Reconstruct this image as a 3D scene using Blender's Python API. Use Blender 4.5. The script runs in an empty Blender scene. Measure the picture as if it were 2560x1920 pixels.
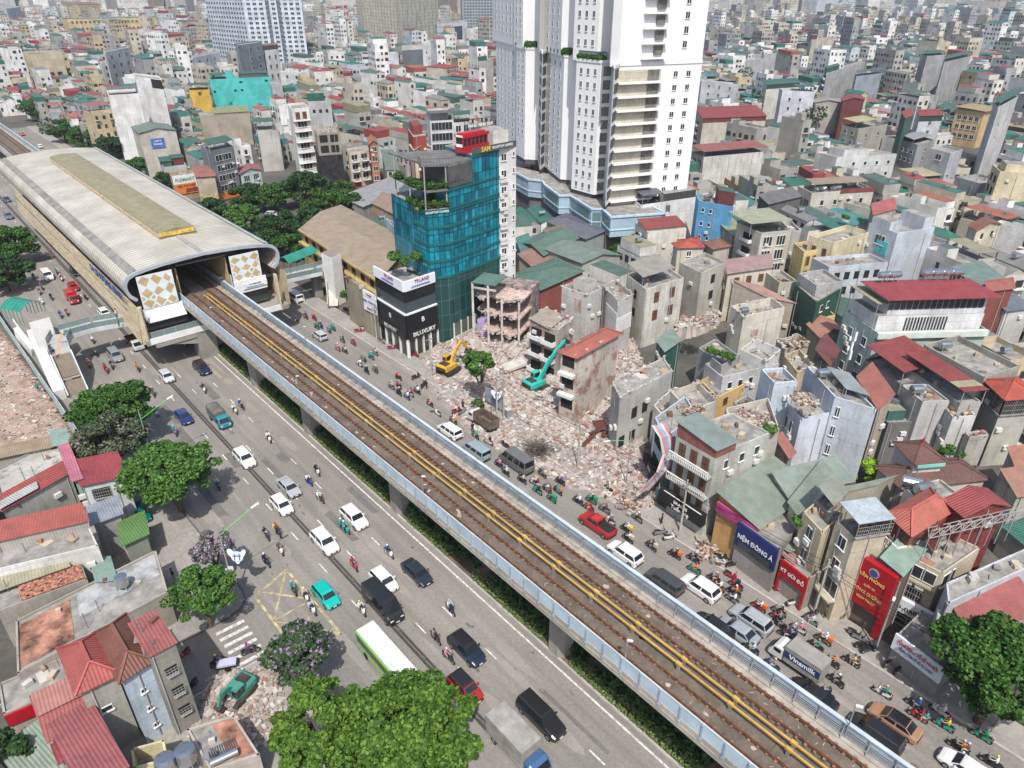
import bpy,bmesh,math,random
import numpy as np
from mathutils import Vector,Matrix
R=math.radians
F=1770.0;H=60.0;W0,H0=2560,1920
_dn=np.array([-8.0,3160.0,F]);_dn/=np.linalg.norm(_dn)
_fw=np.array([0,0,1.0]);_fw-=(_fw@_dn)*_dn;_fw/=np.linalg.norm(_fw)
_rt=np.cross(_dn,_fw)
scene=bpy.context.scene
cam_d=bpy.data.cameras.new('camera');cam=bpy.data.objects.new('camera',cam_d)
scene.collection.objects.link(cam);scene.camera=cam
cam_d.sensor_width=36;cam_d.lens=F/W0*36;cam_d.clip_start=0.5;cam_d.clip_end=6000
cx,cy,cz=[np.array([_rt[i],_fw[i],-_dn[i]])for i in range(3)]
cam.matrix_world=Matrix(((cx[0],-cy[0],-cz[0],0),(cx[1],-cy[1],-cz[1],0),(cx[2],-cy[2],-cz[2],H),(0,0,0,1)))
SUN_EL,SUN_AZ=56.0,-4.0
sv=Vector((-math.sin(R(SUN_AZ))*math.cos(R(SUN_EL)),-math.cos(R(SUN_AZ))*math.cos(R(SUN_EL)),math.sin(R(SUN_EL))))
world=bpy.data.worlds.new("World");scene.world=world;world.use_nodes=True
nt=world.node_tree;bg=nt.nodes['Background']
sky=nt.nodes.new('ShaderNodeTexSky');sky.sky_type='NISHITA';sky.sun_disc=False
sky.sun_elevation=R(SUN_EL);sky.sun_rotation=math.atan2(sv.x,sv.y)
sky.dust_density=2.5;sky.air_density=1.0
nt.links.new(sky.outputs[0],bg.inputs[0]);bg.inputs[1].default_value=0.14
sl=bpy.data.lights.new('sun','SUN');sl.energy=3.9;sl.angle=R(0.6);sl.color=(1.0,0.955,0.88)
so=bpy.data.objects.new('sun',sl);scene.collection.objects.link(so)
so.rotation_euler=sv.to_track_quat('Z','Y').to_euler();so.location=sv*300
scene.view_settings.view_transform='Standard';scene.view_settings.look='None'
scene.view_settings.exposure=0.35;scene.view_settings.gamma=1
scene.cycles.max_bounces=5;scene.cycles.diffuse_bounces=2;scene.cycles.glossy_bounces=2
scene.cycles.transparent_max_bounces=4;scene.cycles.volume_bounces=0
scene.cycles.caustics_reflective=False;scene.cycles.caustics_refractive=False
TL={'A':(0,0),'B':(850,0),'C':(1700,0),'D':(0,640),'E':(850,640),'F':(1700,640),'H':(0,1280),'I':(850,1280),'J':(1700,1280)}
ZM={'1':(1240,0,2.592),'2':(540,0,4.809),'3':(1900,900,3.318),'4':(150,1480,3.95),'5':(960,300,2.675)}
def px(t,x,y):
 if t in ZM:o=ZM[t];return o[0]+x/o[2],o[1]+y/o[2]
 o=TL[t];return o[0]+x/2.572,o[1]+y/2.572
def ray(t,x,y):
 u,v=px(t,x,y);r=np.array([u-1280,v-960,F])
 return Vector((r@_rt,r@_fw,-(r@_dn)))
def G(t,x,y,z=0.0):
 r=ray(t,x,y);k=(z-H)/r.z
 return Vector((r.x*k,r.y*k,z))
D_=Vector((.657,-.754,0)).normalized();N_=Vector((.754,.657,0)).normalized()
def ST(s,t,z=0.0):return D_*s+N_*t+Vector((0,0,z))
def tost(p):return p.x*D_.x+p.y*D_.y,p.x*N_.x+p.y*N_.y
def at_dist(p,t,x,y):
 r=ray(t,x,y);k=math.hypot(p.x,p.y)/math.hypot(r.x,r.y);return H+r.z*k
DIR=math.atan2(D_.y,D_.x)
rnd=random.Random(7)
MATS={}
def _mat(key):
 m=bpy.data.materials.new(key);m.use_nodes=True;MATS[key]=m
 t=m.node_tree;b=t.nodes['Principled BSDF'];return m,t,b
def _n(t,k,**kw):
 n=t.nodes.new(k)
 for a,v in kw.items():
  if a.startswith('_'):n.inputs[a[1:].replace('_',' ')].default_value=v
  else:setattr(n,a,v)
 return n
def lin(c):
 return tuple(((v/255)/12.92 if v/255<=.04045 else((v/255+.055)/1.055)**2.4)for v in c)
def ramp(t,fac,a,b,p0=.35,p1=.65):
 r=t.nodes.new('ShaderNodeValToRGB');e=r.color_ramp.elements
 e[0].position=p0;e[1].position=p1;e[0].color=(*a,1);e[1].color=(*b,1)
 t.links.new(fac,r.inputs[0]);return r
def mixc(t,fac,a,b,mode='MIX'):
 m=t.nodes.new('ShaderNodeMix');m.data_type='RGBA';m.blend_type=mode
 for s,v in((m.inputs[0],fac),(m.inputs[6],a),(m.inputs[7],b)):
  if hasattr(v,'links')or hasattr(v,'is_linked'):t.links.new(v,s)
  else:s.default_value=v if isinstance(v,(int,float))else(*v,1)
 return m.outputs[2]
def M(rgb,rough=.8,metal=0,var=.12,scale=.6,spec=.3,key=None):
 """plain painted or mineral surface with soft mottling"""
 k=key or 'p_%.3f_%.3f_%.3f_%.2f_%.1f_%.2f_%.2f'%(*rgb,rough,metal,var,scale)
 if k in MATS:return MATS[k]
 m,t,b=_mat(k)
 b.inputs['Roughness'].default_value=rough;b.inputs['Metallic'].default_value=metal;b.inputs['Specular IOR Level'].default_value=spec
 if var>0:
  tc=_n(t,'ShaderNodeTexCoord');no=_n(t,'ShaderNodeTexNoise',_Scale=scale,_Detail=6,_Roughness=.65)
  t.links.new(tc.outputs['Object'],no.inputs['Vector'])
  r=ramp(t,no.outputs[0],[c*(1-var*1.6)for c in rgb],[min(1,c*(1+var))for c in rgb])
  t.links.new(r.outputs[0],b.inputs['Base Color'])
 else:b.inputs['Base Color'].default_value=(*rgb,1)
 return m
def Wm(rgb,grime=.62,brick=0):
 """rendered wall: blotches, rain streaks that run down from the top, hairline storey joints"""
 k='w_%.3f_%.3f_%.3f_%.2f_%d'%(*rgb,grime,brick)
 if k in MATS:return MATS[k]
 m,t,b=_mat(k);b.inputs['Roughness'].default_value=.9;b.inputs['Specular IOR Level'].default_value=.2
 ge=_n(t,'ShaderNodeNewGeometry');mp=_n(t,'ShaderNodeMapping');mp.inputs['Scale'].default_value=(1.1,1.1,.09)
 t.links.new(ge.outputs['Position'],mp.inputs[0])
 st=_n(t,'ShaderNodeTexNoise',_Scale=1.0,_Detail=5,_Roughness=.7);t.links.new(mp.outputs[0],st.inputs['Vector'])
 bl=_n(t,'ShaderNodeTexNoise',_Scale=.35,_Detail=7,_Roughness=.7);t.links.new(ge.outputs['Position'],bl.inputs['Vector'])
 fi=_n(t,'ShaderNodeTexNoise',_Scale=2.6,_Detail=5,_Roughness=.7);t.links.new(ge.outputs['Position'],fi.inputs['Vector'])
 dark=tuple(c*f for c,f in zip((.17,.165,.15),(1,1,1)))
 c0=ramp(t,fi.outputs[0],[c*.86 for c in rgb],[min(1,c*1.06)for c in rgb]).outputs[0]
 ms=t.nodes.new('ShaderNodeMath');ms.operation='MULTIPLY'
 r1=ramp(t,st.outputs[0],(0,0,0),(1,1,1),.46,.7);r2=ramp(t,bl.outputs[0],(0.1,)*3,(1,1,1),.38,.66)
 t.links.new(r1.outputs[0],ms.inputs[0]);t.links.new(r2.outputs[0],ms.inputs[1])
 m2=t.nodes.new('ShaderNodeMath');m2.operation='MULTIPLY';m2.inputs[1].default_value=grime;t.links.new(ms.outputs[0],m2.inputs[0])
 if brick:
  uv=_n(t,'ShaderNodeUVMap');br=_n(t,'ShaderNodeTexBrick',_Scale=4.0)
  br.inputs['Color1'].default_value=(.33,.17,.12,1);br.inputs['Color2'].default_value=(.26,.13,.1,1);br.inputs['Mortar'].default_value=(.42,.38,.34,1)
  t.links.new(uv.outputs[0],br.inputs[0])
  c0=mixc(t,ramp(t,bl.outputs[0],(0,)*3,(1,)*3,.42,.5).outputs[0],br.outputs[0],c0)
 sp=_n(t,'ShaderNodeSeparateXYZ');t.links.new(ge.outputs['Position'],sp.inputs[0])
 pp=t.nodes.new('ShaderNodeMath');pp.operation='PINGPONG';pp.inputs[1].default_value=1.65;t.links.new(sp.outputs[2],pp.inputs[0])
 c0=mixc(t,1.0,c0,ramp(t,pp.outputs[0],(.72,)*3,(1,)*3,.02,.045).outputs[0],'MULTIPLY')
 bb=_n(t,'ShaderNodeTexNoise',_Scale=.16,_Detail=3,_Roughness=.6);t.links.new(ge.outputs['Position'],bb.inputs['Vector']);c0=mixc(t,1.0,c0,ramp(t,bb.outputs[0],(.8,.79,.77),(1.05,)*3,.4,.6).outputs[0],'MULTIPLY')
 c=mixc(t,m2.outputs[0],c0,dark)
 t.links.new(c,b.inputs['Base Color']);return m
def Tin(rgb,pitch=.3,rust=.25,rough=.6,key=None):
 rgb=tuple(c*.78+.012 for c in rgb)
 """ribbed sheet-metal roof; ribs run down the slope (v of the automatic UV)"""
 k=key or 't_%.3f_%.3f_%.3f_%.2f_%.2f'%(*rgb,pitch,rust)
 if k in MATS:return MATS[k]
 m,t,b=_mat(k);b.inputs['Roughness'].default_value=rough;b.inputs['Specular IOR Level'].default_value=.35
 uv=_n(t,'ShaderNodeUVMap');sx=_n(t,'ShaderNodeSeparateXYZ');t.links.new(uv.outputs[0],sx.inputs[0])
 mu=t.nodes.new('ShaderNodeMath');mu.operation='MULTIPLY';mu.inputs[1].default_value=2*math.pi/pitch;t.links.new(sx.outputs[0],mu.inputs[0])
 si=t.nodes.new('ShaderNodeMath');si.operation='SINE';t.links.new(mu.outputs[0],si.inputs[0])
 bp=_n(t,'ShaderNodeBump',_Strength=.6,_Distance=.04);t.links.new(si.outputs[0],bp.inputs['Height']);t.links.new(bp.outputs[0],b.inputs['Normal'])
 ge=_n(t,'ShaderNodeNewGeometry');no=_n(t,'ShaderNodeTexNoise',_Scale=.5,_Detail=6,_Roughness=.7);t.links.new(ge.outputs['Position'],no.inputs['Vector'])
 n2=_n(t,'ShaderNodeTexNoise',_Scale=3.0,_Detail=4,_Roughness=.7);t.links.new(ge.outputs['Position'],n2.inputs['Vector'])
 c0=ramp(t,no.outputs[0],[c*.78 for c in rgb],[min(1,c*1.15)for c in rgb]).outputs[0]
 f=ramp(t,n2.outputs[0],(0,)*3,(rust,)*3,.5,.72)
 t.links.new(mixc(t,f.outputs[0],c0,(.26,.21,.17)),b.inputs['Base Color']);return m
def Glass(rgb=(.03,.045,.05),rough=.12,key=None):
 k=key or 'g_%.3f_%.3f_%.3f_%.2f'%(*rgb,rough)
 if k in MATS:return MATS[k]
 m,t,b=_mat(k);b.inputs['Base Color'].default_value=(*rgb,1);b.inputs['Roughness'].default_value=rough;b.inputs['Specular IOR Level'].default_value=.7
 return m
class MB:
 def __init__(s):s.v=[];s.f=[];s.m=[];s.o=Vector((0,0,0))
 def vert(s,p):s.v.append((p[0],p[1],p[2]));return len(s.v)-1
 def face(s,pts,mi=0):
  b=len(s.v);s.v.extend([(p[0],p[1],p[2])for p in pts]);s.f.append(tuple(range(b,b+len(pts))));s.m.append(mi);return s
 def prism(s,poly,z0,z1,mi=0,cap=None,bottom=True):
  """vertical prism on a polygon (any winding); z1 may be a list of heights"""
  P=[Vector((p[0],p[1],0))for p in poly];n=len(P)
  ar=sum(P[i].x*P[(i+1)%n].y-P[(i+1)%n].x*P[i].y for i in range(n))
  zt=list(z1)if hasattr(z1,'__len__')else[z1]*n
  if ar<0:P.reverse();zt.reverse()
  b=len(s.v);s.v+=[(p.x,p.y,z0)for p in P]+[(p.x,p.y,z)for p,z in zip(P,zt)]
  for i in range(n):j=(i+1)%n;s.f.append((b+i,b+j,b+n+j,b+n+i));s.m.append(mi)
  s.f.append(tuple(b+n+i for i in range(n)));s.m.append(mi if cap is None else cap)
  if bottom:s.f.append(tuple(b+n-1-i for i in range(n)));s.m.append(mi)
  return s
 def box(s,c,size,rz=0,mi=0,ax=None,ay=None):
  """box centred at c; size (x,y,z) along direction rz (radians)"""
  ux=Vector((math.cos(rz),math.sin(rz),0))if ax is None else ax;uy=Vector((-ux.y,ux.x,0))if ay is None else ay
  uz=ux.cross(uy);c=Vector(c);h=[v/2 for v in size];b=len(s.v)
  for k in(-1,1):
   for j in(-1,1):
    for i in(-1,1):p=c+ux*h[0]*i+uy*h[1]*j+uz*h[2]*k;s.v.append((p.x,p.y,p.z))
  for f in((0,2,3,1),(4,5,7,6),(0,1,5,4),(2,6,7,3),(0,4,6,2),(1,3,7,5)):s.f.append(tuple(b+i for i in f));s.m.append(mi)
  return s
 def bar(s,a,b_,w=.1,h=None,mi=0,up=Vector((0,0,1))):
  a=Vector(a);b_=Vector(b_);d=b_-a;L=d.length
  if L<1e-6:return s
  d.normalize();y=up.cross(d)
  if y.length<1e-4:y=Vector((1,0,0)).cross(d)
  y.normalize();z=d.cross(y);c=(a+b_)/2;h=h or w
  q=len(s.v)
  for k in(-1,1):
   for j in(-1,1):
    for i in(-1,1):p=c+d*(L/2)*i+y*(w/2)*j+z*(h/2)*k;s.v.append((p.x,p.y,p.z))
  for f in((0,2,3,1),(4,5,7,6),(0,1,5,4),(2,6,7,3),(0,4,6,2),(1,3,7,5)):s.f.append(tuple(q+i for i in f));s.m.append(mi)
  return s
 def tube(s,pts,r,n=8,mi=0,caps=True):
  """swept tube through pts; r number or list"""
  pts=[Vector(p)for p in pts];rs=list(r)if hasattr(r,'__len__')else[r]*len(pts);b=len(s.v);m=len(pts)
  pu=None
  for i,p in enumerate(pts):
   d=(pts[min(i+1,m-1)]-pts[max(i-1,0)]).normalized()
   u=d.cross(Vector((0,0,1))if abs(d.z)<.95 else Vector((1,0,0))).normalized()
   if pu is not None:
    u2=pu-d*pu.dot(d)
    if u2.length>.1:u=u2.normalized()
   pu=u;w=d.cross(u)
   for k in range(n):a=2*math.pi*k/n;q=p+(u*math.cos(a)+w*math.sin(a))*rs[i];s.v.append((q.x,q.y,q.z))
  for i in range(m-1):
   for k in range(n):k2=(k+1)%n;s.f.append((b+i*n+k,b+i*n+k2,b+(i+1)*n+k2,b+(i+1)*n+k));s.m.append(mi)
  if caps:
   s.f.append(tuple(b+k for k in reversed(range(n))));s.m.append(mi);s.f.append(tuple(b+(m-1)*n+k for k in range(n)));s.m.append(mi)
  return s
 def blob(s,c,rx,ry,rz,seg=8,ring=5,mi=0,jit=0,rng=None,rot=0):
  b=len(s.v);c=Vector(c);rng=rng or rnd;cr,sr=math.cos(rot),math.sin(rot)
  for i in range(ring+1):
   th=math.pi*i/ring
   for k in range(seg):
    a=2*math.pi*k/seg;j=1+(rng.uniform(-jit,jit)if 0<i<ring else 0)
    x,y=rx*math.sin(th)*math.cos(a)*j,ry*math.sin(th)*math.sin(a)*j
    s.v.append((c.x+x*cr-y*sr,c.y+x*sr+y*cr,c.z+rz*math.cos(th)*j))
  for i in range(ring):
   for k in range(seg):k2=(k+1)%seg;s.f.append((b+i*seg+k,b+(i+1)*seg+k,b+(i+1)*seg+k2,b+i*seg+k2));s.m.append(mi)
  return s
 def build(s,name,mats,parent=None,smooth=False,uv=True,local=False):
  if not isinstance(mats,(list,tuple)):mats=[mats]
  me=bpy.data.meshes.new(name);v=s.v
  if parent is not None and not local:
   o=parent_world(parent);v=[(a-o.x,b-o.y,c-o.z)for a,b,c in v]
  me.from_pydata(v,[],s.f)
  for m in mats:me.materials.append(m)
  if len(mats)>1:me.polygons.foreach_set('material_index',s.m)
  if smooth:me.polygons.foreach_set('use_smooth',[True]*len(s.f))
  me.update()
  if uv and len(s.f):autouv(me)
  ob=bpy.data.objects.new(name,me);scene.collection.objects.link(ob)
  if parent is not None:ob.parent=parent
  return ob
def parent_world(p):
 o=Vector(p.location)
 while p.parent is not None:p=p.parent;o=o+Vector(p.location)
 return o
def autouv(me):
 nl=len(me.loops);npol=len(me.polygons)
 nor=np.empty(npol*3);me.polygons.foreach_get('normal',nor);nor=nor.reshape(-1,3)
 tot=np.empty(npol,dtype=np.int32);me.polygons.foreach_get('loop_total',tot)
 vi=np.empty(nl,dtype=np.int32);me.loops.foreach_get('vertex_index',vi)
 co=np.empty(len(me.vertices)*3);me.vertices.foreach_get('co',co);co=co.reshape(-1,3)
 st=np.concatenate(([0],np.cumsum(tot)[:-1]))
 e=co[vi[st+1]]-co[vi[st]];e[:,2]=0
 u=np.cross(np.array([0,0,1.0]),nor);ln=np.linalg.norm(u,axis=1)
 fl=ln<.12;u[fl]=e[fl];ln=np.linalg.norm(u,axis=1);ln[ln<1e-9]=1;u/=ln[:,None]
 w=np.cross(nor,u);p=co[vi];pi=np.repeat(np.arange(npol),tot)
 uv=np.stack(((p*u[pi]).sum(1),(p*w[pi]).sum(1)),1)
 me.uv_layers.new(name='UVMap').data.foreach_set('uv',uv.ravel())
def tag(o,label=None,cat=None,group=None,kind=None):
 if label:o['label']=label
 if cat:o['category']=cat
 if group:o['group']=group
 if kind:o['kind']=kind
 return o
def thing(name,label,cat,loc=(0,0,0),group=None,rz=0):
 o=bpy.data.objects.new(name,None);scene.collection.objects.link(o);o.location=loc;o.rotation_euler=(0,0,rz);o.empty_display_size=.2
 return tag(o,label,cat,group)
KIDS={}
def copy_tree(o,loc,rz,label=None,group=None,kids=None):
 def rec(q,par):
  c=q.copy();scene.collection.objects.link(c)
  if par is not None:c.parent=par
  for ch in q.children:rec(ch,c)
  return c
 c=rec(o,None);c.location=loc;c.rotation_euler=(0,0,rz)
 if label:c['label']=label
 if group:c['group']=group
 return c
def text_part(s,size,mat,loc,rot,parent,name='lettering',ext=.01,align='CENTER',sx=1.0,bold=False):
 """writing as a thin mesh. rot: 3x3 matrix (right, up, out)"""
 cu=bpy.data.curves.new(name,'FONT');cu.body=s;cu.size=size;cu.extrude=ext;cu.align_x=align;cu.align_y='CENTER';cu.resolution_u=2
 if bold:cu.offset=size*.02
 ob=bpy.data.objects.new(name,cu);scene.collection.objects.link(ob)
 dg=bpy.context.evaluated_depsgraph_get();me=bpy.data.meshes.new_from_object(ob.evaluated_get(dg));bpy.data.objects.remove(ob)
 if sx!=1:me.transform(Matrix.Diagonal((sx,1,1,1)))
 me.transform(Matrix.Translation(Vector(loc)-(parent_world(parent)if parent else Vector()))@rot.to_4x4());me.materials.clear();me.materials.append(mat)
 o=bpy.data.objects.new(name,me);scene.collection.objects.link(o)
 if parent:o.parent=parent
 return o
def basis(right,out):
 r=Vector(right).normalized();o=Vector(out).normalized();u=o.cross(r)
 return Matrix((r,u,o)).transposed()
def sheet(name,poly,z,mat,kind='structure'):
 mb=MB();P=[Vector((p[0],p[1],z))for p in poly];n=len(P)
 if sum(P[i].x*P[(i+1)%n].y-P[(i+1)%n].x*P[i].y for i in range(n))<0:P.reverse()
 mb.face(P);o=mb.build(name,mat);tag(o,kind=kind);return o
def ground_mat(key,a,b,sc=.05,fine=1.5,rough=.95,tracks=False):
 m,t,bs=_mat(key);bs.inputs['Roughness'].default_value=rough;bs.inputs['Specular IOR Level'].default_value=.25
 ge=_n(t,'ShaderNodeNewGeometry');n1=_n(t,'ShaderNodeTexNoise',_Scale=sc,_Detail=8,_Roughness=.65);n2=_n(t,'ShaderNodeTexNoise',_Scale=fine,_Detail=6,_Roughness=.7)
 mp=_n(t,'ShaderNodeMapping');mp.inputs['Rotation'].default_value=(0,0,-DIR)
 mp2=_n(t,'ShaderNodeMapping');mp2.inputs['Scale'].default_value=(.03,.9,1)if tracks else(1,1,1)
 t.links.new(ge.outputs['Position'],mp.inputs[0]);t.links.new(mp.outputs[0],mp2.inputs[0])
 t.links.new(mp.outputs[0],n1.inputs['Vector']);t.links.new(ge.outputs['Position'],n2.inputs['Vector'])
 c=ramp(t,n1.outputs[0],a,b).outputs[0]
 f=ramp(t,n2.outputs[0],(.82,)*3,(1.08,)*3).outputs[0];c=mixc(t,1.0,c,f,'MULTIPLY')
 if tracks:
  n3=_n(t,'ShaderNodeTexNoise',_Scale=1.0,_Detail=4,_Roughness=.6);t.links.new(mp2.outputs[0],n3.inputs['Vector'])
  c=mixc(t,1.0,c,ramp(t,n3.outputs[0],(.84,)*3,(1.1,)*3,.3,.7).outputs[0],'MULTIPLY')
 t.links.new(c,bs.inputs['Base Color']);return m
asphalt=ground_mat('asphalt',(.2,.188,.172),(.265,.247,.225),.05,3.0,tracks=True)
pave=ground_mat('pavement',(.24,.23,.21),(.33,.31,.285),.25,2.0)
dirt=ground_mat('city_ground',(.07,.068,.06),(.13,.12,.105),.08,1.0)
dusty=ground_mat('dusty_ground',(.36,.3,.26),(.5,.42,.37),.15,1.6)
def st_poly(lst):return[ST(s,t)for s,t in lst]
big=sheet('ground',[(-2600,-60),(2600,-60),(2600,4200),(-2600,4200)],-.02,dirt)
road=sheet('road',st_poly([(-430,9),(-61.5,9),(-61.5,-70),(-54,-70),(-54,15),(90,15),(90,59.8),(-430,59.8)]),.0,asphalt)
sheet('pavement',st_poly([(-430,59.8),(90,59.8),(90,63.5),(-430,63.5)]),.14,pave)
def kerb(name,pts,z1=.15,w=.25,mat=None):
 mb=MB();n=len(pts)
 for a,b in zip(pts[:-1],pts[1:]):mb.bar(Vector(a)+Vector((0,0,z1/2)),Vector(b)+Vector((0,0,z1/2)),w,z1)
 o=mb.build(name,mat or M((.4,.38,.35),key='kerbstone'));tag(o,kind='structure');return o
kerb('kerb',[ST(-430,59.75),ST(90,59.75)],.17)
kerb('kerb',[ST(-430,36.15),ST(90,36.15)],.22);kerb('kerb',[ST(-430,40.6),ST(90,40.6)],.22)
sheet('planted_strip',st_poly([(-430,36.1),(90,36.1),(90,40.6),(-430,40.6)]),.12,ground_mat('soil',(.1,.08,.055),(.17,.13,.09),.5,2.5))
cor=[(-61.6,3.0),(-61.6,9.0),(-61.5,12.5),(-61.9,14.2),(-62.8,15.2),(-64.5,15.5),(-77,15.4),(-100,14.5),(-104,13.2),(-104,3.0)]
sheet('pavement',st_poly(cor),.14,pave);kerb('kerb',[ST(s,t)for s,t in cor[:-1]],.17,.2,M((.12,.12,.12),key='dark_kerb'))
sheet('pavement',st_poly([(-54,-2),(-54,13.5),(-52,15.2),(0,15.2),(0,-2)]),.14,pave)
kerb('kerb',[ST(-54,-2),ST(-54,13.5),ST(-52,15.2),ST(0,15.2)],.17,.2)
mb=MB()
for i in range(14):
 t0=3.2+i*.9;mb.bar(ST(-103,t0,.146),ST(-62.2,t0,.146),.03,.006)
for i in range(24):s0=-103+i*1.75;mb.bar(ST(s0,3.2,.147),ST(s0,15.0,.147),.03,.006)
tag(mb.build('pavement_joints',M((.2,.19,.175),key='joint')),kind='structure')
paint=M((.62,.6,.56),rough=.7,var=.35,scale=2.5,key='road_paint');yel=M((.4,.34,.2),rough=.8,var=.35,scale=1.2,key='worn_yellow_paint')
mb=MB()
def mark(a,b,w=.14,z=.006,mb=mb):
 d=(b-a).normalized();n=Vector((-d.y,d.x,0))*w/2;mb.face([a-n+Vector((0,0,z)),b-n+Vector((0,0,z)),b+n+Vector((0,0,z)),a+n+Vector((0,0,z))])
for t0 in(24.2,27.8,31.35):
 s=-70.1-7.48*40
 while s<60:
  if t0!=24.2 or s<-55:mark(ST(s,t0),ST(s+1.9,t0),.15)
  s+=7.48
mark(ST(-430,35.35),ST(90,35.35),.2)
for i in range(6):s0=-60.2+i*1.08;mark(ST(s0,10.9),ST(s0+.1,13.9),.42)
for s0,t0 in((-49,44),(-40,52),(-28,44)):pass
tag(mb.build('lane_markings',paint),kind='structure')
mb2=MB()
qs=[G('H',*q)for q in((1840,370),(2195,785),(1815,778),(1640,545))]
for a,b in((0,1),(1,2),(2,3),(3,0)):mark(qs[a],qs[b],.3,.008,mb2)
pc=G('H',1760,700);mark(qs[0],pc,.24,.012,mb2);mark(pc,G('H',1960,590),.2,.012,mb2);mark(G('H',1660,510),G('H',1990,560),.24,.016,mb2)
mark(G('H',1990,640),G('H',1975,740),.2,.012,mb2);mark(G('H',1780,705),G('H',2190,780),.2,.017,mb2)
tag(mb2.build('box_junction_marking',yel),kind='structure')
sheet('dust_patch',[G('E',*q)for q in((60,470),(330,660),(620,905),(860,1180),(1150,1230),(1500,1480),(1900,1640),(2100,1520),(1700,1200),(1100,800),(600,500))],.004,ground_mat('dust_film',(.22,.2,.18),(.33,.29,.26),.3,2.0))
dv=thing('road_divider','long low dark rubber divider between the two left carriageways','road divider',ST(-60,25.75))
mb=MB();mb.box(ST(-170,25.55,.12),(480,.22,.24),DIR);mb.build('divider_rail',M((.07,.068,.065),key='divider_dark'),dv)
mb=MB();mb.box(ST(-170,25.95,.12),(480,.16,.24),DIR);mb.build('divider_rail',MATS['divider_dark'],dv)
mb=MB()
for i in range(100):mb.box(ST(-408+i*4.8,25.75,.1),(.5,.24,.16),DIR)
mb.build('divider_tie',M((.14,.13,.12),key='divider_tie'),dv)
rr=random.Random(41)
for nm,mt,n_,r0,r1,zz in(('asphalt_patch',ground_mat('patch_dark',(.13,.125,.118),(.18,.17,.16),.8,5),26,1.0,3.6,.0035),('oil_stain',ground_mat('oil_stain',(.11,.105,.1),(.16,.15,.14),.9,6),90,.15,.6,.0045),('dust_streak',ground_mat('dust_streak',(.25,.235,.21),(.3,.28,.25),.5,4),60,.5,2.4,.0025)):
 mb=MB()
 for i in range(n_):
  s,t=rr.uniform(-125,20),rr.choice((rr.uniform(17,25),rr.uniform(26.3,35),rr.uniform(26.3,35),rr.uniform(42,59)));L,w=rr.uniform(r0,r1)*(2.2 if nm!='oil_stain' else 1),rr.uniform(r0,r1)*.35;k=4 if nm=='asphalt_patch' else 9
  mb.face([ST(s+math.cos(a)*L*rr.uniform(.8,1),t+math.sin(a)*w*rr.uniform(.75,1),zz+i*1e-5)for a in[j*2*math.pi/k+.785 for j in range(k)]])
 tag(mb.build(nm,mt),kind='structure')
for k,q in enumerate((('E',2080,1585),('D',590,640),('E',590,1000))):
 mb=MB();p=G(*q);mb.tube([p+Vector((0,0,.004)),p+Vector((0,0,.02))],.38,14)
 tag(mb.build('manhole_cover',M((.09,.085,.08),metal=.4,key='cast_iron')),['round dark manhole cover on the right road near the rubble','round dark manhole cover on the road below the left footbridge','round dark manhole cover beside the yellow digger'][k],'manhole cover')
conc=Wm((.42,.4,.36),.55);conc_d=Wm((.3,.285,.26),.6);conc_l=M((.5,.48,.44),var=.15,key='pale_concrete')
blue_panel=M((.42,.51,.58),rough=.45,var=.1,scale=.4,key='blue_panel');steel=M((.3,.32,.34),rough=.5,metal=.3,var=.1,key='grey_steel')
S0,S1=-470,110
via=thing('railway_viaduct','long double track concrete metro viaduct running diagonally across the picture','viaduct',ST(-60,37.2))
ZD=10.2
mb=MB()
def extr(mb,prof,s0,s1,mi=0):
 n=len(prof);a=[ST(s0,t,z)for t,z in prof];b=[ST(s1,t,z)for t,z in prof]
 for i in range(n):j=(i+1)%n;mb.face([a[i],a[j],b[j],b[i]],mi)
 mb.face(list(reversed(a)),mi);mb.face(b,mi);return mb
extr(mb,[(35.0,8.2),(39.5,8.2),(41.3,9.55),(41.3,9.9),(41.3,ZD),(33.0,ZD),(33.0,9.55)],S0,S1)
mb.build('deck_girder',conc,via)
deckm=ground_mat('deck_concrete',(.1,.083,.066),(.17,.14,.113),.5,3.0)
mb=MB()
for t0,t1,z in((33.4,40.8,ZD+.01),):mb.box(ST((S0+S1)/2,(t0+t1)/2,z+.01),(S1-S0,t1-t0,.02),DIR)
for tc in(35.0,39.35):mb.box(ST((S0+S1)/2,tc,ZD+.12),(S1-S0,1.0,.2),DIR)
mb.build('track_bed',deckm,via)
RAILT=[34.28,35.72,38.62,40.06]
rust=M((.16,.075,.04),rough=.8,var=.3,scale=2,key='rusty_rail')
for t0 in RAILT:
 mb=MB();mb.box(ST((S0+S1)/2,t0,ZD+.39),(S1-S0,.08,.14),DIR);mb.box(ST((S0+S1)/2,t0,ZD+.3),(S1-S0,.17,.04),DIR)
 mb.build('rail',rust,via)
mb=MB();s=-150
while s<40:
 for t0 in RAILT:mb.box(ST(s,t0,ZD+.25),(.22,.62,.08),DIR)
 s+=.75
o=mb.build('sleeper_block',M((.2,.12,.08),var=.4,scale=1.5,key='rust_stained_block'),via);o['kind']='stuff'
ycov=M((.5,.31,.08),rough=.5,var=.15,scale=.5,key='yellow_cover')
for t0 in(36.78,37.52):
 mb=MB();mb.box(ST(-19,t0,ZD+.75),(218,.16,.15),DIR);mb.build('conductor_rail_cover',ycov,via)
 mb=MB();s=-126
 while s<80:mb.box(ST(s,t0,ZD+.78),(.5,.3,.24),DIR);s+=5.0
 mb.build('cover_joint',ycov,via)
 mb=MB();s=-126
 while s<80:mb.box(ST(s,t0,ZD+.35),(.25,.22,.62),DIR);s+=5.0
 mb.build('insulator',steel,via)
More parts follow.
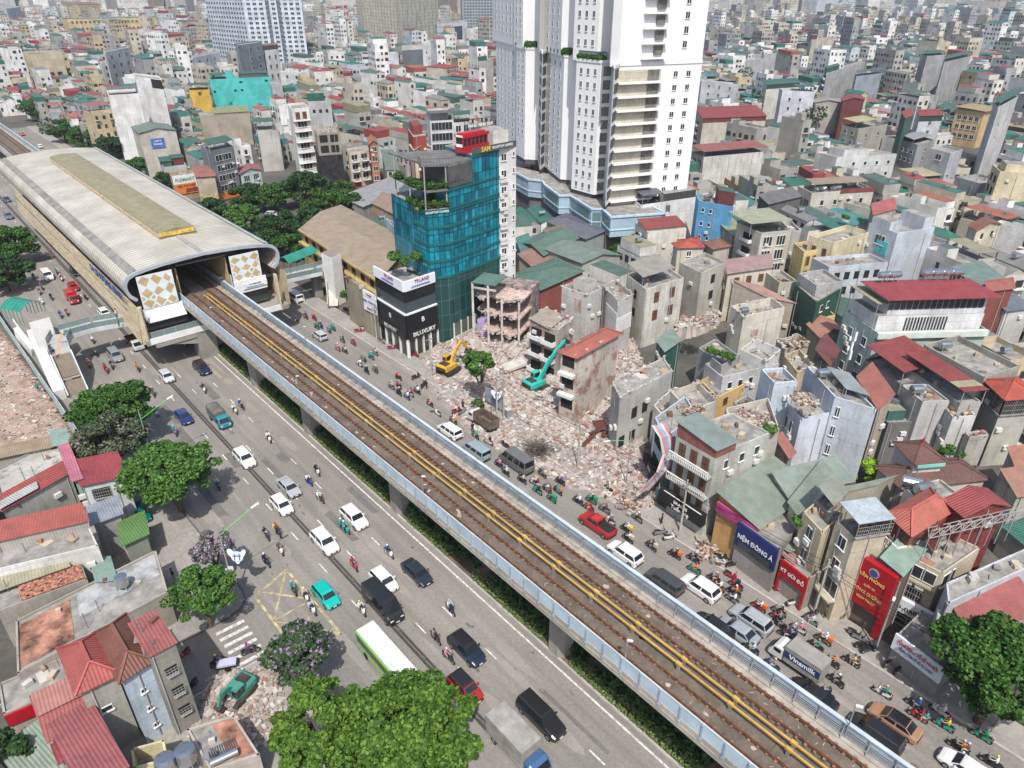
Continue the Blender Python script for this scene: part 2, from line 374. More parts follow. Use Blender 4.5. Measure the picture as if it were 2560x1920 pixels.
mb=MB();mb.box(ST((S0+S1)/2,33.12,ZD+.1),(S1-S0,.3,.5),DIR);mb.box(ST((S0+S1)/2,32.97,9.75),(S1-S0,.12,.5),DIR)
mb.build('parapet_kerb',Wm((.4,.37,.32),.9),via)
mb=MB();mb.box(ST((S0+S1)/2,40.98,ZD+.1),(S1-S0,.35,.5),DIR);mb.box(ST((S0+S1)/2,40.55,ZD+.14),(S1-S0,.5,.2),DIR)
mb.build('walkway',M((.34,.31,.27),var=.2,scale=.8,key='walkway'),via)
PZ0,PZ1=ZD+.36,ZD+1.75
mb=MB();mb.box(ST(-10.5,33.05,(PZ0+PZ1)/2),(241,.05,PZ1-PZ0),DIR);mb.box(ST(-300,33.05,(PZ0+PZ1)/2),(340,.05,PZ1-PZ0),DIR);mb.build('noise_panel',blue_panel,via)
mb=MB();mb.box(ST(-10.5,33.05,PZ1+.04),(241,.12,.08),DIR);mb.box(ST(-300,33.05,PZ1+.04),(340,.12,.08),DIR);mb.build('top_rail',M((.45,.51,.55),rough=.4,var=.1,key='pale_rail'),via)
mb=MB();s=-130
while s<60:mb.box(ST(s,32.97,ZD+.85),(.13,.14,1.75),DIR);mb.box(ST(s,32.95,ZD+.08),(.26,.16,.3),DIR);s+=2.0
mb.build('panel_post',M((.3,.36,.42),rough=.5,var=.1,key='bluegrey_post'),via)['kind']='stuff'
mb=MB();mb.box(ST(-10.5,41.35,ZD+1.05),(241,.05,1.15),DIR);mb.box(ST(-300,41.35,ZD+1.05),(340,.05,1.15),DIR);mb.build('noise_panel',M((.33,.42,.5),rough=.5,var=.12,key='bluegrey_panel'),via)
mb=MB();mb.box(ST(-10.5,41.38,ZD+1.68),(241,.34,.12),DIR);mb.box(ST(-300,41.38,ZD+1.68),(340,.34,.12),DIR);mb.build('top_rail',MATS['pale_rail'],via)
mb=MB()
for k in range(4):mb.box(ST(-10.5,41.22,ZD+.5+k*.22),(241,.06,.05),DIR)
s=-130
while s<60:
 mb.box(ST(s,41.25,ZD+.95),(.12,.14,1.4),DIR);mb.bar(ST(s,41.2,ZD+1.2),ST(s+.05,40.85,ZD+.32),.08);s+=1.95
mb.build('panel_bracket',steel,via)['kind']='stuff'
mb=MB()
for s in range(-120,60,12):mb.box(ST(s,37.1,ZD+.035),(.08,7.2,.012),DIR)
mb.build('expansion_joint',M((.08,.07,.06),key='joint_dark'),via)
mb=MB();rr=random.Random(3)
for i in range(70):
 s=rr.uniform(-118,30);t0=rr.choice((35.0,39.35,37.15,35.0))+rr.uniform(-.3,.3);z=ZD+(.225 if abs(t0-37.15)>.5 else.03)
 pts=[ST(s+math.cos(a)*rr.uniform(.1,.42),t0+math.sin(a)*rr.uniform(.05,.3),z)for a in[k*.9 for k in range(7)]]
 mb.face(pts)
for i in range(60):
 s=rr.uniform(-60,35);t0=rr.choice((35.0,39.35))+rr.uniform(-.35,.1);a=rr.uniform(.3,2.6);l=rr.uniform(.25,.7)
 p=ST(s,t0,ZD+.226);q=ST(s+l*math.cos(a),t0+l*math.sin(a)*.6,ZD+.226);mb.bar(p,q,.05,.008)
mb.build('concrete_patch',M((.42,.35,.29),var=.25,scale=3,key='patch_concrete'),via)['kind']='stuff'
for s in(-170,-146,-128.5,-109.2,-89.5,-64.8,-34.9,-8,19,46,-200,-230):
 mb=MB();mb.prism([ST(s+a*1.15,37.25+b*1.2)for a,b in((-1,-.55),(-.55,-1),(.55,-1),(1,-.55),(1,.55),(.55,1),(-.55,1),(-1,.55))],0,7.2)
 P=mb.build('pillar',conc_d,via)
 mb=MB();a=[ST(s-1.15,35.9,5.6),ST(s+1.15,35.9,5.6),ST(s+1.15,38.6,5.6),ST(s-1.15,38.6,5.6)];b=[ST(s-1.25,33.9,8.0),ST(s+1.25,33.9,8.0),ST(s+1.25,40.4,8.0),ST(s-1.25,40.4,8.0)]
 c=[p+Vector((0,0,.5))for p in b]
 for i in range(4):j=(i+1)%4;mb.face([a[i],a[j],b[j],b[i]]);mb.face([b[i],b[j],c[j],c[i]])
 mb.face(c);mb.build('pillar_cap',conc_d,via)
def deck_lamp(s,t,label):
 o=thing('viaduct_lamp',label,'lamp post',ST(s,t,ZD+.3),'slim lamp posts on the viaduct parapets')
 mb=MB();mb.tube([ST(s,t,ZD+.3),ST(s,t,ZD+4.0)],.05,6);mb.build('post',steel,o)
 mb=MB();mb.bar(ST(s,t,ZD+4.0),ST(s+.45,t+.1,ZD+4.15),.22,.09);mb.build('lamp_head',M((.7,.7,.68),rough=.4,key='lamp_white'),o)
def pl_s(q,t):
 r=ray(*q);k=t/(r.x*N_.x+r.y*N_.y);return(r.x*k*D_.x+r.y*k*D_.y),H+r.z*k
LAB=['near the bottom edge','below the rubble site','beside the blue painted car','where the viaduct leaves the station']
for q,t,lb in((('I',1830,975),33.1,'slim lamp post on the near parapet above the right-hand pillar'),(('E',530,1480),33.1,'slim lamp post on the near parapet across from the parked grey van'),(('D',1912,820),33.1,'slim lamp post on the near parapet beside the second pillar from the station'),(('D',1360,375),33.1,'slim lamp post on the near parapet just outside the station mouth'),(('J',1085,1370),41.2,'slim lamp post on the far parapet beside the bronze sedan'),(('D',1950,450),41.2,'slim lamp post on the far parapet near the station stairs')):
 deck_lamp(pl_s(q,t)[0],t,lb)
stn=thing('metro_station','elevated metro station with a long curved ribbed grey roof','station',ST(-188,38.1))
SF,SB=-128.0,-249.0
arch=[(25.7,12.7),(24.8,13.6),(24.4,14.6),(24.35,15.6),(24.6,16.4),(25.2,17.1),(26.4,17.6),(28.5,17.95),(31,18.25),(34.5,18.45),(38.1,18.6),(41.7,18.45),(45.2,18.25),(47.7,17.95),(49.8,17.6),(51.0,17.1),(51.6,16.4),(51.85,15.6),(51.8,14.6),(51.4,13.6),(50.5,12.7)]
def fine(prof,k=3):
 out=[]
 for(a,b),(c,d)in zip(prof[:-1],prof[1:]):
  for i in range(k):out.append((a+(c-a)*i/k,b+(d-b)*i/k))
 return out+[prof[-1]]
mr,t_,b_=_mat('station_roof');b_.inputs['Roughness'].default_value=.55;b_.inputs['Specular IOR Level'].default_value=.3
g_=_n(t_,'ShaderNodeNewGeometry');mp=_n(t_,'ShaderNodeMapping');mp.inputs['Rotation'].default_value=(0,0,-DIR);t_.links.new(g_.outputs['Position'],mp.inputs[0])
sx=_n(t_,'ShaderNodeSeparateXYZ');t_.links.new(mp.outputs[0],sx.inputs[0])
md=t_.nodes.new('ShaderNodeMath');md.operation='PINGPONG';md.inputs[1].default_value=.55;t_.links.new(sx.outputs[0],md.inputs[0])
rb=ramp(t_,md.outputs[0],(.62,.6,.57),(1,1,1),.1,.22)
n1=_n(t_,'ShaderNodeTexNoise',_Scale=.15,_Detail=8,_Roughness=.7);t_.links.new(mp.outputs[0],n1.inputs['Vector'])
c_=mixc(t_,1.0,ramp(t_,n1.outputs[0],(.37,.35,.3),(.54,.515,.45)).outputs[0],rb.outputs[0],'MULTIPLY');t_.links.new(c_,b_.inputs['Base Color'])
bp=_n(t_,'ShaderNodeBump',_Strength=.5,_Distance=.1);t_.links.new(rb.outputs[0],bp.inputs['Height']);t_.links.new(bp.outputs[0],b_.inputs['Normal'])
def shell(name,prof,s0,s1,th,mat,par,smooth=True):
 mb=MB();n=len(prof);cx_=38.1;cz_=13
 inn=[]
 for i,(t,z)in enumerate(prof):
  a=prof[max(i-1,0)];c=prof[min(i+1,n-1)];dx,dz=c[0]-a[0],c[1]-a[1];L=math.hypot(dx,dz);inn.append((t+dz/L*th,z-dx/L*th))
 for i in range(n-1):
  mb.face([ST(s0,*prof[i]),ST(s0,*prof[i+1]),ST(s1,*prof[i+1]),ST(s1,*prof[i])]);mb.face([ST(s0,*inn[i]),ST(s1,*inn[i]),ST(s1,*inn[i+1]),ST(s0,*inn[i+1])])
  mb.face([ST(s1,*prof[i]),ST(s1,*prof[i+1]),ST(s1,*inn[i+1]),ST(s1,*inn[i])]);mb.face([ST(s0,*prof[i]),ST(s0,*inn[i]),ST(s0,*inn[i+1]),ST(s0,*prof[i+1])])
 for q,w in((prof[0],inn[0]),(prof[-1],inn[-1])):mb.face([ST(s0,*q),ST(s1,*q),ST(s1,*w),ST(s0,*w)])
 return mb.build(name,mat,par,smooth=False)
shell('roof_shell',fine(arch,2),SB,SF,.35,mr,stn)
rim=M((.36,.39,.42),rough=.5,var=.1,key='roof_rim')
prof=[((t-38.1)*1.012+38.1,(z-13)*1.03+13)for t,z in arch];shell('roof_rim',prof,SF-.1,SF+.45,.55,rim,stn)
mb=MB();extr(mb,[(25.5,17.42),(26.5,17.85),(26.9,17.95),(26.5,17.7),(25.8,17.3)],SB+.5,SF-.5);mb.build('gutter',M((.22,.215,.2),var=.2,key='gutter'),stn)
mb=MB();extr(mb,[(49.7,17.85),(50.4,17.6),(50.5,17.75),(49.8,18.0)],SB+.5,SF-.5);mb.build('gutter',M((.33,.35,.36),key='gutter_light'),stn)
mb=MB();extr(mb,[(35.0,18.3),(35.0,19.5),(35.25,19.9),(38.3,20.15),(41.5,19.9),(41.75,19.5),(41.75,18.3)],-231,-141);mb.build('roof_monitor',Tin((.3,.27,.16),.6,.35,key='skylight_sheet'),stn)
mb=MB();mb.box(ST(-186,34.93,19.05),(90,.08,.75),DIR);mb.build('monitor_louvre',M((.55,.45,.32),var=.35,scale=2,key='louvre_beige'),stn)
mb=MB();mb.box(ST(-140.93,38.3,19.3),(.1,6.6,.75),DIR);mb.build('monitor_end',M((.6,.42,.1),var=.3,scale=1.5,key='monitor_yellow'),stn)
mb=MB();mb.box(ST(-134.5,38.2,18.66),(13,.9,.1),DIR);mb.build('roof_walkway',M((.3,.29,.27),key='walk_grey'),stn)
pm,t_,b_=_mat('side_pattern');b_.inputs['Roughness'].default_value=.6
uv=_n(t_,'ShaderNodeUVMap');br=_n(t_,'ShaderNodeTexBrick',offset=.5,_Scale=1.0);br.inputs['Color1'].default_value=(.75,.72,.66,1);br.inputs['Color2'].default_value=(.46,.36,.21,1);br.inputs['Mortar'].default_value=(.46,.36,.21,1)
br.inputs['Brick Width'].default_value=1.8;br.inputs['Row Height'].default_value=.34;br.inputs['Mortar Size'].default_value=.07;br.inputs['Bias'].default_value=.25
t_.links.new(uv.outputs[0],br.inputs[0]);t_.links.new(br.outputs[0],b_.inputs['Base Color'])
mb=MB();mb.face([ST(-233,24.2,6.2),ST(-145,24.2,7.4),ST(-125.5,24.2,5.6),ST(-125.5,24.9,12.6),ST(-233,24.9,12.6)])
mb.face([ST(-125.5,24.3,5.6),ST(-125.5,25.6,5.6),ST(-125.5,25.6,12.6),ST(-125.5,24.9,12.6)]);mb.build('patterned_side_wall',pm,stn)
mb=MB();mb.face([ST(-125.5,51.8,5.6),ST(-233,51.8,5.6),ST(-233,51.8,12.5),ST(-125.5,51.8,12.5)]);mb.build('side_wall',M((.5,.42,.28),key='side_beige'),stn)
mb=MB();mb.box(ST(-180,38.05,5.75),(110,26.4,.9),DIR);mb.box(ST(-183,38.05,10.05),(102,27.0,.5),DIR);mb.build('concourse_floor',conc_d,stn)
M((.72,.72,.72),rough=.5,var=.06,key='white_fascia')
for t_c,w_ in((31.1,11.2),(46.9,5.2)):mb=MB();mb.box(ST(-124.95,t_c,6.0),(.15,w_,1.1),DIR);mb.build('fascia',MATS['white_fascia'],stn)
mb=MB()
for tt in(33.5,38,42.5):mb.prism([ST(-124.9,36 if tt>40 else 34.5),ST(-124.9,26.2),ST(-127.2,26.2),ST(-127.2,36)],4.6,5.3)if tt==33.5 else None
mb.face([ST(-125.1,25.8,5.3),ST(-125.1,36.2,5.3),ST(-125.1,36.2,2.9),ST(-125.1,33.5,3.2)]);mb.face([ST(-127.3,25.8,5.3),ST(-127.3,36.2,5.3),ST(-127.3,36.2,2.9),ST(-127.3,33.5,3.2)])
mb.face([ST(-125.1,25.8,5.3),ST(-127.3,25.8,5.3),ST(-127.3,33.5,3.2),ST(-125.1,33.5,3.2)]);mb.build('cross_beam',conc_d,stn)
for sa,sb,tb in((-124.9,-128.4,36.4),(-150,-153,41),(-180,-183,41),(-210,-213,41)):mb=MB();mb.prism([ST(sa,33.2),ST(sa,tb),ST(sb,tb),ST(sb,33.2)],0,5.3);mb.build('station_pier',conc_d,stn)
mb=MB();mb.box(ST(-128.4,29.5,8.4),(.1,7.6,3.4),DIR);mb.box(ST(-128.4,46.6,8.4),(.1,4.6,3.4),DIR);mb.build('concourse_glazing',Glass((.04,.05,.05)),stn)
wpan=M((.66,.7,.74),rough=.4,var=.06,key='white_panel');ypan=M((.5,.38,.2),rough=.5,var=.12,key='ochre_panel')
def diamond(t0,t1,z0,z1,nx,nz):
 mb=MB();mb.box(ST(-127.75,(t0+t1)/2,(z0+z1)/2),(.2,t1-t0,z1-z0),DIR);p=mb.build('end_panel',wpan,stn)
 mb=MB();rr=random.Random(int(t0));a,b=(t1-t0)/nx,(z1-z0)/nz;J={}
 def pt(i,k):
  if(i,k)not in J:J[i,k]=(min(max(t0+i*a/2+rr.uniform(-.13,.13)*a,t0),t1),min(max(z0+k*b/2+rr.uniform(-.15,.15)*b,z0),z1))
  return J[i,k]
 for i in range(2*nx+1):
  for k in range(2*nz+1):
   if i%2==1 and k%2==1 or(i%2==0 and k%2==0 and rr.random()<.25):
    q=[pt(i-1,k)if i else pt(i,k),pt(i,k-1)if k else pt(i,k),pt(i+1,k)if i<2*nx else pt(i,k),pt(i,k+1)if k<2*nz else pt(i,k)]
    u=[]
    for w in q:
     if w not in u:u.append(w)
    cc=(sum(w[0]for w in u)/len(u),sum(w[1]for w in u)/len(u));f_=.9 if i%2 else.5
    if len(u)>2:mb.face([ST(-127.63,cc[0]+(w[0]-cc[0])*f_,cc[1]+(w[1]-cc[1])*f_)for w in u])
 mb.build('ochre_diamond',ypan,p)
diamond(26.4,32.3,10.9,16.9,3,3);diamond(42.5,48.0,11.9,16.9,3,3)
mb=MB();mb.face([ST(-127.4,26.4,10.9),ST(-126.9,26.4,8.6),ST(-126.9,33.0,8.6),ST(-127.4,32.6,10.9)]);mb.box(ST(-128.1,29.6,9.7),(.4,6.6,2.2),DIR);mb.build('white_skirt',MATS['white_fascia'],stn);mb=MB();mb.box(ST(-127.6,45.5,10.8),(.3,6.2,2.4),DIR);mb.build('white_skirt',MATS['white_fascia'],stn)
mb=MB();mb.box(ST(-127.3,46.3,10.75),(.12,4.6,.95),DIR);sg=mb.build('name_sign',M((.7,.72,.75),key='sign_white'),stn)
nb=M((.02,.03,.16),rough=.5,var=0,key='navy_letter')
text_part('GA THƯỢNG ĐÌNH',.42,nb,ST(-127.2,46.3,11.0),basis(N_,D_),sg,sx=.62);text_part('THUONG DINH STATION',.36,nb,ST(-127.2,46.3,10.5),basis(N_,D_),sg,sx=.8)
mb=MB();mb.box(ST(-188,33.3,13.4),(118,.2,6.2),DIR);mb.box(ST(-188,42.2,13.4),(118,.2,6.2),DIR);mb.build('platform_wall',M((.42,.33,.18),key='inner_ochre'),stn)
mb=MB();mb.box(ST(-188,38.0,16.9),(118,9.0,.2),DIR);mb.build('ceiling',M((.2,.17,.13),key='dark_ceiling'),stn)
for t0 in(32.75,41.95):
 mb=MB()
 for k in range(11):mb.box(ST(-127.6-k*.32-1.2,t0,ZD+.1+k*.17-.4),(.34,1.0,.9),DIR)
 mb.build('platform_stair',conc_l,stn)
 mb=MB();mb.box(ST(-133,t0+(.55 if t0>40 else-.55),ZD+1.6),(9,.08,2.6),DIR);mb.build('stair_wall',wpan,stn)
blue=M((.02,.07,.25),rough=.5,var=.2,key='sign_blue')
ns=text_part('GA THƯỢNG ĐÌNH',1.9,blue,ST(-141,24.1,12.9),basis(D_,-N_),stn,'roof_lettering',.04,sx=1.3,bold=True)
glz=Glass((.16,.22,.22),.2);hr=M((.5,.52,.52),rough=.4,metal=.5,key='handrail')
mb=MB();mb.box(ST(-125.1,31.0,7.1),(.04,10.4,.95),DIR);mb.build('balustrade_glass',glz,stn);mb=MB();mb.box(ST(-125.1,31.0,7.62),(.08,10.6,.06),DIR)
for k in range(6):mb.box(ST(-125.1,26+k*2.0,7.0),(.06,.06,1.2),DIR)
mb.build('handrail',hr,stn)
mb=MB();mb.box(ST(-125.4,49.6,8.9),(1.0,.35,7.2),DIR);mb.box(ST(-125.6,25.1,8.9),(.8,.5,7.0),DIR);mb.build('corner_post',M((.52,.45,.33),var=.1,key='post_beige'),stn)
brg=M((.36,.38,.37),var=.1,key='bridge_deck');edge=M((.5,.54,.56),rough=.5,key='bridge_edge');orange=M((.6,.3,.12),key='tactile_orange');green_can=M((.03,.22,.17),rough=.35,var=.12,key='green_canopy');wht=M((.72,.72,.7),var=.08,key='white_render')
def walkway(par,pts,w,z,name='bridge_deck',line=True):
 """deck along pts with edge beams, glass balustrades and an orange tactile strip"""
 md_,me_,mg_,mh_,mo_=MB(),MB(),MB(),MB(),MB()
 for a,b in zip(pts[:-1],pts[1:]):
  A,B=Vector(a),Vector(b);d=(B-A).normalized();n=Vector((-d.y,d.x,0))
  md_.bar(A+Vector((0,0,z-.2)),B+Vector((0,0,z-.2)),w,.4)
  if line:mo_.bar(A+Vector((0,0,z+.012)),B+Vector((0,0,z+.012)),.3,.012)
  for sg_ in(-1,1):
   o=n*(w/2)*sg_;me_.bar(A+o+Vector((0,0,z-.25)),B+o+Vector((0,0,z-.25)),.18,.8);mg_.bar(A+o+Vector((0,0,z+.62)),B+o+Vector((0,0,z+.62)),.03,.9);mh_.bar(A+o+Vector((0,0,z+1.12)),B+o+Vector((0,0,z+1.12)),.07)
   L=(B-A).length;k=max(2,int(L/1.1))
   for i in range(k+1):p=A+(B-A)*i/k+o;mh_.bar(p+Vector((0,0,z+.1)),p+Vector((0,0,z+1.1)),.045)
 md_.build(name,brg,par);me_.build('edge_beam',edge,par);mg_.build('balustrade_glass',glz,par);mh_.build('handrail',hr,par)
 if line:mo_.build('tactile_strip',orange,par)
def canopy(par,a,b,w,z,drop=0,name='canopy'):
 """barrel canopy of ribbed green sheet from a to b"""
 A,B=Vector(a),Vector(b);d=(B-A).normalized();n=Vector((-d.y,d.x,0));mb=MB();K=9;L=10
 P=[]
 for i in range(L+1):
  c=A+(B-A)*i/L;row=[]
  for k in range(K+1):x=k/K*2-1;row.append(c+n*x*w/2+Vector((0,0,z+1.1*(1-x*x)-drop*i/L)))
  P.append(row)
 for i in range(L):
  for k in range(K):mb.face([P[i][k],P[i+1][k],P[i+1][k+1],P[i][k+1]])
 mb.build(name,green_can,par);mb=MB()
 for i in range(0,L+1,2):
  for k in(0,K):p=P[i][k];mb.bar((p.x,p.y,p.z-2.6),p,.08)
  for k in range(K):mb.bar(P[i][k]+Vector((0,0,.04)),P[i][k+1]+Vector((0,0,.04)),.06)
 mb.build('canopy_frame',M((.05,.25,.2),key='canopy_frame'),par)
zb=6.3
fb=thing('footbridge','pale footbridge over the left road to the stair with the green canopy','footbridge',G('D',600,440,zb))
walkway(fb,[G('D',*q,zb).xy.to_3d()for q in((860,400),(600,445),(400,500),(370,560))],3.2,zb)
stw=thing('stair_tower','street stair of the left footbridge with white lift shaft and green canopy','staircase',G('D',400,700))
a0,a1=G('D',392,632,zb),G('D',505,890,.3)
d_=(a1-a0);n_=Vector((-d_.y,d_.x,0)).normalized();mb=MB();K=38
for i in range(K):
 p=a0+Vector((d_.x,d_.y,0))*(i+.5)/K;z=zb-(zb-.3)*i/K;st=Vector((d_.x,d_.y,0)).length/K
 if 20<=i<=23:z=zb-(zb-.3)*20/K
 mb.box((p.x,p.y,z-.2),(st*1.01,2.7,.36),math.atan2(d_.y,d_.x),mi=0);mb.box((p.x+d_.x/K*.42,p.y+d_.y/K*.42,z-.005),(.07,2.6,.03),math.atan2(d_.y,d_.x),mi=1)
mb.build('stair_flight',[M((.46,.38,.3),var=.1,key='stair_tread'),M((.12,.1,.09),key='stair_nosing')],stw)
mb=MB()
for sg_ in(-1,1):
 o=n_*1.5*sg_;mb.bar(a0+o+Vector((0,0,.3)),a1+o+Vector((0,0,.3)),.2,1.0)
mb.build('stair_wall',edge,stw)
zt=9.4
lt=[G('D',*q,zt)for q in((175,385),(292,350),(318,392),(185,428))]
mb=MB();mb.prism([p.xy for p in lt],0,zt,0,1);mb.build('lift_shaft',[wht,M((.24,.21,.18),key='shaft_top')],stw)
canopy(stw,G('D',215,365,7.2).xy.to_3d(),G('D',110,395,5.4).xy.to_3d(),4.6,8.2,0)
mb=MB();w0=G('D',205,480,4.5);w1=G('D',385,890,1.0)
mb.bar((w0.x,w0.y,3.2),(w1.x,w1.y,.2),1.6,3.4);mb.build('stair_side_wall',wht,stw)
mb=MB();q0,q1=G('D',90,430,5),G('D',215,600,1.5);mb.bar((q0.x,q0.y,3),(q1.x,q1.y,.6),1.0,2.6);mb.bar((q0.x,q0.y,5.6),(q1.x,q1.y,2.2),.15,.5);mb.build('lower_flight',wht,stw)
mb=MB();l0=G('D',370,560,zb);walk=[l0.xy.to_3d(),a0.xy.to_3d()]
walkway(stw,walk,3.0,zb,'landing')
fb2=thing('footbridge','grey footbridge from the station mouth towards the yellow building on the right','footbridge',ST(-127,55))
S=lambda x,y,z:G('D',(400+x/5.53)*2.572,(540+y/5.53-640)*2.572,z)
zb2=6.6
walkway(fb2,[S(1500,900,zb2).xy.to_3d(),S(2200,745,zb2).xy.to_3d(),S(2420,660,zb2).xy.to_3d()],3.6,zb2)
mb=MB();p=S(2190,1120,0);mb.box((p.x,p.y,3.0),(1.6,1.8,6.0),DIR);mb.bar((p.x-2,p.y-1,5.7),(p.x+3.5,p.y+1.6,5.7),1.2,.9);mb.build('bridge_pier',conc_d,fb2)
tw=thing('stair_tower','street stair behind the right footbridge with a tall white lift shaft','staircase',S(2350,1000,0))
wt=[G('B',-35,1600+0,0)]
top=[G('D',*q,11.0)for q in((2060,-15),(2150,-38),(2180,-10),(2090,18))]
e0,e1,e2=G('D',2065,-20,11),G('D',2130,10,11),G('D',2190,-20,11);e3=e0+e2-e1
mb=MB();mb.prism([e.xy for e in(e0,e1,e2,e3)],0,11.0,0,1);mb.build('lift_shaft',[wht,MATS['shaft_top']],tw)
canopy(fb2,S(1700,640,9).xy.to_3d(),S(2100,480,9).xy.to_3d(),3.4,9.0)
mb=MB();mb.bar(S(2400,800,5.4),S(2390,1250,.5),2.2,.5);mb.bar(S(2300,800,6),S(2320,1240,1.2),.15,1.0);mb.build('stair_flight',conc_l,tw)
WH=(.72,.72,.71);OW=(.64,.63,.6);LG=(.5,.5,.48);GR=(.36,.355,.335);BE=(.52,.47,.38);CR=(.68,.62,.47);YE=(.62,.43,.12);PB=(.5,.6,.68);DG=(.14,.145,.15);TAN=(.5,.4,.24);PK=(.6,.4,.36)
RED=(.25,.045,.04);REDD=(.16,.035,.033);PINK=(.32,.12,.1);GREEN=(.035,.115,.09);GREEND=(.015,.07,.05);SAGE=(.16,.21,.17);OLIVE=(.25,.27,.13);GREY=(.27,.3,.31);BROWN=(.2,.12,.09);SLATE=(.1,.11,.13);RUST=(.28,.13,.08);KHAKI=(.38,.35,.22);CORR=(.42,.43,.42)
white_frame=M((.7,.7,.68),rough=.5,var=.05,key='window_frame_white');brown_frame=M((.14,.07,.04),rough=.6,key='window_frame_brown');dark_gl=Glass((.025,.032,.038),.15);black_in=M((.02,.02,.02),rough=.9,var=0,key='dark_interior')
grille_m=M((.3,.3,.29),rough=.6,key='grille');steel_tank=M((.5,.52,.54),rough=.25,metal=.9,var=.05,key='steel_tank');ac_m=M((.58,.58,.55),var=.06,key='ac_white')
M((.27,.26,.24),var=.28,scale=.6,key='flat_roof');M((.4,.02,.03),rough=.5,var=0,key='letter_red');M(SLATE,key='slate_sheet')
WPRO={}
def win_mesh(style,w,h):
 k=(style,round(w,2),round(h,2))
 if k in WPRO:return WPRO[k]
 mb=MB();X=Vector((1,0,0));mats=[white_frame,dark_gl]
 def bx(x0,x1,z0,z1,y0,y1,mi):mb.box(((x0+x1)/2,(y0+y1)/2,(z0+z1)/2),(x1-x0,y1-y0,z1-z0),0,mi)
 a,b=w/2,h/2
 if style in('w2','b2','w3','w1'):
  if style=='b2':mats=[brown_frame,dark_gl]
  n={'w2':2,'b2':2,'w3':3,'w1':1}[style];bx(-a,a,-b,b,-.05,.05,0);pw=w/n
  for i in range(n):bx(-a+i*pw+.06,-a+(i+1)*pw-.06,-b+.07,b-.07,-.07,0,1)
  bx(-a-.08,a+.08,-b-.1,-b,-.16,.02,0)
 elif style=='open':mats=[white_frame,black_in];bx(-a,a,-b,b,-.02,.05,1)
 elif style=='shut':mats=[brown_frame,black_in];bx(-a,a,-b,b,-.06,.05,0);bx(-.02,.02,-b,b,-.08,0,1);bx(-a,a,-.02,.02,-.085,0,1)
 elif style=='band':
  n=max(2,int(w/1.1));bx(-a,a,-b,b,-.04,.05,1);pw=w/n
  for i in range(n+1):bx(-a+i*pw-.03,-a+i*pw+.03,-b,b,-.08,0,0)
  bx(-a,a,b-.06,b+.02,-.09,0,0);bx(-a,a,-b-.04,-b+.04,-.1,0,0)
 elif style=='grille':
  mats=[grille_m,black_in];bx(-a,a,-b,b,-.02,.05,1);n=max(3,int(w/.25))
  for i in range(n+1):bx(-a+w*i/n-.015,-a+w*i/n+.015,-b,b,-.3,-.27,0)
  for i in range(4):z=-b+h*i/3;bx(-a,a,z-.015,z+.015,-.31,-.28,0)
  bx(-a,a,-b-.05,-b,-.32,.02,0)
 elif style=='balc':
  mats=[white_frame,black_in];bx(-a+.15,a-.15,-b+.1,b-.25,-.02,.05,1);bx(-a,a,-b,-b+.14,-1.1,.05,0);bx(-a,a,-b+.95,-b+1.03,-1.1,-1.02,0);n=max(4,int(w/.3))
  for i in range(n+1):x=-a+.04+(w-.08)*i/n;bx(x-.04,x+.04,-b+.14,-b+.95,-1.09,-1.03,0)
  for x in(-a,a-.06):bx(x,x+.06,-b+.14,-b+1.0,-1.08,0,0)
  bx(-.04,.04,-b+.14,b-.25,-.06,0,0)
 elif style=='solidbalc':
  mats=[white_frame,black_in];bx(-a+.15,a-.15,-b+.1,b-.25,-.02,.05,1);bx(-a,a,-b,-b+.9,-1.0,-.88,0);bx(-a,a,-b,-b+.12,-1.0,.02,0)
  for x in(-a,a-.1):bx(x,x+.1,-b,-b+.9,-.95,0,0)
 me=mb.build('w',mats);m=me.data;bpy.data.objects.remove(me);WPRO[k]=m;return m
OCC=[];ALLB=[]
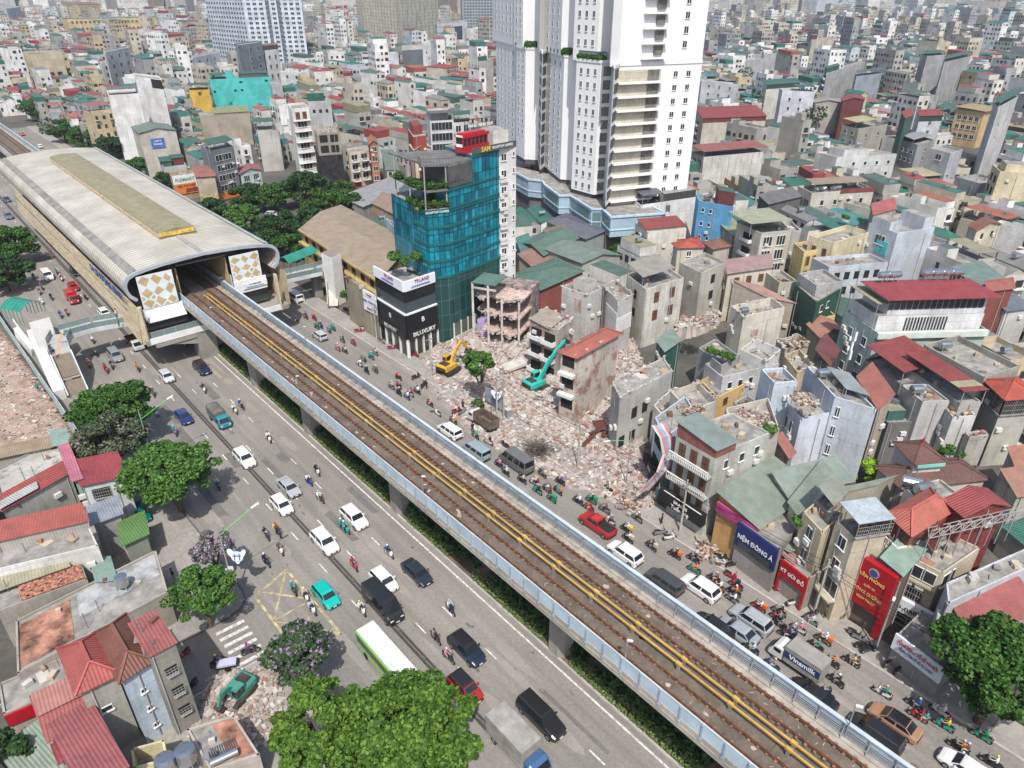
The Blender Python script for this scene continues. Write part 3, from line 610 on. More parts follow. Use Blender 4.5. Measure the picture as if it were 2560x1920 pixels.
class Bd:
 """a building: corners are given where the photograph shows the roof: left, near, right"""
 def __init__(s,name,label,cat,cs,hb,wall,roof='flat',rc=None,par=.7,group=None,depth=None,occ=True):
  if isinstance(hb,tuple):g=G(*hb);s.h=at_dist(g,*cs[1])if len(cs)==3 else at_dist(g,*cs[0])
  else:s.h=hb
  P=[G(*c,s.h)for c in cs]
  if len(P)==3:
   if depth:
    for i,L in((0,depth[0]),(2,depth[1])):
     if L:P[i]=P[1]+(P[i]-P[1]).normalized()*L
   P.append(P[0]+P[2]-P[1])
  s.P=[Vector((p.x,p.y,0))for p in P];n=len(P)
  ar=sum(s.P[i].x*s.P[(i+1)%n].y-s.P[(i+1)%n].x*s.P[i].y for i in range(n))
  c=sum(s.P,Vector())/n;s.c=c;s.root=thing(name,label,cat,c,group)
  s.ccw=ar>0;s.flat=roof=='flat';s.cat=cat
  if occ:OCC.append(s.P)
  ALLB.append(s)
  s.wm=wall if not isinstance(wall,tuple)else Wm(wall)
  mb=MB();zr=s.h-(par if roof=='flat' else 0);s.zr=zr
  mb.prism(s.P,-.5,zr,0,1);mb.build('wall',[s.wm,M((.27,.26,.24),var=.28,scale=.6,key='flat_roof')],s.root)
  if roof=='flat' and par>0:
   mb=MB()
   for i in range(n):
    a,b=s.P[i],s.P[(i+1)%n];d=(b-a).normalized();o=Vector((-d.y,d.x,0))*(.09 if s.ccw else-.09)
    mb.bar(a+o*1.01+d*.003+Vector((0,0,(zr+s.h)/2)),b+o*1.01-d*.003+Vector((0,0,(zr+s.h)/2)),.18,s.h-zr)
   mb.build('parapet',s.wm,s.root)
  if roof!='flat':s.roof(roof,rc or RED)
 def face(s,i):a,b=s.P[i%len(s.P)],s.P[(i+1)%len(s.P)];d=(b-a);L=d.length;d.normalize();o=Vector((d.y,-d.x,0))if s.ccw else Vector((-d.y,d.x,0));return a,d,L,o
 def roof(s,kind,col,rise=1.2,over=.4,z=None,name='roof'):
  z=s.h if z is None else z;P=s.P;m=Tin(col)if isinstance(col,tuple)else col
  a,b,c_,d=P[:4]
  e1=(c_-b).normalized();e2=(a-b).normalized()
  A,B_,C_,Dd=a+(e2-e1)*over,b-(e1+e2)*over,c_+(e1-e2)*over,d+(e1+e2)*over
  mb=MB();up=lambda p,zz:Vector((p.x,p.y,zz));t=.08
  def plate(q):
   if(q[1]-q[0]).cross(q[2]-q[0]).z<0:q=list(reversed(q))
   lo=[p-Vector((0,0,t))for p in q];mb.face(q);mb.face(list(reversed(lo)))
   for i in range(len(q)):j=(i+1)%len(q);mb.face([lo[i],lo[j],q[j],q[i]])
  if kind in('gable','gable2'):
   if kind=='gable':m1,m2=(A+B_)/2,(C_+Dd)/2;plate([up(B_,z),up(C_,z),up(m2,z+rise),up(m1,z+rise)]);plate([up(Dd,z),up(A,z),up(m1,z+rise),up(m2,z+rise)]);g=[(a,b,(a+b)/2),(c_,d,(c_+d)/2)]
   else:m1,m2=(B_+C_)/2,(A+Dd)/2;plate([up(A,z),up(B_,z),up(m1,z+rise),up(m2,z+rise)]);plate([up(C_,z),up(Dd,z),up(m2,z+rise),up(m1,z+rise)]);g=[(b,c_,(b+c_)/2),(a,d,(a+d)/2)]
   m3=MB()
   for p,q,r in g:m3.face([up(p,z-.1),up(q,z-.1),up(r,z+rise-.12)])
   m3.build('gable_wall',s.wm,s.root)
  elif kind in('hip','hipt'):
   L1,L2=(C_-B_).length,(A-B_).length;cen=(A+C_)/2
   if kind=='hipt':r1=r2=cen
   elif L1>=L2:r1,r2=cen-e1*(L1-L2)/2,cen+e1*(L1-L2)/2
   else:r1,r2=cen-e2*(L2-L1)/2,cen+e2*(L2-L1)/2
   R1,R2=up(r1,z+rise),up(r2,z+rise)
   if L1>=L2:plate([up(B_,z),up(C_,z),R2,R1]);plate([up(Dd,z),up(A,z),R1,R2]);plate([up(A,z),up(B_,z),R1]);plate([up(C_,z),up(Dd,z),R2])
   else:plate([up(A,z),up(B_,z),R1,R2]);plate([up(C_,z),up(Dd,z),R2,R1]);plate([up(B_,z),up(C_,z),R1]);plate([up(Dd,z),up(A,z),R2])
   cp=MB()
   for q in(A,B_,C_,Dd):r=R1 if(up(q,z)-R1).length<(up(q,z)-R2).length else R2;cp.bar(up(q,z+.08),r+Vector((0,0,.06)),.22,.1)
   if(R1-R2).length>.1:cp.bar(R1+Vector((0,0,.08)),R2+Vector((0,0,.08)),.26,.12)
   mb.build(name,m,s.root);cp.build('ridge_cap',Tin(tuple(v*1.25 for v in col))if isinstance(col,tuple)else m,s.root);return s
  elif kind=='lean':plate([up(B_,z),up(C_,z),up(Dd,z+rise),up(A,z+rise)]);
  elif kind=='lean2':plate([up(A,z),up(B_,z),up(C_,z+rise),up(Dd,z+rise)])
  elif kind=='slab':plate([up(B_,z+.1),up(C_,z+.1),up(Dd,z+.1),up(A,z+.1)])
  if kind in('lean','lean2'):
   m3=MB();lo,hi=((b,c_),(d,a))if kind=='lean' else((a,b),(c_,d))
   m3.face([up(hi[0],z-.1),up(hi[1],z-.1),up(hi[1],z+rise-.1),up(hi[0],z+rise-.1)])
   m3.face([up(lo[1],z-.1),up(hi[0],z-.1),up(hi[0],z+rise-.1)]);m3.face([up(lo[0],z-.1),up(hi[1],z-.1),up(hi[1],z+rise-.1)]);m3.build('gable_wall',s.wm,s.root)
  mb.build(name,m,s.root);return s
 def pt(s,u,v,z=None):
  b=s.P[1];return b+(s.P[2]-b)*u+(s.P[0]-b)*v+Vector((0,0,s.zr if z is None else z))
 def shed(s,u0,u1,v0,v1,hgt,col,slope=.5,posts=True,walls=None,name='roof_shed',over=.25,z0=None):
  """sheet roof on posts standing on the flat roof"""
  z0=s.zr if z0 is None else z0;q=[s.pt(u0,v0,z0),s.pt(u1,v0,z0),s.pt(u1,v1,z0),s.pt(u0,v1,z0)];e1=(q[1]-q[0]).normalized();e2=(q[3]-q[0]).normalized()
  zz=[hgt,hgt,hgt+slope,hgt+slope];mb=MB();top=[p+(e1*sx_+e2*sy_)*over+Vector((0,0,z_))for p,(sx_,sy_),z_ in zip(q,((-1,-1),(1,-1),(1,1),(-1,1)),zz)]
  if(top[1]-top[0]).cross(top[2]-top[0]).z<0:top.reverse()
  lo=[p-Vector((0,0,.08))for p in top];mb.face(top);mb.face(list(reversed(lo)))
  for i in range(4):j=(i+1)%4;mb.face([lo[i],lo[j],top[j],top[i]])
  mb.build(name,Tin(col)if isinstance(col,tuple)else col,s.root)
  if walls is not None:
   mb=MB();mb.prism([p.xy for p in q],z0,[z0+z_-.09 for z_ in zz]);mb.build('shed_wall',Tin(walls)if isinstance(walls,tuple)else walls,s.root)
  elif posts:
   mb=MB()
   for p,z_ in zip(q,zz):mb.bar(p,p+Vector((0,0,z_-.06)),.1)
   mb.build('shed_frame',grille_m,s.root)
  return s
 def room(s,u0,u1,v0,v1,hgt,wall=None,roof=None,name='stair_room',z0=None):
  z0=s.zr if z0 is None else z0;mb=MB();q=[s.pt(u0,v0),s.pt(u1,v0),s.pt(u1,v1),s.pt(u0,v1)];mb.prism([p.xy for p in q],z0,z0+hgt,0,1);mb.build(name,[s.wm if wall is None else(Wm(wall)if isinstance(wall,tuple)else wall),MATS['flat_roof']if roof is None else Tin(roof)],s.root);return s
 def win(s,f,cols,rows,style='w2',w=1.2,h=1.4,top=1.4,dz=3.3,u0=.08,u1=.92,skip=(),name='window',mirror=1):
  a,d,L,o=s.face(f);me=win_mesh(style,w,h)
  x=d if o.cross(Vector((0,0,1))).dot(d)<0 else-d
  ang=math.atan2(o.y,o.x)+math.pi/2
  for r in range(rows):
   for c in range(cols):
    if(r,c)in skip:continue
    u=(u0+(u1-u0)*(c+.5)/cols)*L;z=s.h-top-r*dz-h/2
    if z-h/2<.2:continue
    ob=bpy.data.objects.new(name,me);scene.collection.objects.link(ob);ob.parent=s.root
    p=a+d*u+o*.03+Vector((0,0,z))-s.c;ob.location=p;ob.rotation_euler=(0,0,ang)
  return s
 def plate(s,f,u0,u1,z0,z1,mat,th=.06,off=0,name='panel'):
  a,d,L,o=s.face(f);c=a+d*L*(u0+u1)/2+o*(th/2+off+.005)+Vector((0,0,(z0+z1)/2));mb=MB();mb.box(c,(L*(u1-u0),th,z1-z0),ax=d,ay=Vector((0,0,1)).cross(d));return mb.build(name,mat,s.root)
 def slab(s,f,z,out=.8,th=.2,u0=0,u1=1,mat=None,name='ledge'):
  a,d,L,o=s.face(f);mb=MB();mb.box(a+d*L*(u0+u1)/2+o*(out/2)+Vector((0,0,z)),(L*(u1-u0),out,th),ax=d,ay=Vector((0,0,1)).cross(d));mb.build(name,mat or s.wm,s.root);return s
 def acs(s,f,lst):
  for u,z in lst:
   a,d,L,o=s.face(f);mb=MB();p=a+d*L*u+o*.2+Vector((0,0,z));mb.box(p,(.85,.35,.6),ax=d,ay=Vector((0,0,1)).cross(d));mb.build('ac_unit',ac_m,s.root)
  return s
 def write(s,f,u,z,text,size,mat,th=.12,sx=1,par=None,bold=True):
  a,d,L,o=s.face(f);r=Vector((0,0,1)).cross(o);return text_part(text,size,mat,a+d*L*u+o*th+Vector((0,0,z)),basis(r,o),par or s.root,sx=sx,bold=bold)
 def tank(s,u,v,label,up=False,z=None,r=.55,l=1.7,rz=0):
  p=s.pt(u,v,z);return tank(p,label,up,r,l,rz)
def tank(p,label,up=False,r=.55,l=1.7,rz=0):
 o=thing('water_tank',label,'water tank',p)
 o2=MB();zc=.5+(l/2 if up else r);x=Vector((math.cos(rz),math.sin(rz),0));ax=Vector((0,0,1))if up else x
 c=p+Vector((0,0,zc));pts=[c+ax*l*k for k in(-.5,-.44,-.2,.2,.44,.5)];rs=[r*.55,r,r*1.03,r*1.03,r,r*.55]
 o2.tube(pts,rs,14);o2.build('barrel',steel_tank,o,smooth=False);st=MB()
 for a,b in((-.5,-.4),(.5,-.4),(.5,.4),(-.5,.4)):q=p+x*a+Vector((-x.y,x.x,0))*b;st.bar(q,q+Vector((0,0,.75)),.07)
 st.build('stand',grille_m,o);return o
def balustrade(par,pts,z,h=.9,mat=None,step=.35,name='railing',w=.08):
 mb=MB()
 for a,b in zip(pts[:-1],pts[1:]):
  A,B=Vector((a[0],a[1],z)),Vector((b[0],b[1],z));mb.bar(A+Vector((0,0,h)),B+Vector((0,0,h)),w);n=max(1,int((B-A).length/step))
  for i in range(n+1):p=A+(B-A)*i/n;mb.bar(p,p+Vector((0,0,h)),w*.6)
 return mb.build(name,mat or grille_m,par)
def win_merged(bd,specs,name='window'):
 V,Fc,Mi=[],[],[];mats=None
 for(f,cols,rows,style,w,h,top,dz,u0,u1)in specs:
  a,d,L,o=bd.face(f);me=win_mesh(style,w,h);mats=mats or list(me.materials);ang=math.atan2(o.y,o.x)+math.pi/2;c,s_=math.cos(ang),math.sin(ang)
  for r in range(rows):
   for k in range(cols):
    u=(u0+(u1-u0)*(k+.5)/cols)*L;p=a+d*u+o*.03+Vector((0,0,bd.h-top-r*dz-h/2))-bd.c;b=len(V)
    V+=[(v.co.x*c-v.co.y*s_+p.x,v.co.x*s_+v.co.y*c+p.y,v.co.z+p.z)for v in me.vertices]
    for q in me.polygons:Fc.append(tuple(b+i for i in q.vertices));Mi.append(q.material_index)
 me=bpy.data.meshes.new(name);me.from_pydata(V,[],Fc)
 for m in mats:me.materials.append(m)
 me.polygons.foreach_set('material_index',Mi);ob=bpy.data.objects.new(name,me);scene.collection.objects.link(ob);ob.parent=bd.root;ob['kind']='stuff'
HL=44.5
tp=[('1',-120,205),('1',0,262),('1',128,297),('1',134,305),('1',192,318),('1',285,320),('1',300,345),('1',330,335),('1',443,368),('1',520,371),('1',523,392),('1',680,408),('1',760,405),('1',768,440),('1',800,425),('1',1337,405)]
tw_white=M((.76,.76,.755),var=.03,scale=.15,key='tower_white')
TP=[G(*q,HL)for q in tp];nrm=(TP[-1]-TP[-2]).normalized();back=Vector((-nrm.y,nrm.x,0));back=back if back.y>0 else-back
rd_=Vector((TP[1].x,TP[1].y,0)).normalized()+Vector((.03,0,0));TP[0]=TP[1]+rd_*6;tpoly=TP+[TP[-1]+back*22,TP[1]+rd_*18]
class Poly(Bd):
 def __init__(s,name,label,cat,pts,z0,z1,wall,root=None,cap=None,pname='wall',occ=True):
  s.P=[Vector((p.x,p.y,0))for p in pts];n=len(s.P);s.ccw=sum(s.P[i].x*s.P[(i+1)%n].y-s.P[(i+1)%n].x*s.P[i].y for i in range(n))>0
  s.h=s.zr=z1;s.wm=wall if not isinstance(wall,tuple)else Wm(wall);s.root=root or thing(name,label,cat,sum(s.P,Vector())/n);s.c=Vector(parent_world(s.root))
  mb=MB();mb.prism(s.P,z0,z1,0,1);mb.build(pname,[s.wm,cap or MATS['flat_roof']],s.root)
  if occ:OCC.append(s.P)
ZB=13.5
twr=Poly('apartment_tower','tall white apartment tower with a planted ledge and stacked cream balconies','apartment tower',tpoly,ZB,HL,tw_white)
cen=sum(twr.P,Vector())/len(twr.P)
i0=twr.P[-3];up_=[p+back*2.2 for p in twr.P[:14]]+[twr.P[14]+back*.25,i0+back*.25,twr.P[-2],twr.P[-1]+back]
Poly('','','',up_,HL,96,tw_white,twr.root,pname='upper_wall',occ=False)
pod=Wm((.34,.46,.56),.25);lp=[p-(p-cen).normalized()*-.5 for p in twr.P]
pp=[G(*q,12.5)for q in(('1',-150,1040),('1',132,1120),('1',210,1160),('1',300,1170),('1',315,1195),('1',410,1265),('1',480,1265),('1',620,1352),('1',690,1352),('1',745,1405),('1',1100,1380))]
podp=pp+[pp[-1]+back*26,pp[0]+back*12]
P1_=Poly('','','',podp,7.5,12.3,pod,twr.root,pname='podium')
inn=[p+(cen-p)*.06 for p in P1_.P]
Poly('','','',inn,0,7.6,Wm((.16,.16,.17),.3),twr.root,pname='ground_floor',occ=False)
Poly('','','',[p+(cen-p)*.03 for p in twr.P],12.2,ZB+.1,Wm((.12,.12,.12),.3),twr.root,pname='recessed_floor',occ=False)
mb=MB()
for a,b in zip(P1_.P[:-1],P1_.P[1:-1]):mb.bar(Vector((a.x,a.y,12.4)),Vector((b.x,b.y,12.4)),.5,.45);mb.bar(Vector((a.x,a.y,9.2)),Vector((b.x,b.y,9.2)),.35,.25)
mb.build('podium_band',M((.42,.54,.63),var=.1,key='podium_band'),twr.root)
for f in(3,4,6,7,8):P1_.plate(f,.1,.9,8.0,11.6,Glass((.12,.2,.2),.2),.05,0,'podium_glazing')
mb=MB()
for a,b in zip(twr.P[:-3],twr.P[1:-2]):mb.bar(Vector((a.x,a.y,HL+.25)),Vector((b.x,b.y,HL+.25)),.35,.7)
mb.build('ledge',tw_white,twr.root)
dz=3.02
for f,cols,st_,w,u0,u1 in((8,2,'w2',.75,.3,1.02),(8,1,'w2',.75,.04,.3),(11,3,'w2',.75,.1,1.0),(4,2,'w2',.7,.1,1)):
 pass
fcs={i:twr.face(i)[2]for i in range(len(twr.P))}
twr.win(10,3,10,'w2',.85,1.4,1.4,dz,.08,.95);twr.win(14,2,10,'w2',1.15,1.3,1.6,dz,.6,.92);twr.win(7,3,10,'w2',.9,1.4,1.4,dz,.1,.95);twr.win(3,2,8,'w2',.85,1.4,1.2,dz,.1,1)
twr.zr=HL
win_merged(twr,[(1,5,10,'w2',1.0,1.5,1.4,dz,.05,.98)])
U_=Poly.__new__(Poly);U_.P=up_;U_.ccw=twr.ccw;U_.h=96;U_.root=twr.root;U_.c=twr.c
win_merged(U_,[(1,5,16,'w2',1.0,1.5,1.4,dz,.05,.98),(3,2,16,'w2',.85,1.4,1.4,dz,.1,.95),(7,3,16,'w2',.9,1.4,1.4,dz,.1,.95),(10,3,16,'w2',.85,1.4,1.4,dz,.08,.95),(14,1,16,'w2',1.2,1.5,1.4,dz,.6,.92)])
for f in(5,6,13):
 for k in range(10):twr.plate(f,.15,.9,HL-2.6-k*dz,HL-.5-k*dz,M((.09,.09,.09),rough=.6,key='slot_dark'),.05,0,'service_opening')
for k in range(10):
 twr.plate(11,.25,.85,HL-2.9-k*dz,HL-.8-k*dz,M((.2,.19,.17),rough=.7,var=.3,scale=2,key='loggia'),.06,0,'loggia')
cream=Wm((.56,.52,.42),.3)
for k in range(11):
 z=HL-1.0-k*dz
 twr.plate(14,.0,.5,z-2.5,z-.05,cream,.05,0,'balcony_recess');twr.plate(14,.34,.48,z-2.4,z-.1,M((.17,.16,.14),rough=.7,var=.3,key='balcony_door'),.05,.06,'balcony_door')
 twr.slab(14,z-2.75,1.35,.38,-.02,.5,tw_white,'balcony_slab')
 a,d,L,o=twr.face(14);balustrade(twr.root,[a+o*1.25-d*.2,a+d*L*.5+o*1.25],z-2.56,.95,grille_m,.6,'balcony_rail',.05)
for k in range(15):
 z=HL+3.2+k*3.1;a,d,L,o=twr.face(14);mb=MB();mb.box(a+d*L*.38+o*.5+Vector((0,0,z-1.9)),(L*.28,1.0,.3),ax=d,ay=Vector((0,0,1)).cross(d));mb.build('balcony_slab',tw_white,twr.root)
 mb=MB();mb.box(a+d*L*.44+o*-.12+Vector((0,0,z-.3)),(L*.1,.5,2.0),ax=d,ay=Vector((0,0,1)).cross(d));mb.build('balcony_door',MATS['balcony_door'],twr.root)
a,d,L,o=twr.face(10);q=[a+d*.3-o*.3,a+d*(L-.3)-o*.3,a+d*(L-.3)-o*2.2,a+d*.3-o*2.2];mb=MB();mb.prism(q,HL+2.1,HL+2.3);mb.build('pavilion_roof',M(SLATE,key='slate_sheet'),twr.root)
mb=MB()
for p in q:mb.bar(Vector((p.x,p.y,HL)),Vector((p.x,p.y,HL+2.2)),.12)
mb.build('pavilion_frame',M((.05,.05,.05),key='black_frame'),twr.root)
TEZ=26.2
teal_m,t_,b_=_mat('teal_glass');b_.inputs['Roughness'].default_value=.22;b_.inputs['Specular IOR Level'].default_value=.5
uv=_n(t_,'ShaderNodeUVMap');br=_n(t_,'ShaderNodeTexBrick',offset=0,_Scale=1.0);br.inputs['Brick Width'].default_value=1.0;br.inputs['Row Height'].default_value=3.1;br.inputs['Mortar Size'].default_value=.07;br.inputs['Bias'].default_value=0
br.inputs['Color1'].default_value=(.004,.09,.14,1);br.inputs['Color2'].default_value=(.015,.33,.44,1);br.inputs['Mortar'].default_value=(.006,.03,.035,1);t_.links.new(uv.outputs[0],br.inputs[0])
ge=_n(t_,'ShaderNodeNewGeometry');no=_n(t_,'ShaderNodeTexNoise',_Scale=.35,_Detail=4,_Roughness=.6);t_.links.new(ge.outputs['Position'],no.inputs['Vector'])
t_.links.new(mixc(t_,ramp(t_,no.outputs[0],(0,)*3,(.55,)*3,.42,.58).outputs[0],br.outputs[0],(.004,.05,.07)),b_.inputs['Base Color'])
te=[G('5',*q,TEZ)for q in((188,560),(290,605),(432,590),(770,488),(882,470))];te=[Vector((p.x,p.y,0))for p in te]
d1=(te[4]-te[3]).normalized();bk=Vector((-d1.y,d1.x,0));bk=bk if bk.y>0 else-bk
glassP=[te[0],te[1],te[2],te[3],te[3]+bk*11,te[0]+bk*9]
tl=thing('office_tower','teal glass office tower with rooftop coffee terraces','office building',te[2].xy.to_3d())
Poly('','','',glassP,13.4,TEZ,teal_m,tl,pname='glass_wall')
Pm=te[2]+(te[3]-te[2])*.47
Poly('','','',[te[2]+(te[3]-te[2])*.02,te[3],te[3]+bk*10.5,te[2]+bk*10.5],25.9,29.5,teal_m,tl,pname='glass_wall',occ=False)
Poly('','','',[Pm,te[3],te[3]+bk*10.3,Pm+bk*10.3],29.5,34.2,teal_m,tl,pname='glass_wall',occ=False)
Poly('','','',[te[2]+(Pm-te[2])*.05,Pm-(te[3]-te[2])*.005,Pm+bk*10,te[2]+bk*10],29.6,33.3,M((.1,.1,.1),rough=.6,var=.2,key='louvre_dark'),tl,pname='louvred_floor',occ=False)
WT=Poly('','','',[te[3]+d1*.004,te[4],te[4]+bk*11,te[3]+bk*11],0,34.5,Wm((.66,.66,.65),.35),tl,pname='service_wall')
WT.root=tl;WT.c=Vector(tl.location)
WT.win(0,1,9,'w2',1.1,1.3,1.2,3.0,.04,.5);WT.win(0,1,9,'w1',.4,.9,1.0,3.0,.7,1.0)
WT.acs(0,[(u,32.1-3.0*r-k*.75)for r in range(1,8)for u,k in((.12,0),(.34,0),(.14,1),(.36,1))if(r*7+k*3+int(u*10))%5])
bandm=M((.015,.12,.13),rough=.4,key='teal_spandrel')
loop=glassP[:4];mb=MB()
for z in(13.7,16.8,19.9,23.0,25.8):
 for k,(a,b)in enumerate(zip(loop[:-1],loop[1:])):mb.bar(Vector((a.x,a.y,z)),Vector((b.x,b.y,z)),.28,.5)
for z in(26.1,29.3):mb.bar(Vector((te[2].x,te[2].y,z)),Vector((te[3].x,te[3].y,z)),.28,.4)
mb.bar(Vector((Pm.x,Pm.y,34.)),Vector((te[3].x,te[3].y,34.)),.28,.4)
mb.build('spandrel',bandm,tl)
def tern(s,e,z,name='terrace_floor'):
 mb=MB();mb.prism(s,z-.3,z);mb.build(name,M((.14,.14,.135),var=.2,key='terrace'),tl);balustrade(tl,s[:4],z,1.0,MATS['black_frame'],.5,'terrace_rail',.06)
tern([te[0],te[1],te[2],te[2]+(te[3]-te[2])*.05,te[2]+bk*9,te[0]+bk*9],0,26.15)
tern([te[0],te[1],te[2],te[2]+(te[3]-te[2])*.3,te[2]+(te[3]-te[2])*.3+bk*2,te[0]+bk*9],0,29.5)
tern([te[0]+(te[2]-te[0])*.25+bk*.4,te[1]+bk*1.5,te[2]+bk*.2,Pm,Pm+bk*9.6,te[0]+bk*9],0,33.6)
for p,q in((te[0],.5),(te[1],0),(te[2],0),(te[0]+bk*6,0)):
 mb=MB();p=p+bk*.5;mb.bar(Vector((p.x,p.y,26.1)),Vector((p.x,p.y,33.5)),.22);mb.build('terrace_column',M((.3,.29,.28),key='col_grey'),tl)
a,b=Pm,te[4];dd=(b-a).normalized();oo=Vector((dd.y,-dd.x,0));mb=MB();mb.bar(Vector((a.x,a.y,34.85)),Vector((b.x,b.y,34.85)),.1,1.1);sb=mb.build('sign_board',M((.09,.09,.09),var=.1,key='sign_black'),tl)
yl=M((.75,.5,.04),rough=.5,var=0,key='letter_yellow');wl=M((.75,.75,.74),rough=.5,var=0,key='letter_white')
text_part('SAM',1.15,yl,a+(b-a)*.3+oo*.08+Vector((0,0,34.85)),basis(dd,oo),sb,bold=True);text_part('ROOFTOP COFFEE',.62,wl,a+(b-a)*.68+oo*.08+Vector((0,0,34.85)),basis(dd,oo),sb,bold=True)
a,b=te[0],te[2];dd=(te[2]-te[1]).normalized();oo=Vector((dd.y,-dd.x,0));d0=(te[1]-te[0]).normalized();o0=Vector((d0.y,-d0.x,0))
text_part('SAM',.8,yl,te[0]+d0*1.8+o0*.2+Vector((0,0,25.8)),basis(d0,o0),tl,bold=True);text_part('ROOFTOP COFFEE',.5,wl,te[1]+(te[2]-te[1])*.45+oo*.2+Vector((0,0,25.75)),basis(dd,oo),tl,bold=True)
tr=thing('tram_pavilion','red tram shaped pavilion on the roof of the teal glass tower','pavilion',Pm+bk*3+Vector((0,0,34.2)))
ddt=(te[3]-te[2]).normalized();c=Pm+ddt*2.3+bk*3.0+Vector((0,0,34.3));redp=M((.4,.02,.03),rough=.35,var=.05,key='tram_red')
mb=MB()
def bo(mb,c,du,dv,dz_,s):mb.box(c+ddt*du+bk*dv+Vector((0,0,dz_)),s,ax=ddt,ay=Vector((0,0,1)).cross(ddt))
bo(mb,c,0,0,.55,(6.6,2.3,1.1));bo(mb,c,0,0,2.75,(6.6,2.4,.5));bo(mb,c,-.2,0,3.1,(5.6,1.6,.3))
for k in range(7):bo(mb,c,-3.2+k*1.07,-1.1,1.8,(.2,.12,1.5));bo(mb,c,-3.2+k*1.07,1.1,1.8,(.2,.12,1.5))
mb.build('tram_body',redp,tr);mb=MB();bo(mb,c,0,0,1.8,(6.3,2.0,1.4));mb.build('tram_glass',dark_gl,tr);mb=MB();bo(mb,c,-3.35,0,1.2,(.12,1.5,.5));bo(mb,c,-3.35,0,2.8,(.15,1.6,.3));mb.build('tram_nose',wl,tr)
bw=thing('roof_billboard_frame','dark metal lettering frame beside the red tram on the teal tower roof','sign frame',te[3]+Vector((0,0,34.5)))
mb=MB();p0,p1=te[3]+bk*7-ddt*4+Vector((0,0,34.5)),te[3]+bk*7+d1*3.6+Vector((0,0,34.5))
for i in range(8):p=p0+(p1-p0)*i/7;mb.bar(p,p+Vector((0,0,4.2)),.1)
for z in(2.6,3.4,4.2):mb.bar(p0+Vector((0,0,z)),p1+Vector((0,0,z)),.09)
mb.build('frame',MATS['black_frame'],bw);text_part('PANELVIEW TOP',.8,wl,(p0+p1)/2+Vector((0,0,3.1))-bk*.15,basis((p1-p0),-bk),bw,bold=True)
sw=Poly('','','',[te[3]+bk*2,te[3]+bk*2+d1*3.4,te[3]+bk*7+d1*3.4,te[3]+bk*7],34.5,37.1,Wm((.62,.6,.58),.4),tl,pname='roof_room',occ=False)
bz=14.2
b3=[G('5',*q,bz)for q in((-90,985),(132,1110),(335,1042))];b3=[Vector((p.x,p.y,0))for p in b3];bl=thing('shop_building','black clad corner clothing shop with dark glass upper floors and rooftop palms','shop building',b3[1].xy.to_3d())
e2=(b3[2]-b3[1]).normalized();e1=(b3[0]-b3[1]).normalized();L2=(b3[2]-b3[1]).length
kb=Vector((-e2.y,e2.x,0));kb=kb if kb.y>0 else-kb
corner,lft,rgt=b3[1],b3[1]+e1*10.5,b3[1]+e2*L2
far=G('5',770,940,11.5)
dkg,t_,b_=_mat('dark_curtain_wall');b_.inputs['Roughness'].default_value=.2;b_.inputs['Specular IOR Level'].default_value=.5
uv=_n(t_,'ShaderNodeUVMap');br=_n(t_,'ShaderNodeTexBrick',offset=0,_Scale=1.0);br.inputs['Brick Width'].default_value=1.5;br.inputs['Row Height'].default_value=3.0;br.inputs['Mortar Size'].default_value=.04
br.inputs['Color1'].default_value=(.01,.045,.045,1);br.inputs['Color2'].default_value=(.02,.075,.07,1);br.inputs['Mortar'].default_value=(.1,.13,.13,1);t_.links.new(uv.outputs[0],br.inputs[0]);t_.links.new(br.outputs[0],b_.inputs['Base Color'])
FB=Poly('','','',[corner,rgt,lft+(rgt-corner),lft],0,13.0,Glass((.03,.035,.03),.2),bl,pname='wall')
FB.c=Vector(bl.location)
RG=Poly('','','',[rgt+kb*.2,te[2]-bk*.06,te[3]-bk*.06,te[3]+bk*8,rgt+kb*8],0,13.6,dkg,bl,pname='glass_wing');RG.c=Vector(bl.location)
fc=lambda i:FB.face(i)
blk=M((.012,.014,.018),rough=.3,var=.1,key='black_cladding')
fL,fR=3,0
def fplate(f,z0,z1,mat,th,name,u0=-.012,u1=1.012):return FB.plate(f,u0,u1,z0,z1,mat,th,0,name)
for f in(0,3):
 fplate(f,5.2,8.6,blk,.35,'black_fascia');fplate(f,3.8,5.2,M((.02,.02,.02),rough=.4,var=.05,key='sign_black2'),.55,'shop_sign');fplate(f,8.6,8.9,MATS['white_fascia'],.4,'white_band');fplate(f,8.95,10.9,Glass((.05,.07,.08),.25),.12,'gallery_glass',0,1)
 fplate(f,11.0,13.0,Glass((.012,.015,.018),.25),.1,'dark_glazing',0,1);fplate(f,13.1,15.0,M((.7,.72,.76),rough=.5,var=.05,key='banner_white'),.3,'roof_banner',0,1)
pr=M((.25,.02,.1),rough=.5,var=0,key='letter_crimson');bu=M((.03,.08,.35),rough=.5,var=0,key='letter_blue')
for f,s1 in((0,1.15),(3,1.0)):
 FB.write(f,.5,4.5,'BILUXURY',s1,wl,.6);FB.write(f,.55,14.45,'TP.LAND',.85,pr,.38);FB.write(f,.5,13.6,'ĐẠI LÝ PHÂN PHỐI CHÍNH THỨC MASTERISE HOMES',.42,bu,.38,sx=.42)
 a,d,L,o=FB.face(f);r=Vector((0,0,1)).cross(o);c=a+d*L*.5+o*.4+Vector((0,0,6.9));FB.write(f,.5,6.9,'B',1.3,wl,.42)
a,d,L,o=FB.face(0);mb=MB()
for f in(0,3):
 a,d,L,o=FB.face(f)
 for i in range(5):mb.box(a+d*L*i/4+o*.15+Vector((0,0,1.9)),(.3,.3,3.8),ax=d,ay=Vector((0,0,1)).cross(d))
a,d,L,o=RG.face(1)
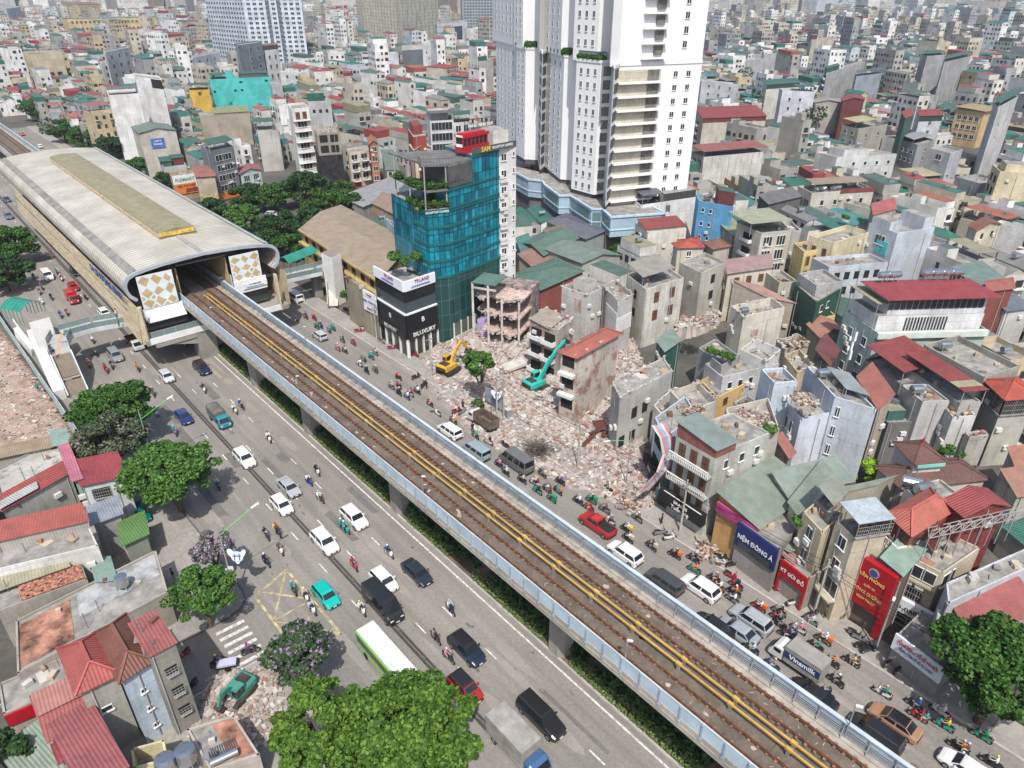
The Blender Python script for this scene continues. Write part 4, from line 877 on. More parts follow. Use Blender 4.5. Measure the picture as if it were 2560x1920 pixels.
for i in range(8):mb.box(a+d*L*i/7+o*.1+Vector((0,0,2.2)),(.18,.2,4.0),ax=d,ay=Vector((0,0,1)).cross(d))
mb.build('shopfront_post',MATS['white_fascia'],bl);RG.plate(1,0,1,0,1.3,Wm((.5,.48,.44)),.2,0,'plinth');RG.plate(1,0,1,1.3,4.0,Glass((.1,.12,.09),.2),.06,0,'shop_window')
sg=Bd('sign_building','narrow corner shop behind stacked tool brand signboards','shop building',[('E',110,180),('E',148,205),('E',262,262)],('E',185,500),(.3,.27,.2),par=.3,depth=(8,4.5))
for k,(z0,z1)in enumerate(((.86,.98),(.71,.84),(.56,.69))):
 p=sg.plate(1,.02,.98,sg.h*z0,sg.h*z1,MATS['banner_white'],.25,0,'signboard');sg.write(1,.5,sg.h*(z0+z1)/2,['Hongky','Makita  CÔNG CỤ','BOSCH'][k],.6,[MATS['letter_red'],bu,MATS['letter_red']][k],.32)
mk=Bd('market_hall','yellow two storey market hall under a wide tan sheet roof','market hall',[('B',-255,1470),('E',250,150),('B',500,1580)],('E',290,420),(.45,.34,.16),roof='gable2',rc=(.34,.27,.19))
mk.win(0,9,2,'open',1.8,1.5,1.2,3.4,.03,.97);mk.slab(0,mk.h-3.1,1.0,.4);mk.slab(0,mk.h-.25,.7,.45)
bp_=Bd('arched_house','pale blue house with a big arched window and balustraded roof against the teal tower','house',[('B',318,1430),('B',345,1460),('B',480,1530)],11.5,(.33,.42,.5),par=.9,depth=(9,7))
bp_.win(1,1,1,'shut',2.4,2.6,2.6,3,.1,.9)
def B_(nm,lb,cs,hb,wall,roof='flat',rc=None,cat='house',**k):return Bd(nm,lb,cat,cs,hb,wall,roof,rc,**k)
def T_(t,*pts):return[(t,*p)for p in pts]
x=B_('tall_house','tall blank white house with black railed roof frames',T_('A',(680,560),(697,612),(890,600)),('A',803,1030),WH,depth=(16,None));x.shed(0.02,.98,.02,.6,2.6,DG,0);x.win(0,2,6,'balc',2.0,2.2,4.0,3.3,.02,.3);x.win(0,2,6,'w2',1.0,1.4,4,3.3,.35,.6)
x=B_('tall_house','higher blank white house with a black terrace screen behind the tall white one',T_('A',(850,445),(868,492),(1038,512)),27.5,WH,depth=(16,None));x.plate(1,.6,1,24.0,27.3,black_in,.1,0,'terrace_screen')
x=B_('shop_house','weathered house with pale green gabled roof and a small blue billboard on its side',T_('A',(815,790),(895,855),(1130,835)),('A',990,1150),(.5,.47,.42),'gable2',SAGE,depth=(15,None));x.plate(1,.25,.62,x.h-5.5,x.h-2.2,M((.08,.16,.45),var=.3,scale=1,key='billboard_blue'),.2,0,'billboard')
x.write(1,.44,x.h-3.2,'THÚ Y',.8,wl,.35);x.write(1,.44,x.h-4.2,'FUNPET',.8,wl,.35)
x=B_('low_house','low grey house with teal sheet sheds above the station roof edge',T_('A',(985,985),(1050,1075),(1200,1060)),9.0,(.45,.45,.47),depth=(9,None));x.shed(0,.45,.4,1,1.8,GREEN,.5,walls=GREEN);x.shed(.5,1,.5,1,2.4,GREEN,.3,walls=REDD)
x=B_('supermarket_house','two storey house fronted by a white and orange supermarket billboard',T_('A',(1085,1112),(1105,1140),(1270,1115)),('A',1160,1290),(.42,.3,.16),cat='shop house')
m_=M((.62,.2,.05),rough=.6,var=.1,key='billboard_orange');x.plate(1,0,1,x.h-2.4,x.h+.2,MATS['banner_white'],.25,0,'billboard_top');x.plate(1,0,1,x.h-5.6,x.h-2.4,m_,.25,0,'billboard_bottom')
x.write(1,.45,x.h-1.2,'FUJIMART',1.4,M((.1,.3,.12),var=0,key='letter_green'),.32);x.write(1,.5,x.h-3.2,'SIÊU THỊ NHẬT',.85,M((.12,.03,.02),var=0,key='letter_brown'),.32);x.plate(1,.42,.95,x.h-5.2,x.h-4.0,M((.2,.05,.04),key='brown_box'),.05,.28,'billboard_box')
x=B_('slim_office','slim grey five storey office with long dark windows and a green shed roof',T_('A',(1260,915),(1350,972),(1500,940)),('A',1420,1300),(.2,.22,.25),cat='office building',depth=(12,None));x.win(1,1,5,'band',6.2,1.9,1.6,3.1,.05,.95);x.shed(0,1,.0,.6,2.6,GREEN,.4,walls=None);x.acs(1,[(.85,10.8),(.9,8)])
x.plate(1,0,1,.4,2.6,MATS['billboard_orange'],.2,0,'shop_sign')
x=B_('low_house','low house with pink sheet roof behind the orange billboard',T_('A',(1250,1095),(1262,1138),(1380,1130)),9.0,(.45,.38,.3),'lean',PINK);x.plate(1,0,1,1.0,3.6,MATS['worn_yellow_paint'],.2,0,'shop_sign')
x=B_('small_house','small pale blue house with white window frames and a pink gabled roof',T_('A',(1530,1085),(1545,1118),(1675,1092)),('A',1585,1262),(.5,.62,.62),'gable2',PINK,depth=(8,None));x.win(1,2,2,'w3',2.0,2.0,.8,3.2,.04,.96)
x=B_('slim_house','slim white six storey house with brown shutters below its roof terrace',T_('A',(1838,655),(1875,700),(1985,690)),('A',1975,1170),WH,depth=(13,None));x.win(1,1,6,'w3',3.2,1.9,4.2,3.5,.08,.92);x.win(1,2,1,'shut',1.5,2.3,1.2,3,.1,.9);x.slab(1,x.h-4,1.0,.2)
for k in range(1,6):x.slab(1,x.h-4-3.5*k,.9,.18)
x=B_('construction_tower','unfinished house wrapped in black netting and bamboo scaffolding',T_('A',(2010,800),(2035,860),(2185,850)),('A',2080,1220),(.33,.3,.26),cat='building site',depth=(14,None));x.win(1,2,2,'open',2.6,2.3,.6,3.3,.05,.95)
for f in(0,1):x.plate(f,0,1,0,x.h-7,M((.03,.03,.035),rough=.95,var=.4,scale=.7,key='black_net'),.5,0,'netting')
mb=MB();rr=random.Random(5)
for i in range(46):p=x.pt(rr.uniform(0,1),rr.uniform(0,.6));a_=rr.uniform(0,6.28);mb.bar(p,p+Vector((math.cos(a_)*rr.uniform(.5,2.5),math.sin(a_)*rr.uniform(.5,2.5),rr.uniform(.6,3.2))),.09)
mb.build('bamboo_poles',M((.5,.45,.36),var=.3,key='bamboo'),x.root)['kind']='stuff'
x=B_('turquoise_building','wide bright turquoise building with few small windows and green roof sheds',T_('A',(1332,475),(1345,512),(1735,492)),17.5,(.08,.52,.5),cat='building',par=.5,depth=(12,None));x.win(1,7,1,'open',1.6,.9,1.5,3,0,1,skip=((0,0),(0,1),(0,2),(0,4),(0,5)));x.win(1,9,1,'open',1.3,1.0,5.5,3,0,1,skip=((0,1),(0,2),(0,5),(0,6),(0,7),(0,8)));x.shed(.02,.3,.2,.9,2.3,GREEN,.4);x.shed(.5,.98,.2,.9,2.3,GREEN,.4,walls=(.1,.1,.1));x.room(.28,.4,.1,.5,4.2,(.08,.5,.48))
x=B_('yellow_house','yellow house with planted roof terrace left of the turquoise building',T_('A',(1205,545),(1215,580),(1345,575)),13.5,(.6,.4,.07),par=.6,depth=(10,None));x.shed(0,1,.3,1,2.6,GREEN,.4);x.win(1,1,1,'shut',1.5,1.6,1,3)
x=B_('concrete_house','broad stained bare concrete house under an olive sheet roof',T_('A',(1268,705),(1283,745),(1600,725)),13.0,(.36,.32,.26),par=.3,depth=(10,None));x.shed(.3,1,0,.9,.9,OLIVE,1.2,walls=(.36,.32,.26));x.wm.name
x=B_('grey_house','blank pale grey house beside the slim white six storey one',T_('A',(1640,770),(1655,842),(1790,835)),14.5,(.45,.44,.42),par=.4,depth=(10,None));x.shed(-.1,.8,.3,1,3,GREEN,.3);x.tank(.8,.2,'pair of upright steel tanks on the blank pale grey house',True)
x=B_('grey_house','stepped pale grey house with a green box on its roof behind the netted site',T_('2',(1090,1180),(1105,1225),(1380,1215)),17.0,(.43,.44,.46),par=.4,depth=(10,None));x.room(.0,.75,.5,1,3.2,GREEND if False else(.02,.1,.07));x.tank(.25,.6,'steel water tank standing on the dark green rooftop box',z=x.zr+3.2);x.win(1,3,1,'open',1.2,1.4,3.2,3)
x=B_('grey_tall_house','tall narrow grey house end right of the turquoise wall',T_('2',(655,1010),(670,1040),(795,1035)),15.0,(.4,.41,.44),par=.4,depth=(20,None))
x=B_('villa','cream and red narrow house with arched balconies left of the brick one',T_('B',(45,955),(55,985),(185,965)),('B',70,1210),(.6,.52,.42),par=.5);x.win(1,2,3,'balc',2.4,2.6,.6,3.2,.02,.98);x.plate(1,0,.45,.2,2.2,MATS['letter_red'],.15,0,'shop_sign')
x=B_('brick_villa','narrow orange brick house with pointed dormers',T_('B',(178,890),(192,930),(240,925)),('B',215,1200),(.42,.2,.12),'gable2',(.4,.14,.07));x.win(1,1,4,'w2',1.6,1.6,.8,3.2)
x=B_('modern_house','modern white framed house with long blue glass bands and rooftop cafe',T_('B',(505,690),(578,778),(728,770)),19.5,(.6,.62,.64),cat='house',depth=(9,None));x.win(1,1,4,'band',7.5,2.6,.6,3.6,.02,.98);x.shed(.0,1,.1,.7,3.0,SLATE,.3);x.room(-.0,.9,.6,1,4.0,(.6,.6,.6),RUST);x.tank(.97,.85,'steel water tank on the rooftop of the modern house with blue glass',z=x.zr)
x=B_('modern_house','white house wing with grey panels right of the blue glass bands',T_('B',(726,740),(730,790),(838,780)),18.5,(.6,.6,.6),depth=(8,None));x.win(1,2,3,'w2',2.0,2.2,1.0,3.6,.04,.96);x.shed(0,1,.2,1,3.0,GREEN,.4)
x=B_('gabled_house','cream house with classical pediment and a red box on its roof',T_('B',(440,920),(478,965),(580,945)),14.5,(.62,.54,.4),'gable2',(.6,.5,.38),depth=(9,None));x.win(1,1,3,'solidbalc',4.0,2.5,.8,3.4,.05,.95)
x=B_('red_clad_house','narrow house topped with stacked dark red sheet boxes',T_('B',(436,830),(470,880),(555,870)),18.5,(.3,.06,.05),par=0);x.room(.1,.8,.2,.9,2.8,Tin((.3,.05,.045)),RED)
x=B_('sage_house','tall narrow house with a long green sloping roof beside the brick villa',T_('B',(270,985),(300,1090),(375,1090)),8.5,(.5,.48,.42),'lean',SAGE);x.win(1,2,1,'open',1.0,1.2,.8,3)
x=B_('awning_hall','low hall roofed with grey panels and white ribs',T_('B',(5,1265),(150,1330),(455,1200)),6.0,(.3,.3,.28),'slab',(.3,.31,.32),cat='hall')
x=B_('market_wing','small brown pitched roof wing behind the market hall',T_('B',(208,1305),(400,1400),(470,1350)),9.5,(.36,.27,.17),'lean2',(.3,.2,.15),cat='hall')
x=B_('colonial_block','long ochre yellow four storey institution with rows of windows',T_('A',(300,95),(432,118),(1000,108)),27,(.62,.48,.24),'slab',(.25,.3,.28),cat='institution',depth=(35,None));x.win(1,20,3,'w2',2.4,3.0,3.0,7.0,.02,.98)
x=B_('colonial_block','ochre pavilion with a red hipped roof behind the long yellow institution',T_('A',(390,15),(430,30),(640,25)),34,(.6,.47,.25),'hip',RUST,cat='institution')
x=B_('white_block','white terraced block in the top left corner',T_('A',(-40,30),(40,55),(130,45)),30,(.6,.63,.66),cat='block');x.win(1,5,4,'open',2.4,2,1.5,4.2)
x=B_('beige_tower_house','tall beige rendered house with a green lean-to on top at the far left',T_('A',(120,330),(190,345),(395,335)),('A',262,560),(.55,.48,.34),depth=(20,None));x.shed(0,.45,0,.6,4,GREEND,.5);x.win(1,3,1,'open',3,3,12,4,.1,.9)
x=B_('white_stepped_house','white six storey house with balconies behind the blank white tower',T_('A',(640,300),(675,335),(832,305)),27,(.66,.65,.62),depth=(18,None));x.win(1,3,4,'w3',3.2,2.4,2.0,5.0,.05,.95)
x=B_('white_stepped_house','lower white house in front of the six storey balconied one',T_('A',(630,385),(650,405),(765,392)),19,(.68,.68,.68),depth=(14,None));x.win(1,3,3,'open',1.4,2.2,2,4)
x=B_('white_house','white house with slanting window pairs and black terrace',T_('A',(1212,330),(1238,370),(1410,335)),18,WH,depth=(20,None));x.win(0,4,2,'open',1.6,2.2,1.8,4.5);x.win(1,3,2,'open',1.6,2.0,2.5,4)
x=B_('grey_apartment','plain grey eight storey block in front of the blue and white twin tower',T_('A',(1490,265),(1530,292),(1682,270)),30,(.27,.29,.31),cat='block',depth=(18,None));x.win(1,2,5,'w2',2.2,2.6,2,5,.3,.95)
x=B_('white_apartment','white narrow block with rusty roof shed beside the plain grey one',T_('A',(1685,310),(1700,325),(1790,315)),25,WH,cat='block',depth=(14,None));x.win(1,2,3,'w2',1.8,2.4,3,5.5);x.shed(0,1,.1,1,3.2,BROWN,.4,walls=(.1,.08,.07))
x=B_('curved_house','white villa with rounded corner balconies and a railed roof',T_('2',(1325,610),(1345,650),(1560,640)),15,WH,cat='villa',depth=(14,None));x.win(1,3,2,'open',1.7,1.8,1.6,4.6,.05,.95);balustrade(x.root,[x.P[0],x.P[1],x.P[2]],x.h,1.2,white_frame,.8,'roof_railing',.15)
x=B_('hangar_hall','white hall with a curved pale roof in the distance',T_('2',(1040,170),(1060,230),(1420,215)),16,(.66,.66,.64),'gable2',(.62,.6,.52),cat='hall',depth=(50,None));x.win(1,7,2,'open',2.4,2.6,3,6,.35,.98)
x=B_('white_block','long blank bluish white block behind the dense red and green roofs',T_('2',(1735,620),(1750,650),(2190,640)),16,(.56,.6,.66),cat='block',depth=(14,None));x.win(1,10,3,'open',1.2,1.6,2,4.5,.02,.5);x.shed(.05,.6,.1,.9,2.6,GREEND,.4)
x=B_('slate_block','dark grey block with a cream penthouse beside the blank bluish one',T_('B',(395,300),(400,325),(550,315)),20,(.16,.18,.2),cat='block',depth=(14,None));x.room(0,.95,.2,.9,3.4,(.6,.58,.5))
def highrise(label,cs,h,base_z,wall,cols,rows,stripe=None,cat='high-rise',dz_=3.2,sides=True,ww=2.2,wh=1.5):
 P0=[G(*c,base_z)for c in cs];t=Poly('high_rise',label,cat,[P0[0],P0[1],P0[2],P0[0]+P0[2]-P0[1]],0,h,wall)
 L0,L1=(P0[0]-P0[1]).length,(P0[2]-P0[1]).length
 sp=[(1,cols,rows,'w2',ww,wh,1.5,dz_,.02,.98)]
 if sides:sp.append((0,max(2,int(cols*L0/L1)),rows,'w2',ww,wh,1.5,dz_,.02,.98))
 win_merged(t,sp)
 if stripe:
  for u0,u1,m in stripe:t.plate(1,u0,u1,0,h-.5,m,.12,0,'stripe')
 return t
dgs=M((.1,.12,.14),rough=.7,var=.15,scale=.2,key='dark_stripe')
highrise('blue and white high-rise with dark vertical stripes and loggias',[('2',-20,640),('2',440,700),('2',1108,690)],96,12,(.56,.63,.72),9,27,[(.37,.43,dgs),(.56,.62,dgs)],ww=2.6,wh=1.8)
highrise('pale peach high-rise cut by the top edge left of the blue and white one',[('A',640,50),('A',700,90),('A',1060,70)],110,10,(.66,.6,.52),16,26)
highrise('second pale peach high-rise at the top edge',[('A',1060,55),('A',1080,75),('A',1420,60)],100,10,(.66,.6,.52),15,24)
highrise('cream high-rise slab with dense dark windows left of the white tower',[('B',120,215),('B',165,250),('B',395,285)],90,10,(.6,.57,.44),12,24,ww=1.8)
highrise('cream high-rise wing with corner loggias nearest the white office',[('B',385,285),('B',395,290),('B',640,245)],90,10,(.6,.58,.46),9,24,ww=2.0)
highrise('brownish ribbed high-rise behind the white office',[('B',600,100),('B',615,130),('B',790,115)],100,10,(.33,.28,.22),6,26,ww=6,wh=1.2)
highrise('blue grey glass high-rise just left of the white tower',[('B',780,190),('B',792,215),('B',1060,215)],100,10,(.3,.36,.42),14,28,ww=2.4,wh=2.2)
x=B_('white_office','white office with a tall dark blue glass panel and flagged roof terrace',T_('B',(560,120),(625,150),(820,135)),30,(.66,.68,.7),cat='office building',depth=(22,None));x.plate(1,.52,.8,2,26,Glass((.01,.03,.09),.15),.2,0,'glass_panel');x.win(1,8,4,'open',1.1,1.6,2.5,5.5,.02,.5);x.win(0,5,4,'open',1.2,1.8,2.5,5.5);x.shed(.1,.8,.2,.8,4,GREY,.5)
x=B_('concrete_tower_house','slim unpainted concrete house left of the white tower',T_('B',(875,365),(890,395),(985,385)),20,(.42,.41,.38),depth=(10,None));x.room(.0,.6,.5,1,3,GREEN and(.05,.14,.11))
mt=thing('radio_mast','red and white lattice radio mast above the distant roofs','mast',G('2',1600,520,6));b0=G('2',1600,520,0);mh=at_dist(b0,'2',1575,20)
mb=MB();N=12
for k in range(N):
 z0,z1=mh*k/N,mh*(k+1)/N;w0_,w1_=4.5*(1-k/N*.8),4.5*(1-(k+1)/N*.8);mi=k%2
 c0=[b0+Vector((sx_*w0_,sy_*w0_,z0))for sx_,sy_ in((-1,-1),(1,-1),(1,1),(-1,1))];c1=[b0+Vector((sx_*w1_,sy_*w1_,z1))for sx_,sy_ in((-1,-1),(1,-1),(1,1),(-1,1))]
 for i in range(4):j=(i+1)%4;mb.bar(c0[i],c1[i],.5,mi=mi);mb.bar(c0[i],c1[j],.3,mi=mi);mb.bar(c0[j],c1[i],.3,mi=mi);mb.bar(c1[i],c1[j],.3,mi=mi)
mb.build('lattice',[M((.4,.06,.04),key='mast_red'),M((.6,.58,.55),key='mast_white')],mt)
x=B_('white_tall_house','white blank house with black roof pavilions at the foot of the white tower',T_('1',(880,1290),(940,1330),(1310,1275)),('1',900,1659),(.7,.7,.7),depth=(9,None));x.shed(.02,.35,.0,.6,3.0,SLATE,.4);x.room(.4,.98,.1,.9,2.4,(.06,.065,.07));x.tank(.38,.15,'upright steel tank beside the black pavilion roofs',True);x.win(0,2,4,'band',3.4,2.4,.8,3.2)
x=B_('terrace_house','pale house with red sheet roof below the white blank one',T_('1',(915,1450),(985,1505),(1235,1480)),11.5,(.6,.58,.52),par=.4,depth=(8,None));x.shed(0,1,.1,.8,.9,RED,.7,walls=(.6,.58,.52));x.win(0,2,2,'solidbalc',3,2.4,1.6,3.2);x.tank(.8,.9,'steel tank over the red sheet roof below the white blank house',True,z=x.zr+2)
x=B_('small_tower_house','small cream house with a red pyramid roof',T_('1',(1150,1580),(1178,1605),(1330,1600)),10.5,(.6,.56,.48),'hipt',(.4,.08,.05));x.win(1,1,1,'w2',1.0,1.2,.8,3)
x=B_('blue_house','sky blue narrow house with silver tanks and a dark red box on top',T_('C',(110,1265),(120,1290),(345,1330)),15.5,(.12,.36,.62),par=.5,depth=(6,None));x.room(.55,1,.1,.9,3.6,Tin(REDD),GREEN);x.win(1,2,3,'w1',.7,1.0,1.5,3.3,.05,.5);tank(x.pt(.3,.5),'steel tank on the sky blue house',False,.6,1.9,.3)
x=B_('red_roof_block','broad concrete block with red sheet attic and rooftop tanks',T_('C',(95,720),(150,760),(555,745)),('C',130,960),(.5,.47,.4),cat='house',par=0);x.roof('lean',RED,2.0);x.plate(1,0,.42,x.h-.1,x.h+.02,MATS['flat_roof'])if False else None
x.plate(1,.0,.44,x.h-1.8,x.h-.05,Tin(REDD),.12,0,'red_attic');x.plate(1,.6,1,x.h-1.8,x.h-.05,Tin(REDD),.12,0,'red_attic');x.win(1,4,1,'w1',1.0,1.2,.5,3);x.win(0,1,3,'balc',3,2.2,2.4,3.2)
x=B_('stained_block','wide white house streaked with black mould under a faded red sheet canopy',T_('C',(75,975),(155,1010),(540,975)),('C',175,1290),Wm((.6,.59,.56),1.0),cat='house',par=.8);x.shed(-.02,1.02,-.05,.95,2.6,(.3,.1,.08),.4);x.win(0,2,3,'grille',2.2,1.8,1.5,3.4)
x=B_('tower_block','tall narrow beige concrete house with a small red box on top',T_('C',(812,240),(848,255),(990,245)),('C',862,500),(.5,.46,.36),par=.6,depth=(14,None));x.win(1,2,1,'w2',2,2,8,4,.4,.8);x.room(.0,.25,.3,.8,3.5,Tin(REDD))
x=B_('white_block','bluish white tall house stepping down toward its balconies',T_('C',(630,560),(660,580),(870,590)),('C',605,850),(.58,.6,.66),depth=(8,None));x.win(1,2,4,'w1',1.0,1.5,3.0,4.0,.1,.75);x.shed(.4,1,.2,.9,2.6,GREEN,.3,walls=None)
x=B_('grey_block','big plain grey house with a small green shed at its left end',T_('C',(875,420),(945,470),(1195,395)),('C',935,690),(.45,.45,.45),depth=(11,None));x.shed(0,.3,.3,1,2.8,GREEN,.4,walls=GREEN);x.win(0,3,4,'solidbalc',2.6,2.2,1.4,3.4)
x=B_('slate_house','blue grey house with dark slate canopy beside the big plain grey one',T_('C',(1118,470),(1135,490),(1300,470)),16,(.3,.33,.38),depth=(10,None));x.shed(0,1,0,.9,2.6,SLATE,.4)
x=B_('green_roof_block','white house with green sheet attic and balconies',T_('C',(500,505),(560,545),(770,530)),17,(.55,.55,.5),par=0,depth=(11,None));x.roof('lean',GREEN,1.2);x.plate(1,0,1,x.h-2,x.h-.05,Tin(GREEND),.12,0,'green_attic');x.win(0,3,3,'w2',1.6,1.8,2.5,3.4)
x=B_('white_row_house','long white house with few square windows right behind the white tower',T_('C',(95,500),(140,520),(380,545)),14,(.62,.63,.65),depth=(10,None));x.win(1,3,2,'w2',1.3,1.6,1.5,4.2)
x=B_('grey_wall_house','stepped pale grey blank house beneath the dense far roofs',T_('C',(400,380),(415,395),(710,350)),16,(.48,.48,.49),depth=(12,None));x.room(.4,.95,.2,.9,2.5)
x=B_('villa_grey','grey gabled house with three small windows',T_('C',(850,640),(870,660),(1040,660)),14,(.42,.4,.36),'gable2',(.3,.29,.27));x.win(1,3,1,'w1',.9,1.5,1.4,3,.1,.55)
x=B_('red_box_house','small house clad in red sheet with a white band',T_('C',(1040,625),(1050,650),(1185,640)),16.5,Tin(REDD),'gable2',RED)
x=B_('olive_canopy_house','stained grey concrete house with a faded yellow roof canopy and silver tanks',T_('C',(985,790),(1150,830),(1335,800)),('C',1150,1010),(.38,.37,.33),depth=(10,None));x.shed(0,.7,.2,1,3.0,(.42,.38,.2),.4);x.win(0,2,3,'w2',1.2,1.6,1.2,3.6);x.win(1,2,1,'w2',1.2,1.6,2.2,3.6);tank(x.pt(.85,.3),'silver tank on the stained house with the yellow canopy',False,.6,2.2,.2)
x=B_('white_flat_block','broad white house with small windows and two tanks, behind the flat grey rooftops',T_('C',(930,990),(1010,1010),(1395,990)),('C',1080,1290),(.56,.56,.56),depth=(9,None));x.win(1,4,3,'w1',1.0,1.2,1.8,3.6,.2,.98);x.room(.18,.6,.2,.9,2.4);tank(x.pt(.5,.5,x.zr+2.4),'pair of silver tanks on the broad white house',False,.65,2.0,.1)
x=B_('tiled_frame_block','beige house with a red lettering frame and many rooftop tanks',T_('C',(790,1210),(850,1240),(1250,1215)),('C',800,1480),(.5,.48,.42),depth=(8,None));x.win(1,4,2,'w1',1.1,1.5,2.2,3.4);x.win(0,2,2,'grille',2.6,2.2,2.4,3.4);x.plate(1,.45,1.0,x.h-.6,x.h+.5,Tin(RED),.15,0,'red_band');x.shed(.1,.95,.3,.95,2.4,(.3,.24,.18),.3)
for u,v,w in((.12,.2,'left'),(.25,.35,'second'),(.38,.2,'middle'),(.5,.4,'fourth'),(.75,.7,'rear right')):tank(x.pt(u,v),'steel water tank, %s of five on the house with the red roof band'%w,False,.62,1.9,rnd.uniform(0,3))
x=B_('white_ell_house','pale blue modern house with stepped terraces and a turquoise wall',T_('C',(1240,1440),(1400,1500),(1640,1460)),15.5,(.5,.54,.6),par=.9,depth=(8,None));x.win(0,1,1,'w3',2.6,2.0,1.6,3);x.room(.0,.3,.3,.9,2.6);x.room(.75,1,.1,.9,3.0);x.plate(0,.4,.8,x.h-5.5,x.h-2.6,M((.08,.45,.48),key='turquoise_wall'),.1,0,'turquoise_wall')
x=B_('white_modern_house','white modern house with flat terraces in front of the pale blue one',T_('C',(1410,1500),(1560,1565),(1850,1560)),('C',1500,1646),(.58,.6,.64),par=.9,depth=(8,None));x.win(1,3,2,'open',1.4,1.6,1.8,3.2);x.room(.5,.8,.3,.9,2.6)
x=B_('grey_mid_block','grey house under a rusty yellow striped canopy',T_('C',(1380,1120),(1560,1165),(1790,1150)),('C',1520,1330),(.42,.42,.4),depth=(9,None));x.shed(.0,.75,.1,1,2.0,KHAKI,.7);x.win(0,3,2,'w2',1.4,1.8,1.4,3.4);x.win(1,2,2,'w1',1.1,1.4,2.0,3.4)
x=B_('grey_dark_block','dark grey plain house behind the yellow striped canopy',T_('C',(1750,1130),(1930,1180),(2085,1160)),('C',1900,1400),(.3,.31,.32),depth=(9,None));x.win(1,2,3,'w1',1.1,1.4,1.6,3.2)
x=B_('green_box_block','grey house with dark green sheet corner and silver tanks',T_('C',(1330,870),(1530,930),(1640,900)),('C',1500,1100),(.36,.37,.38),depth=(10,None));x.shed(.0,1,.3,1,2.0,GREY,.4);x.win(0,3,2,'w1',1.0,1.2,2.5,3.2);x.win(1,1,3,'w1',1.0,1.4,2,3.2)
x=B_('pale_corner_house','plain pale house with one barred window near the yellow mansion',T_('C',(1600,950),(1740,985),(1820,960)),16,(.44,.46,.48),depth=(8,None));x.win(0,1,1,'w2',2.2,1.8,1,3)
x=B_('peach_mansion','peach coloured block with tan overhanging roof and green sheds on top',T_('C',(1735,690),(1960,720),(2060,700)),('C',1930,960),(.6,.44,.26),depth=(12,None));x.shed(0,1,0,1,1.0,(.36,.28,.15),.5,over=.9);x.win(0,4,3,'w2',1.6,1.8,2.4,3.6)
x=B_('tall_white_house','tall white house side joined to the peach block',T_('C',(2010,660),(2050,690),(2175,620)),26,(.56,.56,.56),depth=(10,None));x.shed(0,1,0,1,2.0,GREEN,.5);x.win(1,2,2,'w2',1.4,1.6,6,4)
x=B_('dark_box_house','tall grey house with green sheet attic right of the tall beige one',T_('C',(1560,350),(1590,360),(1710,350)),24,(.4,.42,.44),depth=(16,None));x.shed(0,1,0,1,2.0,GREEN,.4)
x=B_('long_grey_house','long grey house end under a green canopy near the right edge',T_('C',(1690,360),(1700,400),(1870,360)),24,(.4,.4,.4),depth=(20,None));x.shed(0,1,.0,.9,2.4,GREEN,.5)
x=B_('red_green_house','house banded red and green with sheet attic',T_('C',(1395,720),(1450,760),(1500,740)),18,Tin((.04,.13,.1)),'lean',RED,depth=(8,None))
x=B_('red_green_house','white fronted house with red sheet roof and green band',T_('C',(1510,720),(1545,745),(1690,740)),17,(.55,.58,.62),'lean',RED,depth=(8,None));x.win(1,1,2,'w2',1.3,1.6,2,3.4);x.plate(1,0,1,x.h-2,x.h-.1,Tin(GREEND),.12,0,'green_band')
x=B_('navy_roof_hall','hall with a smooth navy grey hipped roof at the foot of the tower',T_('B',(1330,1420),(1580,1535),(1708,1480)),8.0,(.4,.42,.42),'hip',(.12,.13,.17),cat='hall')
x=B_('green_roof_hall','low hall with wide dark green hipped roof behind the ruin',[('E',1120,120),('E',1290,215),('E',1560,95)],8.5,(.3,.1,.08),'hip',(.08,.16,.13),cat='hall',depth=None)
x=B_('green_roof_hall','long green sheet roof beside the navy roofed hall',T_('B',(1160,1560),(1310,1640),(1530,1530)),8.0,(.35,.14,.11),'gable',(.09,.17,.14),cat='hall')
x=B_('green_roof_hall','large grey green roof with pale ribs in front of the tower',T_('B',(1320,1600),(1560,1690),(1800,1640)),8.5,(.4,.4,.36),'gable2',(.16,.22,.19),cat='hall')
x=B_('rust_roof_shed','rusty brown lean-to roof between the green ones',T_('B',(1310,1510),(1400,1560),(1525,1520)),7.5,(.35,.3,.25),'lean',(.22,.13,.1),cat='shed')
x=B_('brown_roof_house','old house with brown concrete tile roof behind the green hall',[('E',1150,20),('E',1260,85),('E',1400,20)],7.0,(.4,.36,.3),'lean',(.3,.17,.14))
x=B_('teal_roof_house','low house with teal sheet roof against the white service tower',T_('B',(1135,1560),(1180,1650),(1255,1620)),7.5,(.4,.38,.33),'lean',(.06,.2,.17))
x=B_('stained_villa','mould stained white villa with sheet terrace roof at the top of the site',[('E',1845,120),('E',1970,215),('E',2212,140)],12.0,Wm((.58,.56,.5),1.0));x.shed(0,.8,.2,.95,2.6,(.3,.29,.25),.6);x.win(1,2,2,'shut',1.3,2.0,1.2,3.6);x.win(0,1,2,'open',1.0,1.6,1.6,3.6)
x=B_('balcony_house','cream and blue house with tall window grids and olive roof',T_('C',(395,1440),(525,1500),(720,1480)),13.5,(.56,.54,.48),depth=(9,None));x.shed(-.3,1,.1,1,2.8,(.33,.35,.25),.5);x.win(1,2,4,'w3',2.2,2.2,.9,3.2,.02,.9);x.win(0,1,3,'solidbalc',3.4,2.2,1,3.2)
x=B_('grey_end_house','plain grey gable end right of the window gridded house',T_('C',(700,1470),(720,1490),(780,1480)),12.5,(.45,.45,.43),depth=(8,None))
